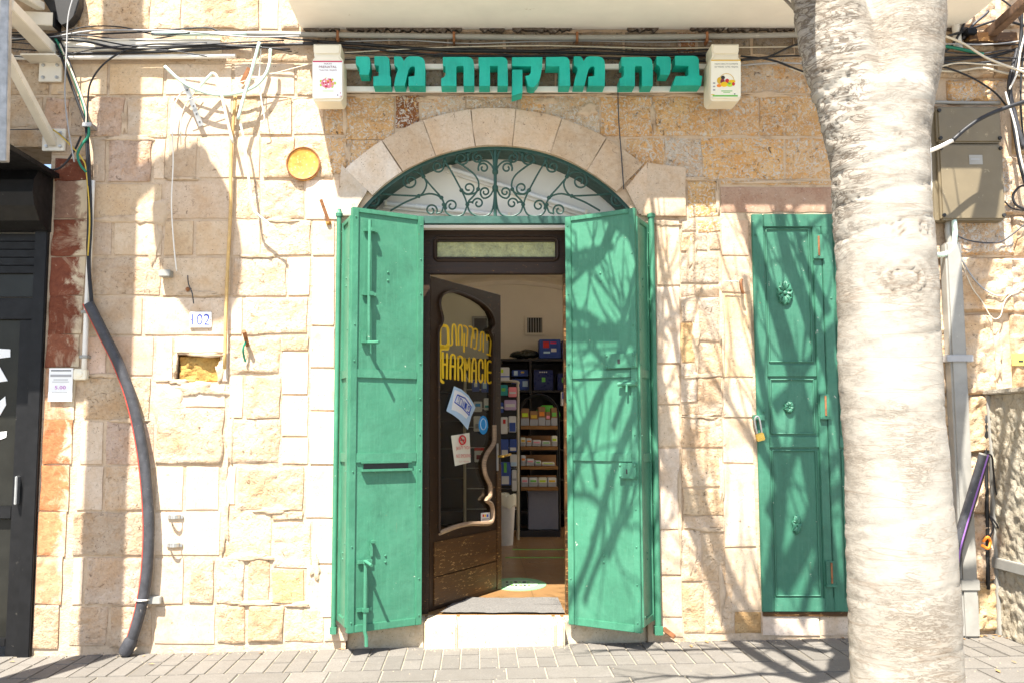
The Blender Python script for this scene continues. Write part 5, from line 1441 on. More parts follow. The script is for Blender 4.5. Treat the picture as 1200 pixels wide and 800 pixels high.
# ------------------------------------------------------------------ the two bottle signs
def bottle(px0, px1, pxl, pxr, label, white, side):
    Yf, Yb = -0.24, -0.06
    t = thing("bottle_sign", label, "bottle sign", P((px0 + px1) / 2, 118, -0.1), "pill bottle signs at the ends of the shop name")
    W = lambda px, py: (P(px, py, Yf).x, P(px, py, Yf).z)
    c = (px0 + px1) / 2; hw = (px1 - px0) / 2; cw = (pxr - pxl) / 2; cc = (pxl + pxr) / 2
    prof = [(px0, 72), (px0 + 0.8, 69.5), (px0 + 3.0, 66.5), (pxl + 0.6, 64.2), (pxr - 0.6, 64.2), (px1 - 3.0, 66.5), (px1 - 0.8, 69.5), (px1, 72), (px1, 112), (px1 - 0.8, 115.5), (px1 - 3.4, 118), (px0 + 3.4, 118), (px0 + 0.8, 115.5), (px0, 112)]
    def soft(mb, poly, y0, y1, e):
        o = Vector((0, 0, 0))
        bm = bmesh.new(); m2 = MB(); m2.prism(poly, o, UX, UZ, UY, y0, y1)
        vs = [bm.verts.new(p) for p in m2.v]
        n = len(poly)
        bm.faces.new([vs[i] for i in range(n)]); bm.faces.new([vs[n + i] for i in reversed(range(n))])
        for i in range(n): j = (i + 1) % n; bm.faces.new((vs[i], vs[j], vs[n + j], vs[n + i]))
        bmesh.ops.recalc_face_normals(bm, faces=bm.faces)
        ed = [e_ for e_ in bm.edges if abs(e_.verts[0].co.y - e_.verts[1].co.y) < 1e-5]
        bmesh.ops.bevel(bm, geom=ed, offset=e, segments=3, affect='EDGES')
        bm.verts.index_update()
        mb.add([v.co.copy() for v in bm.verts], [[v.index for v in f.verts] for f in bm.faces]); bm.free()
    mb = MB(); soft(mb, [W(*p) for p in prof], Yf, Yb, 0.014); mb.build("bottle_body", M['cream_plastic'], t, smooth=True)
    cap = [(pxl, 51.5), (pxl + 0.6, 51), (pxr - 0.6, 51), (pxr, 51.5), (pxr, 59), (pxr - 0.8, 62), (pxr - 0.6, 64.1), (pxl + 0.6, 64.1), (pxl + 0.8, 62), (pxl, 59)]
    mb = MB(); soft(mb, [W(*p) for p in cap], Yf + 0.006, Yb - 0.004, 0.010); mb.build("bottle_cap", M['cream_plastic'], t, smooth=True)
    lx0, lx1 = px0 + 1.0, px1 - 1.0
    lab = [(lx0, 72.3), (lx1, 72.3), (lx1, 112), (lx1 - 2.2, 115), (lx0 + 2.2, 116), (lx0, 113)] if white else [(lx0, 71), (lx1, 71), (lx1, 112.5), (lx1 - 2, 114.5), (lx0 + 2, 114.5), (lx0, 112.5)]
    mb = MB(); mb.prism([W(*p) for p in lab], Vector((0, 0, 0)), UX, UZ, UY, Yf - 0.003, Yf + 0.001); L_ = mb.build("label", M['label_white'] if white else M['label_cream'], t)
    def bar(x0, y0, x1, y1, m, nm="print", l=0.0045):
        a, b = P(x0, y1, Yf), P(x1, y0, Yf); mb = MB(); mb.box((a.x, Yf - l, a.z), (b.x, Yf - 0.0028, b.z)); mb.build(nm, M[m], L_)
    def disc(x, y, rx, rz, m, l):
        mb = MB(); mb.prism([W(x + math.cos(2*math.pi*k/14) * rx, y + math.sin(2*math.pi*k/14) * rz) for k in range(14)], Vector((0, 0, 0)), UX, UZ, UY, Yf - l, Yf - 0.0028); mb.build("print", M[m], L_)
    def tx(s, x, y, h, w, m):
        p = P(x, y, Yf); hh = h * (CAM.y - Yf) / -FPX; ww = w * (CAM.y - Yf) / -FPX
        text(s, Vector((p.x, Yf - 0.0046, p.z)), UX, UZ, -UY, hh, M[m], "label_lettering", L_, width=ww)
    if white:
        bar(lx0 + 0.2, 72, lx1 - 0.1, 73.4, 'crimson')
        tx("MAXI", 384.3, 75.4, 1.6, 9, 'maroon'); tx("PRENATAL", 384.3, 79, 2.7, 21.5, 'maroon'); tx("\u05dc\u05d8\u05e0\u05e8\u05e4 \u05d9\u05e1\u05e7\u05de", 384.3, 83, 2.3, 21, 'maroon')
        rr = random.Random(4)
        for k in range(7): disc(384 + math.cos(k * 0.9) * 8.6, 98 + math.sin(k * 0.9) * 5.0, 1.5, 1.6, 'lime', 0.0040)
        disc(384, 98, 8.0, 5.8, 'pink', 0.0044)
        for k in range(26):
            a_ = rr.uniform(0, 6.28); q_ = rr.uniform(0, 1) ** 0.5
            disc(384 + math.cos(a_) * 7.4 * q_, 98 + math.sin(a_) * 5.2 * q_, 1.1, 1.1, ['crimson', 'label_white', 'pink', 'red', 'gold'][k % 5], 0.0048 + k * 0.00004)
        bar(378, 107, 391, 107.5, 'lime'); bar(395, 111.5, 396.4, 112.5, 'maroon'); bar(398.5, 109, 399.6, 110, 'crimson'); bar(398.2, 113, 400.4, 113.5, 'crimson')
    else:
        bar(lx0 + 0.2, 70.6, lx1 - 0.1, 72, 'gold')
        tx("MAXI HEALTH SUPREME", 851, 75.6, 1.5, 28, 'print_black'); tx("\u05dd\u05d9\u05e8\u05e4\u05d5\u05e1 \u05d8\u05dc\u05d2 \u05d9\u05e1\u05e7\u05de", 851, 79.2, 2.4, 28, 'print_black')
        fr_ = [(843, 95, 3, 4, 'gold'), (847, 91.5, 2.4, 2.2, 'print_black'), (846.5, 96, 2.6, 3, 'maroon'), (852, 95.5, 2.4, 2.6, 'red'), (842.5, 101, 2.8, 1.8, 'orange'), (848.5, 99.5, 4.2, 3.0, 'yellow'), (857.5, 96, 4.0, 1.8, 'yellow'), (855, 100, 3.6, 2.4, 'lime'), (859.3, 99, 1.8, 2.0, 'red'), (854.5, 98.5, 1.6, 1.4, 'print_green')]
        for k, (x, y, a_, b_, m) in enumerate(fr_): disc(x, y, a_, b_, m, 0.0042 + k * 0.0002)
        mb = MB(); mb.tube([P(851.5 + math.cos(k * math.pi / 10) * 9.0, 96 - math.sin(k * math.pi / 10) * 9.5, Yf - 0.004) for k in range(11)], 0.0018, 4); mb.build("print", M['gold'], L_)
        bar(845, 106.8, 858, 107.6, 'print_green'); bar(847.5, 108.6, 855.5, 109.2, 'print_green')
        for y in (98, 102, 106): bar(835.4, y - 0.8, 838, y + 0.8, 'grey_print')
        bar(860, 110.2, 861.6, 111.2, 'print_black'); bar(lx0 + 2, 112, lx1 - 3.5, 113.7, 'print_green'); bar(lx0 + 0.2, 111.2, lx0 + 4, 112, 'gold')
    mb = MB(); mb.box((P(c - 6, 80, -0.06).x, Yb + 0.001, P(c, 104, -0.05).z), (P(c + 6, 80, -0.06).x, -0.012, P(c, 96, -0.05).z)); mb.build("mounting_block", M['white_pvc'], t)
bottle(365.5, 402.0, 367, 399.2, "white pill bottle sign with red banded label left of the shop name", True, 1)
bottle(832.0, 868.8, 834.5, 866.5, "cream pill bottle sign with fruit label right of the shop name", False, -1)

# ------------------------------------------------------------------ cables, conduits and pipes on the facade
def cable(label, pts, mat, r=0.007, Y=-0.045, name="cable", cat="cable", group=None, n=6, k=6):
    P3 = [P(p[0], p[1], p[2] if len(p) > 2 else Y) for p in pts]
    q = smooth_path(P3, k)
    mb = MB(); mb.tube(q, r, n)
    o = mb.build(name, M[mat], None, smooth='all', loc=P3[0])
    return tag(o, label, cat, group)

G1 = "cables strung along the facade"
cable("uppermost black cable running along the wall at the left, sagging onto the white trunking", [(-20,41),(60,42),(120,40),(180,37),(215,34),(245,33),(262,38),(330,45),(372,48)], 'black_plastic', 0.006, -0.05, group=G1)
cable("black cable crossing the white trunking downward to the right", [(60,46),(100,49),(145,58),(200,56),(300,53),(372,52)], 'black_plastic', 0.008, -0.075, group=G1)
cable("thick black cable lying along the lower lip of the white trunking", [(75,63),(160,62),(230,59),(300,55),(372,50)], 'black_plastic', 0.009, -0.065, group=G1)
cable("thin black cable looping up from the vertical bundle and along the trunking", [(102,150),(103,120),(106,98),(120,77),(143,61),(170,53),(200,52),(265,54),(340,58)], 'black_plastic', 0.006, -0.085, group=G1)
cable("black cable between the left bottle and the letters, upper of two", [(372,49),(420,52),(520,59),(640,61),(760,64),(838,64)], 'black_plastic', 0.010, -0.03, group=G1)
cable("black cable behind the tops of the letters, lower of two", [(372,53),(420,57),(520,65),(640,66),(760,70),(838,72)], 'black_plastic', 0.008, -0.028, group=G1)
cable("thin reddish brown cable behind the tops of the letters", [(420,60),(520,63),(600,64),(700,68),(830,67)], 'brown_rust', 0.004, -0.025, group=G1)
cable("thin tan wire along the wall above the letters", [(404,62),(520,56),(640,54),(760,57),(860,56),(950,55)], 'cream_cable', 0.004, -0.03, group=G1)
cable("black cable rising from the right bottle towards the tree", [(868,71),(900,67),(935,52),(985,44)], 'black_plastic', 0.007, -0.06, group=G1)
cable("black cable running level from the right bottle towards the tree", [(868,70),(920,66),(990,66)], 'black_plastic', 0.006, -0.05, group=G1)
cable("black cable drooping from the right bottle down to the tree", [(868,66),(905,71),(940,84),(985,98)], 'black_plastic', 0.007, -0.055, group=G1)
cable("twisted grey wires from the right bottle to the tree", [(868,77),(910,74),(950,75),(990,73)], 'grey_print', 0.006, -0.05, group=G1)
cable("pale wire end hanging beside the tree under the drooping cable", [(925,80),(945,87),(962,96),(975,108)], 'cream_cable', 0.006, -0.05, group=G1)
cable("single dark wire hanging down over the right of the stone arch", [(724,105),(725,140),(728,180),(731,222)], 'grey_duct', 0.004, -0.035, group=G1)
cable("dark green cable in the vertical bundle over the red stones", [(64,44),(72,58),(84,85),(95,115),(102,140),(104,158),(96,170),(91,181),(94,193),(101,202)], 'green_cable', 0.0085, -0.08, group=G1)
cable("cream cable in the vertical bundle over the red stones", [(70,52),(84,84),(95,112),(101,132),(101,146)], 'cream_cable', 0.006, -0.085, group=G1)
cable("black cable in the vertical bundle, left of the green one", [(62,46),(70,62),(80,90),(92,122),(100,146),(102,180),(104,240),(103,300),(107,360)], 'black_plastic', 0.009, -0.07, group=G1)
cable("black cable in the vertical bundle, right of the green one", [(68,44),(80,70),(92,104),(101,140),(105,200),(107,260),(105,310),(109,362)], 'black_plastic', 0.008, -0.065, group=G1)
cable("yellow green earth wire crossing the vertical bundle", [(62,152),(72,160),(84,172),(96,186),(101,200),(105,255),(103,300)], 'yellow_cable', 0.005, -0.075, group=G1)
cable("black cable curling off the bundle towards the black shop awning", [(95,160),(88,175),(78,190),(68,198),(52,200)], 'black_plastic', 0.007, -0.06, group=G1)
cable("thin grey wire hanging from the top edge down past the white brackets", [(88,-10),(80,20),(78,60),(76,110),(80,150),(87,190)], 'grey_print', 0.0045, -0.12, group=G1)
cable("thin wire stretched across under the lower white bracket plate", [(-10,153),(30,152),(62,153),(80,166)], 'grey_duct', 0.0035, -0.05, group=G1)
cable("thin white wire hanging down the shaded stones to a small grey box", [(219,102),(206,120),(202,150),(203,190),(201,240),(204,290),(207,318)], 'white_pvc', 0.0045, -0.05, group=G1)
cable("short loose wire curling beside the metal strap", [(233,103),(219,121),(212,140),(212,170)], 'cream_cable', 0.004, -0.045, group=G1)
cable("white wire dangling in a small hook by the mint conduits", [(306,55),(304,95),(308,128),(310,140),(305,143)], 'white_pvc', 0.004, -0.08, group=G1)
cable("thin wire running under the mint conduits to the bottle", [(215,120),(270,100),(330,84),(372,73)], 'cream_cable', 0.003, -0.09, group=G1)
rc = random.Random(8)
for k in range(7):
    y0 = 37 + k * 4.1; x0, x1 = (-20, rc.uniform(330, 372)) if k % 2 else (-20, rc.uniform(200, 300))
    pts = [(x0 + (x1 - x0) * j / 6, y0 + rc.uniform(-3, 3) + 4 * math.sin(j * 1.3 + k)) for j in range(7)]
    cable("%s of seven thin wires bundled along the wall's top left" % ["topmost", "second", "third", "fourth", "fifth", "sixth", "lowest"][k], pts, rc.choice(['black_plastic', 'grey_duct', 'black_plastic', 'grey_print']), rc.uniform(0.003, 0.006), -0.05 - rc.uniform(0, 0.05), group="thin wires bundled along the top left of the wall")
for k in range(5):
    y0 = 50 + k * 4.5
    pts = [(404 + 430 * j / 6, y0 + rc.uniform(-2.5, 2.5)) for j in range(7)]
    cable("%s of five thin wires behind the sign letters' top edge" % ["topmost", "second", "third", "fourth", "lowest"][k], pts, rc.choice(['black_plastic', 'grey_duct', 'old_iron', 'grey_print']), rc.uniform(0.003, 0.005), -0.028, group="thin wires behind the sign letters")
for k in range(5):
    y0 = 50 + k * 7
    pts = [(1086 + 130 * j / 4, y0 + rc.uniform(-6, 6)) for j in range(5)]
    cable("%s of five thin wires strung across the top right" % ["topmost", "second highest", "middle", "second lowest", "lowest"][k], pts, rc.choice(['black_plastic', 'grey_duct', 'cream_cable', 'grey_print']), rc.uniform(0.003, 0.006), -0.05 - rc.uniform(0, 0.08), group="thin wires tangled at the top right")
G2 = "pale green conduits dangling at the left of the sign"
cable("sagging pale green conduit joined between two anchors", [(193,78),(208,92),(225,103),(250,111),(275,110),(298,102),(311,88),(316,74),(317,58)], 'mint', 0.011, -0.10, "conduit", "conduit", G2)
cable("short pale green conduit standing up from the sagging one", [(229,108),(240,95),(249,86)], 'mint', 0.010, -0.09, "conduit", "conduit", G2)
cable("white conduit hanging nearly straight from the cables", [(304,50),(296,80),(287,110),(279,140)], 'mint', 0.011, -0.11, "conduit", "conduit", G2)
cable("cream conduit hanging below the short pale green one", [(249,86),(254,90),(258,104),(265,135),(273,168)], 'cream_cable', 0.011, -0.10, "conduit", "conduit", G2)
cable("long thin mint conduit hanging lowest, bent at its end", [(282,146),(286,165),(291,205),(296,240),(299,249)], 'mint', 0.008, -0.10, "conduit", "conduit", G2)
cable("mint conduit tip pointing down right below the long thin one", [(298,248),(306,255),(315,262),(326,271)], 'mint', 0.008, -0.11, "conduit", "conduit", G2)
cable("second sagging pale conduit just under the trunking's end", [(215,96),(232,104),(258,110),(285,108),(302,98)], 'white_pvc', 0.006, -0.06, "conduit", "conduit", G2)
cable("tan rusty pipe running straight down the wall beside the number plate", [(276,112),(271,180),(270,250),(266,330),(263,432)], 'tan_pipe', 0.011, -0.035, "pipe", "pipe")
cable("grey painted conduit along the wall just under the balcony slab", [(290,40),(400,41.5),(520,43),(650,44.5),(800,43.5),(1000,40)], 'grey_pipe', 0.018, -0.05, "conduit", "conduit", n=10, k=3)
cable("mint green conduit pipe fixed along the wall at the upper left", [(178,40),(230,40),(289,40)], 'mint', 0.014, -0.06, "conduit", "conduit", n=10)
cable("long cream conduit running level under the white trunking", [(-20,68),(100,67.5),(276,66)], 'white_pvc', 0.015, -0.05, "conduit", "conduit", n=10)
for i, px in enumerate((396, 532, 676, 828, 945)):
    c = P(px, 43 if i else 41.5, -0.05)
    mb = MB(); mb.bbox(c, UX, UY, UZ, (-0.008, -0.024, -0.045), (0.008, 0.05, 0.024), 0.002)
    tag(mb.build("pipe_clip", M['brown_rust'], None, loc=c), ["rusty clip on the grey conduit above the left bottle", "rusty clip on the grey conduit over the third letter from the left", "rusty clip on the grey conduit over the middle of the sign", "rusty clip on the grey conduit left of the right bottle", "rusty clip on the grey conduit next to the tree"][i], "clip", "clips on the grey conduit")
# white trunking
a, b = P(66, 60, -0.055), P(258, 47, -0.055)
t = thing("cable_trunking", "long white steel cable trunking at the upper left of the wall", "trunking", a)
mb = MB(); mb.bbox(Vector((0,0,0)), UX, UY, UZ, (a.x, -0.055, a.z), (b.x, 0.0, b.z), 0.004); mb.build("trunking_body", M['white_steel'], t)
mb = MB(); mb.bbox(Vector((0,0,0)), UX, UY, UZ, (a.x - 0.003, -0.062, b.z - 0.004), (b.x + 0.003, 0.0, b.z + 0.006), 0.002); mb.build("trunking_lid", M['white_steel'], t)
# vertical PVC pipe and junction box
cable("grey white PVC pipe running down beside the red stones", [(108.5,212),(104,310),(98.5,434)], 'white_pvc', 0.017, -0.035, "pipe", "pipe", n=10)
for i, (px, py) in enumerate(((100.5, 366), (98.6, 418))):
    c = P(px, py, -0.035); mb = MB(); mb.bbox(c, UX, UY, UZ, (-0.024, -0.022, -0.010), (0.03, 0.035, 0.010), 0.003)
    tag(mb.build("pipe_clip", M['grey_pipe'], None, loc=c), ["grey clip on the PVC pipe, the upper one", "grey clip on the PVC pipe just above the junction box"][i], "clip", "clips on the PVC pipe")
c = P(97, 438.5, -0.0)
t = thing("junction_box", "small cream junction box at the foot of the PVC pipe", "junction box", c)
mb = MB(); mb.bbox(c, UX, UY, UZ, (-0.042, -0.05, -0.036), (0.042, 0.0, 0.034), 0.006); mb.build("box_body", M['cream_plastic'], t)
mb = MB(); mb.lathe(c + Vector((0, -0.049, 0)), (0, -1, 0), [(0.020, 0), (0.019, 0.006), (0.012, 0.009)], 14); mb.build("round_cover", M['cream_plastic'], t, smooth=True)
c = P(103, 147, -0.08); mb = MB(); mb.bbox(c, UX, UY, UZ, (-0.03, -0.02, -0.014), (0.03, 0.08, 0.014), 0.003)
tag(mb.build("cable_clamp", M['steel'], None, loc=c), "metal clamp gathering the vertical cable bundle", "clamp")
c = P(197, 322, 0.0)
mb = MB(); mb.bbox(c, UX, UY, UZ, (-0.04, -0.07, -0.022), (0.035, 0.0, 0.022), 0.004)
tag(mb.build("connection_box", M['grey_pipe'], None, loc=c), "small grey box at the lower end of the hanging white wire", "box")
# black conduit with red stripe
big_pts = [(104,356),(112,372),(124,396),(140,428),(155,470),(166,520),(172,570),(174.5,620),(172,670),(166,708),(156,744),(147,763)]
t = thing("drain_hose", "thick black conduit bowing down the wall to the pavement", "conduit", P(147, 763, -0.07))
q = smooth_path([P(x, y, -0.07) for x, y in big_pts], 6)
mb = MB(); mb.tube(q, 0.034, 14)
for i, p in enumerate(mb.v): pass
mb.build("hose", M['grey_duct'], t, smooth=True)
mb = MB(); mb.tube([p + Vector((-0.030, -0.017, -0.004)) for p in q], 0.0045, 5); mb.build("red_line", M['red_stripe'], t, smooth=True)
mb = MB(); mb.lathe(q[-1] + (q[-2] - q[-1]) * 0.1, (q[-2] - q[-1]), [(0.036, -0.02), (0.044, 0.0), (0.042, 0.06), (0.036, 0.09)], 12); mb.build("torn_end", M['grey_duct'], t, smooth=True)
c = P(178, 701, 0.0)
t = thing("conduit_bracket", "small grey bracket on the wall holding the black conduit", "bracket", c)
mb = MB(); mb.bbox(c, UX, UY, UZ, (-0.02, -0.05, -0.025), (0.07, 0.0, 0.02), 0.004); mb.build("bracket_block", M['grey_pipe'], t)
c2 = P(166, 702, -0.07); mb = MB(); mb.tube([c2 + Vector((math.cos(k * 0.42) * 0.038, math.sin(k * 0.42) * 0.038, 0)) for k in range(16)], 0.006, 5); mb.tube([c2 + Vector((0.038, 0, 0)), c + Vector((0.0, -0.03, 0))], 0.006, 5); mb.build("tie_wrap", M['white_pvc'], t)
for i, (px, py) in enumerate(((206, 605), (205, 638))):
    c = P(px, py, 0.0)
    t = thing("pipe_clamp", ["upper empty metal pipe clamp left on the smooth stones", "lower empty metal pipe clamp left on the smooth stones"][i], "clamp", c, "empty pipe clamps")
    mb = MB(); mb.bbox(c, UX, UY, UZ, (-0.05, -0.014, -0.012), (0.05, 0.0, 0.012), 0.003); mb.build("clamp_foot", M['steel'], t)
    mb = MB()
    arc = [c + Vector((0.0 + math.cos(math.pi * k / 8) * 0.034, -0.014 - math.sin(math.pi * k / 8) * 0.045, 0.004)) for k in range(9)]
    for p0, p1 in zip(arc[:-1], arc[1:]):
        d = (p1 - p0); L_ = d.length; d.normalize(); mb.obox(p0, d, UZ, d.cross(UZ), (0, -0.012, -0.002), (L_, 0.012, 0.002))
    mb.build("clamp_saddle", M['steel'], t)

# small things on the left wall
c = P(356, 193, 0.0)
t = thing("rusty_disc", "round orange rusty cover plate on the rough stones left of the arch", "cover plate", c)
mb = MB(); mb.lathe(c, (0, -1, 0), [(0.112, 0.0), (0.112, 0.024), (0.106, 0.027), (0.098, 0.022), (0.0, 0.024)], 32); mb.build("plate", M['orange_rust'], t, smooth=True)
mb = MB(); mb.tube([c + Vector((math.cos(k * math.pi / 16) * 0.107, -0.026, math.sin(k * math.pi / 16) * 0.107)) for k in range(33)], 0.006, 6, cap=False); mb.build("rim", M['brown_rust'], t, smooth=True)
a, b = P(222, 384, -0.012), P(248, 365.5, -0.012)
t = thing("number_plate", "white enamel house number plate reading 102 in blue", "number plate", P(235, 384, 0))
mb = MB(); mb.bbox(Vector((0,0,0)), UX, UY, UZ, (a.x, -0.016, a.z), (b.x, 0.0, b.z), 0.004); mb.build("plate", M['enamel'], t)
c = P(235.4, 374.6, -0.016); text("102", c, UX, UZ, -UY, 0.072, M['digit_blue'], "digits", t, width=0.118, lift=0.001)
mb = MB()
for dx in (-0.062, 0.060): mb.ball((c.x + dx, -0.017, c.z), 0.004, 6, 4)
mb.build("nail_head", M['brown_rust'], t)
t = thing("rusty_hook", "rusty iron strap end by the top of the left shutter", "iron strap", P(386, 262, 0))
mb = MB(); p0, p1 = P(376, 234, -0.06), P(385.5, 261, -0.02); d = (p1 - p0).normalized(); mb.obox(p0, d, UY, d.cross(UY), (0, -0.005, -0.011), ((p1 - p0).length, 0.005, 0.011)); mb.build("strap", M['brown_rust'], t)
mb = MB(); mb.ball(P(385, 261, -0.01), 0.018, 8, 6); mb.build("rust_lump", M['orange_rust'], t, smooth=True)
t = thing("rusty_stub", "rusty pipe stub with loose wire jutting from the stones right of the niche", "pipe stub", P(290, 400, 0))
mb = MB(); mb.tube([P(290, 404, 0.0), P(286, 388, -0.10)], 0.014, 8); mb.build("stub", M['brown_rust'], t, smooth=True)
mb = MB(); mb.tube(smooth_path([P(289, 398, -0.03), P(285, 408, -0.06), P(286, 418, -0.04), P(288, 424, -0.03)]), 0.007, 6); mb.build("wire_end", M['green_cable'], t, smooth=True)
t = thing("iron_hook", "small iron hook with dangling wire above the number plate", "hook", P(222, 340, 0))
mb = MB(); mb.tube(smooth_path([P(220, 323, -0.02), P(221, 333, -0.04), P(225, 343, -0.05), P(227, 356, -0.04)]), 0.004, 5); mb.build("wire_end", M['grey_duct'], t, smooth=True)
mb = MB(); mb.ball(P(220, 339, -0.015), 0.014, 8, 6, (1, 1.4, 1)); mb.build("nail_head", M['brown_rust'], t, smooth=True)
t = thing("metal_strap", "perforated galvanised strap hanging from the sagging conduit", "strap", P(215, 93, -0.09))
p0, p1 = P(214, 92, -0.10), P(236, 148, -0.03); d = (p1 - p0).normalized(); n_ = d.cross(UY).normalized()
mb = MB(); mb.obox(p0, d, UY, n_, (0, -0.003, -0.016), ((p1 - p0).length, 0.003, 0.016)); mb.build("strap", M['steel'], t)
for k in range(6):
    mb = MB(); mb.lathe(p0 + d * ((p1 - p0).length * (k + 0.5) / 6) - UY * 0.003, (0, -1, 0), [(0.006, 0), (0.006, 0.001)], 8); mb.build("hole", M['rubber'], t)
t = thing("rusty_bracket", "short rusty strip behind the white hanging conduit", "bracket", P(288, 90, 0))
mb = MB(); p0, p1 = P(292, 80, -0.04), P(283, 98, -0.02); d = (p1 - p0).normalized(); mb.obox(p0, d, UY, d.cross(UY), (0, -0.004, -0.014), ((p1 - p0).length, 0.004, 0.014)); mb.build("strip", M['brown_rust'], t)
# wire & spike by the right pier
t = thing("wall_hook", "rusty hook with a pale green wire on the stones left of the green metal door", "hook", P(868, 332, 0))
mb = MB(); mb.tube(smooth_path([P(869, 328, 0.0), P(868, 330, -0.06), P(869, 338, -0.06), P(871, 344, -0.05)]), 0.010, 6); mb.build("hook", M['brown_rust'], t, smooth=True)
mb = MB(); mb.tube([P(848, 329.5, -0.05), P(866, 330, -0.05)], 0.004, 5); mb.build("wire_end", M['mint'], t)

# paper notice on the red stones
a, b = P(56.5, 470, -0.020), P(86, 431, -0.020)
t = thing("paper_notice", "white printed paper notice taped on the red painted stones", "notice", P(71, 470, -0.02))
mb = MB(); mb.box((a.x, -0.024, a.z), (b.x, -0.019, b.z)); mb.build("sheet", M['paper'], t)
w = b.x - a.x; h = b.z - a.z
for (u0, v0, u1, v1, m) in ((0.08, 0.91, 0.92, 0.94, 'print_black'), (0.06, 0.74, 0.94, 0.81, 'grey_print'), (0.2, 0.64, 0.8, 0.66, 'grey_print'), (0.15, 0.58, 0.85, 0.595, 'grey_print'), (0.1, 0.14, 0.9, 0.21, 'grey_print'), (0.14, 0.27, 0.8, 0.285, 'grey_print')):
    mb = MB(); mb.box((a.x + w * u0, -0.0255, a.z + h * v0), (a.x + w * u1, -0.0238, a.z + h * v1)); mb.build("print_line", M[m], t)
text("5.00", Vector(((a.x + b.x) / 2, -0.0256, a.z + h * 0.42)), UX, UZ, -UY, 0.022, M['purple_print'], "price_print", t, width=0.07)

# ------------------------------------------------------------------ white steel bracket upper left, canopy above
t = thing("steel_bracket", "cream painted steel bracket with bolted wall plates at the upper left", "bracket", P(55, 95, 0))
def plate(x0, y0, x1, y1, nm="wall_plate"):
    a, b = P(x0, y1, -0.03), P(x1, y0, -0.03)
    mb = MB(); mb.bbox(Vector((0,0,0)), UX, UY, UZ, (a.x, -0.032, a.z), (b.x, -0.012, b.z), 0.003); o = mb.build(nm, M['white_steel'], t)
    for u in (0.2, 0.8):
        for v in (0.2, 0.8):
            c = Vector((a.x + (b.x - a.x) * u, -0.032, a.z + (b.z - a.z) * v))
            mb = MB(); mb.lathe(c, (0, -1, 0), [(0.012, 0), (0.012, 0.008), (0.005, 0.009), (0.005, 0.016)], 6); mb.build("bolt", M['steel'], o)
plate(45, 72, 73, 96); plate(49, 151, 77, 177)
def beam(p0, p1, w, h, nm, mat='white_steel'):
    d = (p1 - p0).normalized(); s_ = d.cross(UX).normalized() if abs(d.x) < 0.9 else d.cross(UZ).normalized(); q_ = d.cross(s_)
    mb = MB(); mb.bbox(p0, d, s_, q_, (0, -w / 2, -h / 2), ((p1 - p0).length, w / 2, h / 2), 0.004); return mb.build(nm, M[mat], t)
beam(P(62, 168, -0.03), P(8, 66, -0.62), 0.055, 0.055, "diagonal_brace")
beam(P(60, 62, -0.03), P(6, 6, -0.58), 0.07, 0.10, "diagonal_brace")
beam(P(66, 26, -0.06), P(-60, 20, -0.10), 0.09, 0.09, "top_beam")
mb = MB(); c = P(63, 26, -0.06); mb.bbox(c, UX, UY, UZ, (0.015, -0.05, -0.055), (0.03, 0.05, 0.055), 0.003); mb.build("beam_end_cap", M['black_steel'], t)
beam(P(48, 8, -0.10), P(5, -16, -0.45), 0.05, 0.06, "rafter")
a, b = P(45, 75, -0.03), P(73, 63, -0.12)
mb = MB(); mb.bbox(Vector((0,0,0)), UX, UY, UZ, (a.x - 0.06, -0.16, P(60, 69, -0.1).z), (a.x + 0.17, -0.012, P(60, 67, -0.1).z), 0.002); mb.build("seat_plate", M['white_steel'], t)
beam(P(4, 190, -0.85), P(8, -30, -0.85), 0.045, 0.05, "slotted_upright", 'steel')
# dark fabric roll over it
t = thing("dark_awning", "black rolled awning fabric at the top left corner above the brackets", "awning", P(60, 20, -0.05))
q = [(50, -10), (96, -10), (96, 8), (92, 20), (84, 30), (76, 33), (66, 22), (56, 6)]
mb = MB(); mb.prism([(P(x, y, -0.04).x, P(x, y, -0.04).z) for x, y in q], Vector((0,0,0)), UX, UZ, UY, -0.09, -0.012)
mb.build("fabric_fold", M['rubber'], t)
can = thing("metal_canopy", "steel canopy over the neighbouring shop, above the frame", "canopy", (-4, 0, 4.3))
mb = MB(); mb.box((-8, -1.18, 4.22), (P(66, 20).x, 0.012, 4.28)); mb.build("roof_sheet", M['white_steel'], can)
mb = MB(); mb.box((-8, -1.20, 4.16), (P(66, 20).x, -1.181, 4.30)); mb.build("fascia", M['white_steel'], can)

# ------------------------------------------------------------------ neighbouring shop, left edge
shop = thing("neighbour_shopfront", "black steel shopfront with roller shutter box at the left edge", "shopfront", (-3.4, 0.05, gz(-3.4)))
JX0, JX1 = P(37, 500).x - 0.02, SHOPX + 0.012
zg = gz(-3) - 0.06
ztop = P(50, 212).z
mb = MB(); mb.bbox(Vector((0,0,0)), UX, UY, UZ, (JX0, -0.03, zg), (JX1, 0.10, ztop), 0.005); mb.build("outer_jamb", M['black_steel'], shop)
def sb(x0, y0, x1, y1, yf, yb, nm, mat='black_steel', e=0.003):
    a, b = P(x0, y1, yf), P(x1, y0, yf); mb = MB(); mb.bbox(Vector((0,0,0)), UX, UY, UZ, (a.x, yf, a.z), (b.x, yb, b.z), e); return mb.build(nm, M[mat], shop)
XW = JX0 - 0.003
def wide(y0, y1, yf, yb, nm, mat='black_steel'):
    a, b = P(30, y1, yf), P(30, y0, yf); mb = MB(); mb.bbox(Vector((0,0,0)), UX, UY, UZ, (-6.0, yf, a.z), (XW, yb, b.z), 0.003); return mb.build(nm, M[mat], shop)
for k in range(5): wide(274 + k * 9.4, 274 + k * 9.4 + 8.6, 0.02 + 0.0, 0.06, "shutter_slat")
wide(349, 374, 0.02, 0.10, "head_bar")
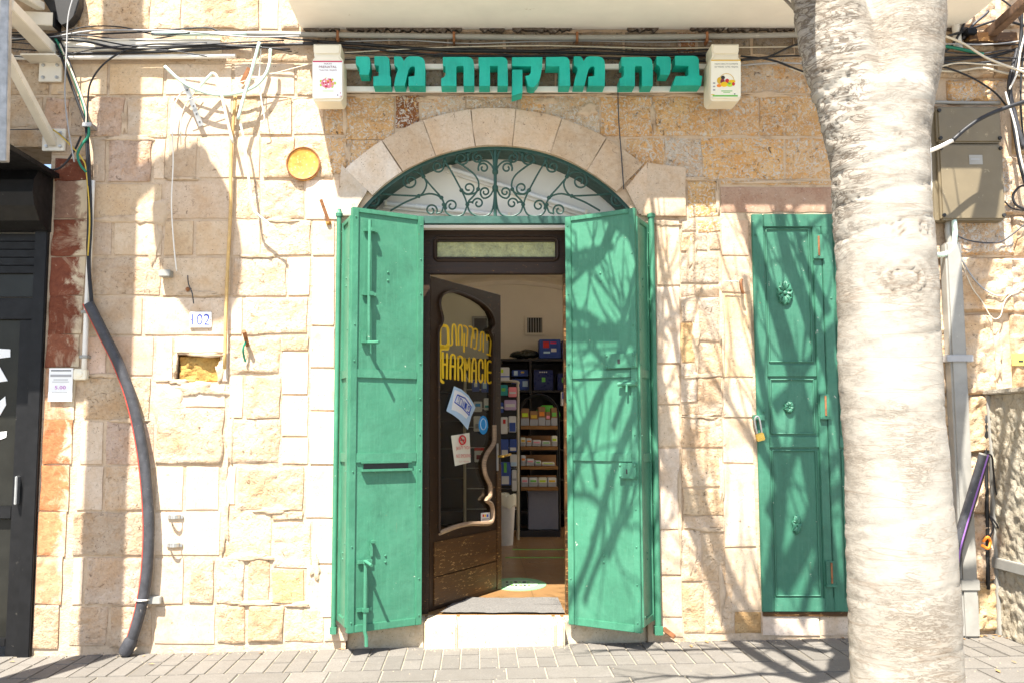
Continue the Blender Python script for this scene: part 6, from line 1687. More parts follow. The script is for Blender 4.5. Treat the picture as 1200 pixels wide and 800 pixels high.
wide(320, 348, 0.05, 0.06, "transom_pane", 'glass_dark')
a = XW; mb = MB(); mb.bbox(Vector((0,0,0)), UX, UY, UZ, (a - 0.09, 0.015, zg), (a, 0.09, P(30, 375, 0.02).z), 0.003); mb.build("door_stile", M['black_steel'], shop)
XD = a - 0.093
def pane(y0, y1, nm):
    p, q = P(20, y1, 0.06), P(20, y0, 0.06); mb = MB(); mb.box((-6, 0.06, max(zg, p.z)), (XD, 0.066, q.z)); return mb.build(nm, M['glass_dark'], shop)
pane(375, 592, "door_pane"); pane(608, 752, "door_pane")
wide2 = lambda y0, y1, nm: (lambda p, q: (MB().bbox(Vector((0,0,0)), UX, UY, UZ, (-6, 0.018, p.z), (XD, 0.09, q.z), 0.003)).build(nm, M['black_steel'], shop))(P(20, y1, 0.02), P(20, y0, 0.02))
wide2(593, 607, "mid_rail"); wide2(748, 757, "bottom_rail")
mb = MB(); c = P(20, 574, -0.02); mb.bbox(Vector((XD + 0.045, 0.0, c.z)), UX, UY, UZ, (-0.008, -0.03, -0.09), (0.008, 0.02, 0.09), 0.004); mb.build("pull_handle", M['steel'], shop)
for (poly) in ([(-4, 408), (12, 409), (12, 418), (-4, 420)], [(-6, 434), (0, 430), (9, 446), (-6, 448)], [(-6, 474), (6, 464), (7, 474), (0, 486), (-6, 488)], [(-4, 506), (8, 505), (7, 512), (-4, 516)]):
    mb = MB(); mb.prism([(P(x, y, 0.055).x, P(x, y, 0.055).z) for x, y in poly], Vector((0,0,0)), UX, UZ, UY, 0.055, 0.0585); mb.build("white_sticker", M['paper'], shop)
# shutter box: half-round profile
zb_, zt_ = P(60, 272).z, P(60, 207).z
prof = [(0.012, zb_), (-0.06, zb_ - 0.0), (-0.16, zb_ + 0.04), (-0.24, zb_ + 0.12), (-0.27, zb_ + 0.20), (-0.26, zb_ + 0.28), (-0.20, zt_ - 0.01), (0.012, zt_)]
mb = MB(); mb.prism(prof, Vector((0,0,0)), UY, UZ, UX, -6.0, SHOPX + 0.02); mb.build("shutter_box", M['black_steel'], shop)
mb = MB(); mb.box((-6.0, -0.80, P(60, 213).z + 0.02), (P(66, 212).x + 0.02, 0.012, P(60, 213).z + 0.05)); mb.build("awning_board", M['black_steel'], shop)
# dim inside
mb = MB(); mb.box((-6, 1.2, zg), (SHOPX, 1.25, 3.4)); mb.build("inner_wall", simple("dim_tan_wall", (0.20, 0.17, 0.12), 0.8), shop)

# ------------------------------------------------------------------ right of the tree
c0, c1 = P(1103, 258, -0.11), P(1172, 125, -0.11)
t = thing("electric_box", "large beige electric meter box on the wall right of the tree", "electric box", P(1140, 258, 0))
zm = P(1140, 168.5, -0.11).z
mb = MB(); mb.bbox(Vector((0,0,0)), UX, UY, UZ, (c0.x - 0.03, -0.075, c0.z), (c1.x, -0.002, c1.z), 0.006); mb.build("box_body", M['beige_box'], t)
for za_, zb2 in ((c0.z, zm - 0.004), (zm + 0.004, c1.z)):
    mb = MB(); mb.bbox(Vector((0,0,0)), UX, UY, UZ, (c0.x, -0.115, za_), (c1.x, -0.076, zb2), 0.012); o = mb.build("cover", M['beige_box'], t, smooth=True)
    for u in (0.04, 0.96):
        for zq in (za_ + 0.03, zb2 - 0.03):
            mb = MB(); mb.lathe((c0.x + (c1.x - c0.x) * u, -0.114, zq), (0, -1, 0), [(0.013, 0), (0.011, 0.012)], 10); mb.build("screw", M['rubber'], o)
a, b = P(1136, 193, -0.116), P(1151, 182, -0.116)
mb = MB(); mb.box((a.x, -0.118, a.z), (b.x, -0.1145, b.z)); o = mb.build("maker_plate", M['grey_pipe'], t)
mb = MB(); mb.box((a.x + 0.01, -0.1195, a.z + 0.03), (b.x - 0.02, -0.1178, a.z + 0.038)); mb.build("plate_print", M['grey_print'], o)
mb = MB(); mb.box((c0.x - 0.075, -0.05, c0.z + 0.22), (c0.x - 0.032, -0.002, c1.z - 0.05)); mb.build("side_window", M['black_steel'], t)
cable("pale grey pipe running up beside the tree on its right", [(1088.5,232),(1089,150),(1088,50)], 'white_pvc', 0.024, -0.05, "pipe", "pipe", n=10)
c = P(1089, 93, -0.05); mb = MB(); mb.lathe(c, (0, 0, 1), [(0.030, -0.012), (0.030, 0.012)], 12); tag(mb.build("pipe_collar", M['grey_print'], None, loc=c), "dark collar on the pale pipe beside the tree", "collar")
t = thing("vent_pipe", "short pale pipe with a dark ring at the upper right", "pipe", P(1122, 56, -0.06))
mb = MB(); mb.tube([P(1123, 58, -0.06), P(1117, -6, -0.06)], 0.027, 12); mb.build("tube", M['white_pvc'], t, smooth=True)
c = P(1117.5, 13, -0.06); mb = MB(); mb.lathe(c, (0, 0, 1), [(0.036, -0.012), (0.036, 0.010)], 12); mb.build("ring", M['black_steel'], t, smooth=True)
mb = MB(); zq0, zq1 = P(1134, 740, -0.07), P(1116.5, 285, -0.07)
t = thing("downpipe", "grey painted rectangular downpipe between the tree and the concrete pillar", "downpipe", (zq0.x, -0.07, gz(3.2)))
xm_ = (zq0.x + zq1.x) / 2
mb = MB(); mb.bbox(Vector((xm_, -0.06, 0)), UX, UY, UZ, (-0.052, -0.045, gz(3.2)), (0.052, 0.045, zq1.z), 0.012); mb.build("pipe_body", M['grey_pipe'], t, smooth=True)
zc_ = P(1120, 420, -0.07).z
mb = MB(); mb.bbox(Vector((xm_, -0.06, zc_)), UX, UY, UZ, (-0.085, -0.058, -0.022), (0.085, -0.046, 0.022), 0.003); mb.bbox(Vector((xm_, -0.06, zc_)), UX, UY, UZ, (-0.085, -0.046, -0.022), (-0.054, 0.055, 0.022), 0.003); mb.bbox(Vector((xm_, -0.06, zc_)), UX, UY, UZ, (0.054, -0.046, -0.022), (0.085, 0.055, 0.022), 0.003); mb.build("pipe_strap", M['grey_print'], t)
zc_ = P(1130, 684, -0.07).z
mb = MB(); mb.bbox(Vector((xm_, -0.06, zc_)), UX, UY, UZ, (-0.060, -0.053, -0.035), (0.060, 0.06, 0.035), 0.006); mb.build("pipe_collar", M['grey_pipe'], t)
cable("mint corrugated hose looping under the electric box", [(1088,292),(1096,298),(1108,298),(1117,290),(1119,276),(1118,258)], 'mint', 0.017, -0.09, "hose", "hose", n=8)
cable("grey corrugated hose feeding the top of the downpipe", [(1116,300),(1113,285),(1111,270),(1113,255)], 'grey_pipe', 0.022, -0.05, "hose", "hose", n=8)
G3 = "tangled cables right of the tree"
cable("thick cable with white end crossing in front of the electric box", [(1078,182),(1100,173),(1116,165)], 'white_pvc', 0.014, -0.35, group=G3)
cable("thick black cable rising right across the electric box", [(1116,165),(1132,151),(1150,139),(1175,128),(1215,115)], 'black_plastic', 0.014, -0.35, group=G3)
cable("black cable at the top right below the steel beam", [(1094,47),(1130,37),(1155,28),(1172,24),(1192,28),(1215,36)], 'black_plastic', 0.008, -0.10, group=G3)
cable("dark green cable to the right of the tree fork", [(1085,53),(1110,55),(1135,60),(1152,64)], 'green_cable', 0.011, -0.10, group=G3)
cable("beige cable slanting down right under the steel beam", [(1106,42),(1130,52),(1160,70),(1215,90)], 'cream_cable', 0.008, -0.16, group=G3)
cable("black cable running level above the electric box", [(1086,69),(1120,68),(1160,66),(1185,60),(1215,48)], 'black_plastic', 0.010, -0.06, group=G3)
cable("grey cable running level just above the electric box", [(1086,72),(1130,75),(1170,72),(1215,70)], 'grey_duct', 0.008, -0.05, group=G3)
cable("black cable curling from the tree up to the steel beam", [(1088,62),(1108,60),(1122,44),(1133,20),(1142,-5)], 'black_plastic', 0.008, -0.09, group=G3)
cable("white conduit lying along the top of the electric box", [(1094,120),(1130,121),(1172,121)], 'grey_pipe', 0.012, -0.06, "conduit", "conduit")
cable("black cable hanging in a strand at the right edge", [(1197,5),(1197,30),(1195,55),(1188,85),(1184,110),(1188,150),(1197,200),(1208,235)], 'black_plastic', 0.010, -0.12, group=G3)
cable("second black cable of the strand at the right edge, thicker", [(1193,58),(1187,80),(1183,105),(1190,140),(1200,175)], 'grey_duct', 0.016, -0.10, group=G3)
cable("pale cable twisting along the strand at the right edge", [(1178,108),(1182,122),(1190,150),(1196,185),(1204,215)], 'white_pvc', 0.007, -0.13, group=G3)
cable("thin purple grey wire arcing at the top right corner", [(1168,-4),(1180,4),(1190,14),(1197,30),(1200,60)], 'grey_duct', 0.006, -0.10, group=G3)
cable("black cable coiling at the right edge beside the electric box", [(1215,218),(1198,218),(1190,224),(1187,232),(1193,242),(1215,250)], 'black_plastic', 0.008, -0.08, group=G3)
cable("thin black wire from the coil to the box", [(1177,236),(1188,245),(1215,248)], 'black_plastic', 0.005, -0.06, group=G3)
cable("dark loose wire drooping under the electric box", [(1118,275),(1140,283),(1170,284),(1190,272),(1215,250)], 'grey_duct', 0.005, -0.06, group=G3)
cable("loose wire drooping lowest from the hose to the right edge", [(1120,290),(1135,318),(1152,338),(1170,347),(1185,342),(1215,322)], 'grey_print', 0.0045, -0.05, group=G3)
cable("thin loose wire making a small loop beside the downpipe", [(1124,300),(1138,335),(1150,352),(1162,372),(1172,371),(1178,352),(1190,342)], 'cream_cable', 0.0035, -0.045, group=G3)
cable("pale wire bundle lying in the shade above the electric box", [(1086,82),(1120,84),(1150,80),(1178,86),(1215,92)], 'cream_cable', 0.008, -0.05, group=G3)
cable("black wire crossing the pale wire bundle toward the right edge", [(1086,76),(1110,80),(1140,92),(1165,108),(1180,125)], 'black_plastic', 0.006, -0.07, group=G3)
cable("grey wire looped over the steel beam's foot", [(1128,46),(1140,30),(1156,16),(1158,13)], 'grey_duct', 0.010, -0.08, group=G3)
cable("pale wire rising from the strand to the beam", [(1183,105),(1192,85),(1196,60),(1204,30)], 'white_pvc', 0.006, -0.14, group=G3)
cable("black wire hanging straight at the far right of the strand", [(1199,60),(1196,110),(1199,160),(1205,200)], 'black_plastic', 0.006, -0.09, group=G3)
t = thing("steel_beam", "brown rusty steel angle jutting out at the upper right corner", "beam", P(1160, 46, -0.03))
p0, p1 = P(1156, 44, -0.03), P(1215, -8, -0.55); d = (p1 - p0).normalized(); s_ = d.cross(UZ).normalized(); q_ = s_.cross(d)
mb = MB(); mb.bbox(p0, d, s_, q_, (0, -0.03, -0.028), ((p1 - p0).length, 0.03, -0.020), 0.002); mb.bbox(p0, d, s_, q_, (0, 0.02, -0.0195), ((p1 - p0).length, 0.03, 0.035), 0.002); mb.build("angle_bar", M['old_iron'], t)
a, b = P(1130, 54, -0.03), P(1185, 43, -0.03)
mb = MB(); mb.bbox(Vector((0,0,0)), UX, UY, UZ, (a.x, -0.10, a.z), (b.x, -0.012, b.z), 0.004); mb.build("timber_plate", M['wood_panel'], t)
mb = MB(); a, b = P(1127, 45, -0.06), P(1139, 38, -0.06); mb.bbox(Vector((0,0,0)), UX, UY, UZ, (a.x, -0.13, a.z), (b.x, -0.02, b.z), 0.006); mb.build("black_block", M['black_steel'], t)
# pillar
PX0 = P(1162, 600).x
t = thing("concrete_pillar", "rough stuccoed concrete block standing at the right edge of the pavement", "pillar", (PX0 + 0.4, -0.4, gz(3.7)))
PZ1 = P(1160, 463).z
def rough_side():
    mb = MB(); ny_, nz_ = 60, 110
    yy = np.linspace(-0.85, 0.0, ny_ + 1); zz_ = np.linspace(gz(PX0) - 0.03, PZ1, nz_ + 1)
    Yg, Zg = np.meshgrid(yy, zz_)
    p = np.stack([np.zeros(Yg.size), Yg.ravel(), Zg.ravel()], 1)
    d = fbm(p * 26, 5, 4, 0.6) * 0.009 + np.clip(vnoise(p * 45, 9), 0, 1) * 0.010
    vs = [(PX0 - max(-0.006, dd), q[1], q[2]) for q, dd in zip(p, d)]
    W = ny_ + 1; fs = [(j*W+i, j*W+i+1, (j+1)*W+i+1, (j+1)*W+i) for j in range(nz_) for i in range(ny_)]
    mb.add(vs, fs); return mb
o = rough_side().build("stucco_face", M['concrete'], t, smooth='all', fix=False); o.color = (0.50, 0.45, 0.35, 1)
mb = MB(); mb.bbox(Vector((0,0,0)), UX, UY, UZ, (PX0 + 0.008, -0.85, gz(PX0) - 0.03), (PX0 + 1.0, 0.012, PZ1), 0.01); o = mb.build("block_core", M['concrete'], t); o.color = (0.48, 0.44, 0.36, 1)
mb = MB(); mb.bbox(Vector((0,0,0)), UX, UY, UZ, (PX0 - 0.03, -0.88, PZ1 + 0.002), (PX0 + 1.0, 0.012, PZ1 + 0.035), 0.008); o = mb.build("coping", M['concrete'], t); o.color = (0.50, 0.46, 0.38, 1)
zb3 = P(1165, 657).z
mb = MB(); mb.bbox(Vector((0,0,0)), UX, UY, UZ, (PX0 - 0.030, -0.85, zb3 - 0.035), (PX0 + 0.004, 0.0, zb3 + 0.03), 0.004); mb.build("metal_band", M['grey_pipe'], t)
mb = MB(); mb.bbox(Vector((0,0,0)), UX, UY, UZ, (PX0 - 0.018, -0.05, gz(PX0)), (PX0 + 0.004, 0.0, PZ1), 0.004); mb.build("edge_trim", M['grey_pipe'], t)
mb = MB(); mb.bbox(Vector((0,0,0)), UX, UY, UZ, (PX0 - 0.02, -0.42, 0.34), (PX0 + 0.01, -0.36, 0.52), 0.004); mb.build("dark_slot", M['rubber'], t)
# striped pipe
t = thing("striped_hose", "black plastic pipe with a purple stripe leaning out beside the tree", "pipe", P(1119, 668, -0.14))
q = smooth_path([P(x, y, yy) for x, y, yy in ((1154,532,-0.22),(1148,552,-0.20),(1138,585,-0.17),(1128,618,-0.15),(1121,645,-0.14),(1118,672,-0.13),(1117,700,-0.12))], 6)
mb = MB(); mb.tube(q, 0.033, 14); mb.build("pipe_wall", M['grey_duct'], t, smooth=True)
mb = MB(); mb.tube([p + Vector((0.004, -0.0315, 0.0)) for p in q], 0.006, 6); mb.build("purple_line", M['purple'], t, smooth=True)
mb = MB(); dd = (q[0] - q[1]).normalized(); mb.lathe(q[0], dd, [(0.034, -0.004), (0.034, 0.002), (0.026, 0.0025)], 14); mb.build("cut_end", M['grey_pipe'], t, smooth=True)
cable("black cable spilling from the end of the striped pipe", [(1154,531,-0.2),(1162,534,-0.14),(1164,550,-0.1),(1167,575,-0.08),(1176,600,-0.07),(1174,625,-0.06)], 'black_plastic', 0.006, -0.1, group=G3)
cable("rusty dark reinforcing bar standing against the wall by the pillar", [(1155,486),(1156,560),(1158,690)], 'rubber', 0.012, -0.03, "iron_bar", "bar")
a, b = P(1186, 428, -0.03), P(1206, 414, -0.03)
t = thing("yellow_sticker", "yellow warning sticker on the stones at the right edge", "sticker", P(1196, 428, -0.03))
mb = MB(); mb.box((a.x, -0.036, a.z), (b.x, -0.032, b.z)); mb.build("sheet", flat("pale_yellow_vinyl", (0.75, 0.62, 0.10), 0.5), t)
mb = MB(); mb.box((a.x + 0.04, -0.0375, a.z + 0.02), (a.x + 0.07, -0.0358, a.z + 0.035)); mb.build("sticker_print", M['print_black'], t)
c = P(1152, 634, -0.04)
t = thing("cable_scrap", "orange and black cable scrap caught beside the iron bar", "cable scrap", c)
mb = MB(); mb.tube(smooth_path([c, c + Vector((0.02, -0.02, 0.03)), c + Vector((0.04, -0.01, 0.0)), c + Vector((0.02, -0.02, -0.04)), c + Vector((-0.02, -0.02, -0.02))]), 0.009, 6); mb.build("orange_loop", M['orange'], t, smooth=True)
mb = MB(); mb.tube(smooth_path([c + Vector((0.03, 0, 0.01)), c + Vector((0.06, -0.02, 0.09)), c + Vector((0.04, -0.02, 0.16)), c + Vector((0.08, -0.03, 0.10)), c + Vector((0.11, -0.02, 0.0))]), 0.006, 5); mb.build("black_tangle", M['black_plastic'], t, smooth=True)

# ------------------------------------------------------------------ the tree
def bark_mat():
    n = NT("pale_smooth_bark")
    v = n.obj
    st = n.scale(v, (1.0, 1.0, 4.5))
    f1 = n.noise(2.2, 6, 0.65, vec=v); f2 = n.noise(5.0, 7, 0.72, vec=st, dist=0.9); f3 = n.noise(40, 5, 0.7, vec=v); f4 = n.noise(11, 7, 0.72, vec=st, dist=1.3)
    col = n.ramp(f1, [(0.3, (0.27, 0.235, 0.185)), (0.55, (0.335, 0.305, 0.255)), (0.75, (0.38, 0.352, 0.30))])
    wr = n.ramp(n.math('ABSOLUTE', n.math('SUBTRACT', f4, 0.5)), [(0.0, 1.0), (0.012, 0.75), (0.035, 0.0)])
    msk = n.ramp(f1, [(0.36, 0.8), (0.52, 0.04)])
    col = n.mix(n.math('MULTIPLY', wr, n.math('MULTIPLY', msk, 0.75)), col, (0.17, 0.12, 0.08))
    big = n.ramp(n.noise(1.6, 4, 0.6, vec=v), [(0.45, 0.0), (0.68, 1.0)])
    col = n.mix(n.math('MULTIPLY', n.ramp(f2, [(0.60, 0.0), (0.72, 0.5)]), big), col, (0.27, 0.20, 0.13))
    rings = n.noise(3.0, 3, 0.5, vec=n.scale(v, (0.35, 0.35, 3.4)), dist=0.25)
    ringl = n.ramp(n.math('ABSOLUTE', n.math('SUBTRACT', rings, 0.52)), [(0.0, 1.0), (0.004, 0.7), (0.010, 0.0)])
    col = n.mix(n.math('MULTIPLY', ringl, 0.45), col, (0.20, 0.14, 0.09))
    at = n.t.nodes.new("ShaderNodeAttribute"); at.attribute_name = "rough_bark"
    w2 = n.noise(7, 5, 0.62, vec=n.scale(v, (1.0, 1.0, 3.6)), dist=1.4)
    lines = n.ramp(n.math('ABSOLUTE', n.math('SUBTRACT', w2, 0.5)), [(0.0, 1.0), (0.02, 0.9), (0.055, 0.0)])
    col = n.mix(n.math('MULTIPLY', n.math('MULTIPLY', lines, at.outputs["Fac"]), 0.8), col, (0.09, 0.065, 0.045))
    tone = n.noise(6, 6, 0.7, vec=n.scale(v, (1.0, 1.0, 2.0)))
    col = n.mix(n.math('MULTIPLY', n.ramp(tone, [(0.48, 0.0), (0.68, 0.4)]), at.outputs["Fac"]), col, (0.18, 0.14, 0.10))
    as_ = n.t.nodes.new("ShaderNodeAttribute"); as_.attribute_name = "scar"
    col = n.mix(n.math('MULTIPLY', as_.outputs["Fac"], n.ramp(n.noise(20, 4, 0.6, vec=v), [(0.3, 0.3), (0.6, 0.95)])), col, (0.13, 0.09, 0.06))
    wr = n.math('ADD', wr, n.math('MULTIPLY', lines, at.outputs["Fac"]))
    col = n.mix(n.ramp(n.noise(26, 6, 0.75, vec=v), [(0.645, 0.0), (0.70, 0.7)]), col, (0.20, 0.14, 0.085))
    h = n.math('ADD', n.math('MULTIPLY', f3, 0.25), n.math('SUBTRACT', n.math('MULTIPLY', f2, n.math('ADD', 0.12, n.math('MULTIPLY', n.math('ADD', at.outputs["Fac"], big), 0.5))), n.math('MULTIPLY', wr, n.math('MULTIPLY', msk, 0.5))))
    return n.out(col, 0.8, n.bump(h, 0.6, 0.012), spec=0.2)
M['bark'] = bark_mat()
TY = -2.2
def TP(px, py, Y=TY): return P(px, py, Y)
tb = TP(1063, 800)
base = Vector((tb.x + 0.01, TY, 0.0))
tree = thing("street_tree", "thick pale barked tree trunk forking at the top right in front of the wall", "tree", base)
K = (CAM.y - TY) / -FPX
TRUNK = [((1066, 940), 70), ((1065, 870), 65), ((1063, 800), 63.5), ((1058.5, 700), 62), ((1053, 600), 60), ((1047, 500), 58.5), ((1041, 400), 57), ((1036.5, 300), 56.5), ((1032, 220), 57), ((1030, 160), 58), ((1030, 110), 62)]
mb = MB()
mb.tube([TP(*c) for c, _ in TRUNK], [w * K * 0.965 for _, w in TRUNK], 40)
LL = [((1012, 175), 40), ((1000, 120), 42), ((987, 75), 43), ((973, 20), 41), ((959, -30), 37), ((942, -90), 32)]
RL = [((1040, 170), 44), ((1046, 120), 45), ((1053, 70), 48), ((1059, 10), 49), ((1067, -40), 45), ((1078, -90), 39)]
mb.tube([TP(*c) for c, _ in LL], [w * K for _, w in LL], 32)
mb.tube([TP(*c) for c, _ in RL], [w * K for _, w in RL], 32)
tmp = mb.build("tmp", M['bark'], None)
md_ = tmp.modifiers.new("r", 'REMESH'); md_.mode = 'VOXEL'; md_.voxel_size = 0.014
ms_ = tmp.modifiers.new("s", 'SMOOTH'); ms_.factor = 0.7; ms_.iterations = 9
dg = bpy.context.evaluated_depsgraph_get()
me = bpy.data.meshes.new_from_object(tmp.evaluated_get(dg)); me.name = "trunk"
bpy.data.objects.remove(tmp)
nv = len(me.vertices)
co = np.empty(nv * 3); me.vertices.foreach_get("co", co); co = co.reshape(-1, 3)
no = np.empty(nv * 3); me.vertices.foreach_get("normal", no); no = no.reshape(-1, 3)
disp = fbm(co * np.array([3, 3, 2.5]), 3, 3) * 0.010 + fbm(co * np.array([7, 7, 22]), 8, 3, 0.6) * 0.0022
# left flank and upper part: rough wrinkled bark
scar = np.zeros(nv)
side = np.clip((TP(1015, 400).x - co[:, 0]) / 0.10, 0, 1)
hi = np.clip((co[:, 2] - 2.0) / 0.6, 0, 1)
amt = np.clip(side * (0.35 + hi) + 0.35 * hi, 0, 1.2)
wr = np.abs(fbm(co * np.array([7, 7, 40]) + 2.0 * vnoise(co * 4, 2)[:, None], 21, 3, 0.6))
disp -= amt * np.clip(0.30 - wr, 0, 1) * 0.020
disp += amt * fbm(co * np.array([26, 26, 40]), 31, 3, 0.6) * 0.004
# healed branch scars
for (px, py, rx, rz_) in ((1062, 325, 0.092, 0.062), (1070, 266, 0.085, 0.036), (1054, 160, 0.022, 0.018)):
    c = TP(px, py, TY - 0.19)
    e = np.sqrt(((co[:, 0] - c.x) / rx) ** 2 + ((co[:, 2] - c.z) / rz_) ** 2)
    front = co[:, 1] < TY
    e = e + 0.06 * vnoise(co * 16, 41)
    disp += front * (-np.exp(-((e - 1.0) / 0.10) ** 2) * 0.006 - np.exp(-((e - 0.62) / 0.10) ** 2) * 0.008 + np.exp(-((e - 0.8) / 0.12) ** 2) * 0.004 - np.exp(-((e - 1.5) / 0.10) ** 2) * 0.003)
    scar = np.maximum(scar, front * (0.9 * np.exp(-((e - 0.60) / 0.05) ** 2) + 0.75 * np.exp(-((e - 1.0) / 0.035) ** 2) + 0.35 * np.exp(-((e - 1.5) / 0.03) ** 2) * (np.abs(co[:, 2] - c.z) < rz_ * 1.2)))
    amt = np.maximum(amt, 0.0 * front * (np.exp(-((e - 0.62) / 0.10) ** 2) + 0.7 * np.exp(-((e - 1.0) / 0.09) ** 2)) * 0.9)
for zq, am in ((1.42, .006), (1.25, .004), (1.02, .004), (0.72, .005), (0.48, .004), (1.72, .006), (2.32, .009), (2.45, .007), (2.18, .008)):
    zz2 = co[:, 2] - zq - 0.05 * np.sin((co[:, 0] - base.x) * 5) - 0.015 * vnoise(co * 7, 5)
    disp -= np.exp(-(zz2 / 0.007) ** 2) * am * (0.4 + 0.6 * (vnoise(co * 5, 61) > -0.2))
co = co + no * disp[:, None] - np.array(base)
me.vertices.foreach_set("co", co.ravel())
at_ = me.attributes.new("rough_bark", 'FLOAT', 'POINT'); at_.data.foreach_set("value", np.clip(amt, 0, 1).astype(np.float32))
at_ = me.attributes.new("scar", 'FLOAT', 'POINT'); at_.data.foreach_set("value", np.clip(scar, 0, 1).astype(np.float32))
for p in me.polygons: p.use_smooth = True
me.materials.clear(); me.materials.append(M['bark'])
tr_ = bpy.data.objects.new("trunk", me); COL.objects.link(tr_); tr_.parent = tree
def patch(px, py, rx, rz_, mat, sd):
    vs = []; n_ = 18
    for k in range(n_):
        a = 2 * math.pi * k / n_; r_ = 1 + 0.25 * vnoise(np.array([[math.cos(a) * 2, math.sin(a) * 2, sd]]))[0]
        vs.append((px + math.cos(a) * rx * r_, py + math.sin(a) * rz_ * r_))
    # lay it on the round trunk
    mb = MB(); cxp = np.interp(py, [0, 400, 800, 900], [1030, 1041, 1063, 1066]); rad = np.interp(py, [400, 800], [57, 63.5])
    pts = []
    for (x, y) in vs + [(px, py)]:
        u = max(-0.98, min(0.98, (x - cxp) / (rad + 1.5)))
        pts.append(TP(x, y, TY - (rad * K + 0.006) * math.sqrt(1 - u * u)))
    m = len(vs); mb.add(pts, [(i, (i + 1) % m, m) for i in range(m)])
    mb.build("bare_patch", mat, tree, smooth='all')
M['bare_wood'] = simple("bare_ochre_wood", (0.62, 0.42, 0.20), 0.8, 0.25, 20, 0.3, 60, dirt=(0.45, 0.24, 0.07), dirt_at=0.58)
patch(1107, 738, 10, 15, M['bare_wood'], 1); patch(1110, 697, 9, 6, M['bare_wood'], 2); patch(1110, 716, 3.5, 4, M['bare_wood'], 3)

# limbs and twigs above the frame, placed by where their shadows are to fall on wall and pavement
def LM(px, py, D):
    w_ = P(px, py, 0.0)
    D = min(D, max(1.15, (4.117 - w_.z) / 2.277 + 0.22 + 0.25 * (D - 2.2)))
    return w_ + Vector((-0.42 * D, -D, 1.82 * D))
def LG(px, py, k):
    d = ray(px, py); g = CAM + d * ((gz(1.7) - CAM.z) / d.z)
    return g - SUN * k
limbs = []
def limb(pts, r0, r1, name="limb"):
    q = smooth_path([p if isinstance(p, Vector) else LM(*p) for p in pts], 5)
    n_ = len(q); rs = [r0 + (r1 - r0) * i / (n_ - 1) for i in range(n_)]
    q = [p + Vector(tuple(fbm(np.array([[p.x * 2, p.y * 2, p.z * 2 + k * 9]]), k, 2)[0] * 0.03 for k in range(3))) for p in q]
    mb = MB(); mb.tube(q, rs, 10); mb.build(name, M['bark'], tree, smooth='all')
    limbs.append((q, rs))
    return q
l0 = TP(948, -90); r0_ = TP(1074, -90)
# main left limb, leaning over the doorway
limb([(972, 872, 2.2), (925, 800, 2.22), (880, 752, 2.25), (848, 700, 2.3), (822, 645, 2.35), (800, 580, 2.4), (785, 515, 2.45), (770, 430, 2.5), (752, 360, 2.5), (738, 290, 2.5), (722, 200, 2.5), (700, 60, 2.5)], 0.048, 0.022)
limb([(972, 872, 2.2), (945, 830, 2.1), (912, 770, 2.1), (868, 700, 2.1), (838, 620, 2.15), (820, 560, 2.2), (806, 470, 2.2), (790, 380, 2.2), (770, 280, 2.2), (760, 120, 2.2)], 0.034, 0.014)
limb([(985, 830, 2.2), (978, 720, 2.4), (962, 600, 2.5), (945, 500, 2.6), (925, 420, 2.6), (905, 350, 2.6), (880, 280, 2.6), (862, 200, 2.6), (850, 100, 2.6)], 0.075, 0.030)
limb([(1000, 800, 2.2), (1000, 640, 2.0), (992, 520, 2.0), (975, 440, 2.0), (950, 380, 2.05), (930, 320, 2.1), (915, 260, 2.1), (905, 180, 2.1), (890, 60, 2.1)], 0.065, 0.026)
limb([(1040, 780, 2.2), (1020, 600, 1.8), (1005, 450, 1.8), (990, 340, 1.8), (978, 280, 1.8), (970, 200, 1.8), (960, 80, 1.8)], 0.05, 0.015)
limb([(940, 790, 2.2), (905, 740, 2.6), (912, 670, 2.6), (918, 600, 2.6), (916, 540, 2.6), (900, 470, 2.6), (885, 400, 2.6), (870, 320, 2.6)], 0.045, 0.018)
limb([(905, 700, 2.6), (940, 640, 2.6), (962, 590, 2.6), (985, 545, 2.6), (1000, 500, 2.6)], 0.034, 0.016)
limb([(785, 515, 2.45), (750, 470, 2.5), (715, 440, 2.5), (690, 420, 2.5), (665, 395, 2.5), (640, 360, 2.5)], 0.040, 0.018)
limb([(752, 360, 2.5), (728, 330, 2.5), (705, 290, 2.5), (690, 250, 2.5), (670, 200, 2.5)], 0.036, 0.016)
limb([(742, 310, 2.5), (715, 350, 2.4), (695, 345, 2.4), (672, 325, 2.4), (650, 290, 2.4)], 0.034, 0.016)
limb([(800, 580, 2.4), (770, 560, 2.2), (742, 590, 2.2), (712, 640, 2.2), (690, 690, 2.2), (665, 720, 2.2)], 0.036, 0.016)
limb([(770, 430, 2.5), (745, 480, 2.2), (725, 500, 2.2), (700, 520, 2.2), (680, 560, 2.2), (660, 600, 2.2)], 0.034, 0.016)
limb([(738, 290, 2.5), (750, 250, 2.5), (742, 200, 2.5), (748, 120, 2.5)], 0.042, 0.022)
limb([LG(990, 768, 1.72), LG(975, 786, 1.85), LG(945, 798, 2.0), LG(908, 782, 2.1), LG(873, 759, 2.2), (846, 712, 2.3), (826, 660, 2.3), (800, 600, 2.3), (778, 540, 2.3), (756, 490, 2.3)], 0.066, 0.016)
limb([LG(988, 766, 1.72), LG(986, 752, 1.75), (984, 735, 1.9), (976, 690, 2.0), (968, 640, 2.0)], 0.05, 0.02)
limb([LG(940, 797, 2.0), LG(900, 790, 2.1), LG(840, 792, 2.2), LG(780, 788, 2.2), LG(720, 795, 2.2)], 0.034, 0.012)
limb([LG(960, 790, 1.9), LG(925, 770, 2.0), LG(895, 752, 2.1), (872, 742, 2.2), (852, 700, 2.2), (838, 640, 2.2), (826, 590, 2.2)], 0.04, 0.016)
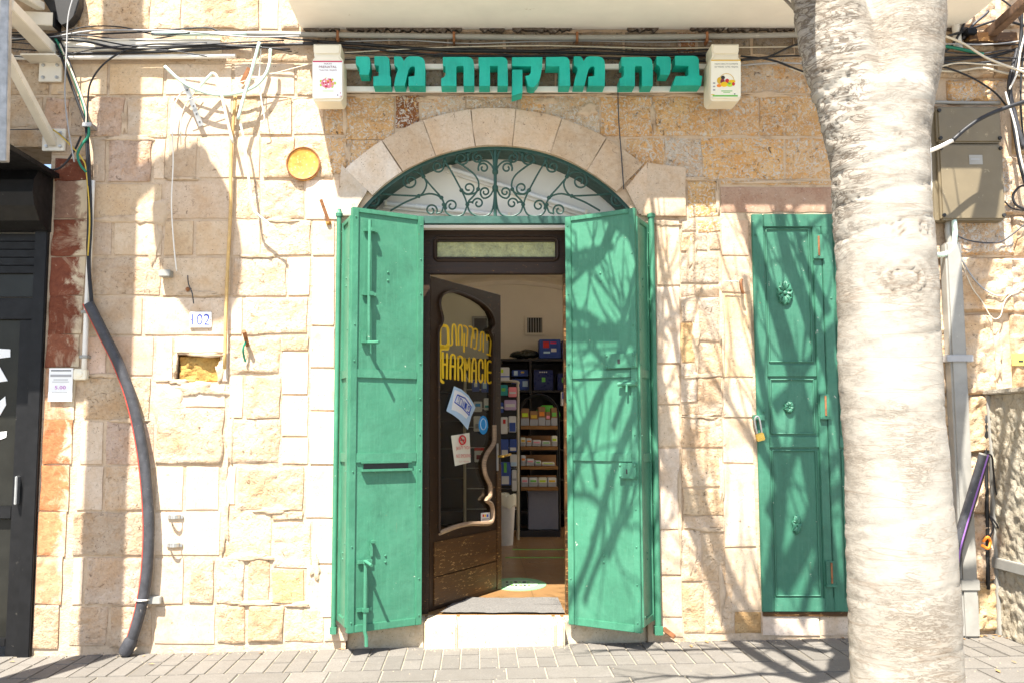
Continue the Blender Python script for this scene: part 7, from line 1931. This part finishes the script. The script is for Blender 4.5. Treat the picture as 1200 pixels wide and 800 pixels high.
# the right limb and its branches
limb([(1085, 820, 2.2), (1095, 700, 2.2), (1110, 560, 2.2), (1130, 430, 2.3), (1150, 300, 2.3), (1175, 120, 2.3), (1200, -80, 2.3)], 0.10, 0.04)
limb([(1110, 560, 2.2), (1125, 500, 2.0), (1128, 420, 1.9), (1138, 350, 1.9), (1150, 280, 1.9), (1158, 180, 1.9)], 0.04, 0.012)
limb([(1130, 660, 2.0), (1160, 610, 2.0), (1180, 560, 2.0), (1210, 500, 2.0), (1240, 440, 2.0)], 0.03, 0.014)
limb([(1090, 690, 2.2), (1140, 700, 2.0), (1175, 640, 2.0), (1215, 580, 2.0), (1260, 520, 2.0)], 0.035, 0.014)
# branches whose shade falls on the pavement
limb([(960, 850, 2.2), (930, 835, 2.5), (880, 830, 2.5), (820, 825, 2.5), (760, 815, 2.5), (700, 822, 2.5)], 0.040, 0.014)
limb([(1010, 860, 2.2), (990, 800, 2.0), (960, 770, 2.0), (925, 775, 2.0), (890, 760, 2.0), (862, 752, 2.0)], 0.055, 0.024)
# a net of thin branches shading the doorway and the green metal door
rb = random.Random(5)
for k in range(12):
    x0 = 690 + rb.uniform(-10, 75); y0 = 250 + k * 38 + rb.uniform(-14, 14); D0 = rb.uniform(2.2, 2.7)
    a = rb.choice((-1, -1, 1)) * rb.uniform(0.2, 0.75) + math.pi * 1.5
    pts = [(x0 + 40 * math.cos(a + 3.1), y0 + 60 + rb.uniform(-10, 10), D0)]
    for j in range(4):
        pts.append((pts[-1][0] + 34 * math.cos(a) + rb.uniform(-8, 8), pts[-1][1] + 34 * math.sin(a) + rb.uniform(-8, 8), D0))
    limb(pts, rb.uniform(0.012, 0.022), 0.008, "branch")
for k in range(7):
    x0 = 915 + rb.uniform(-20, 60); y0 = 330 + k * 60 + rb.uniform(-20, 20); D0 = rb.uniform(2.2, 2.7)
    a = rb.choice((-1, 1)) * rb.uniform(0.2, 0.7) + math.pi * 1.5
    pts = [(x0, y0 + 50, D0)]
    for j in range(4):
        pts.append((pts[-1][0] + 38 * math.cos(a) + rb.uniform(-6, 6), pts[-1][1] + 38 * math.sin(a) + rb.uniform(-6, 6), D0))
    limb(pts, rb.uniform(0.022, 0.036), 0.014, "branch")
# twigs
rt = random.Random(12)
mbt = MB()
for (q, rs) in list(limbs):
    for i in range(6, len(q) - 2, 4):
        if rs[i] > 0.055: continue
        d = (q[i + 1] - q[i]).normalized()
        for s_ in range(2):
            v = Vector((rt.uniform(-1, 1), rt.uniform(-1, 1), rt.uniform(-0.2, 1))); v = (d * 0.8 + v * 0.8).normalized()
            L_ = rt.uniform(0.25, 0.6)
            p1 = q[i] + v * L_ * 0.5 + Vector((rt.uniform(-.05, .05), 0, rt.uniform(-.03, .06))); p2 = q[i] + v * L_ + Vector((0, 0, rt.uniform(0, 0.12)))
            mbt.tube([q[i], p1, p2], [min(0.010, rs[i] * 0.6), 0.006, 0.003], 5)
o = mbt.build("twigs", M['bark'], tree, smooth='all', fix=False); o["kind"] = "stuff"

# ------------------------------------------------------------------ street lamp standing left of the frame, its shade falls on the wall
sx_ = P(127, 500).x - 0.42 * 1.5
lamp = thing("street_lamp", "tall street lamp with a bell shade left of the frame, shading the wall", "street lamp", (sx_, -1.5, gz(sx_)))
mb = MB(); mb.lathe((sx_, -1.5, gz(sx_)), (0, 0, 1), [(0.16, 0), (0.16, 0.4), (0.13, 0.5), (0.13, 7.3), (0.05, 7.4)], 20); mb.build("pole", M['grey_pipe'], lamp, smooth=True)
lc = LM(232, 262, 1.5)
mb = MB(); mb.tube(smooth_path([Vector((sx_, -1.5, lc.z + 0.75)), Vector((sx_ + 0.3, -1.5, lc.z + 1.0)), Vector((lc.x - 0.06, -1.5, lc.z + 0.95)), Vector((lc.x - 0.02, -1.5, lc.z + 0.4))]), 0.045, 10); mb.build("arm", M['grey_pipe'], lamp, smooth=True)
mb = MB(); mb.lathe(lc, (0, 0, 1), [(0.02, 0.95 * 0.5), (0.07, 0.42), (0.09, 0.32), (0.16, 0.20), (0.24, 0.08), (0.275, -0.06), (0.27, -0.16), (0.22, -0.26), (0.12, -0.32), (0.01, -0.34)], 24); mb.build("bell_shade", M['grey_pipe'], lamp, smooth=True)

# ------------------------------------------------------------------ litter and grit along the foot of the wall
rl = random.Random(31)
M['dry_leaf'] = simple("dry_leaf", (0.30, 0.17, 0.07), 0.8, 0.35, 40)
M['grit'] = simple("sandy_grit", (0.36, 0.29, 0.20), 0.9, 0.3, 60)
mb = MB()
for k in range(900):
    x = rl.uniform(-3.2, 3.3); y = -abs(rl.gauss(0, 0.06)) - 0.005 if rl.random() < 0.75 else -rl.uniform(0, 1.2)
    if -0.36 < x < 0.58 and y > -0.07: y -= 0.06
    r_ = rl.uniform(0.0015, 0.005); z = gz(x)
    mb.add([(x - r_, y, z), (x + r_, y - r_, z), (x, y + r_, z), (x, y, z + r_)], [(0, 1, 3), (1, 2, 3), (2, 0, 3)])
o = mb.build("grit", M['grit'], None, fix=False); o["kind"] = "stuff"; o["label"] = "sandy grit gathered along the foot of the wall"; o["category"] = "grit"
mb = MB()
for k in range(46):
    x = rl.choice((rl.uniform(-3.0, -0.5), rl.uniform(0.7, 3.3), rl.uniform(2.6, 3.3))); y = -abs(rl.gauss(0.02, 0.10)) - 0.01 if rl.random() < 0.7 else -rl.uniform(0.05, 1.1)
    a = rl.uniform(0, 6.28); L_ = rl.uniform(0.012, 0.03); z = gz(x) + 0.004
    ca, sa = math.cos(a), math.sin(a)
    pt = lambda u, v, h: (x + ca * u - sa * v, y + sa * u + ca * v, z + h)
    mb.add([pt(-L_, 0, 0), pt(0, -L_ * 0.4, 0.004), pt(L_, 0, 0.002 + rl.uniform(0, 0.006)), pt(0, L_ * 0.4, 0.005)], [(0, 1, 2), (0, 2, 3)])
o = mb.build("leaf_litter", M['dry_leaf'], None, fix=False); o["kind"] = "stuff"; o["label"] = "scattered dry leaf litter on the pavement by the wall"; o["category"] = "litter"
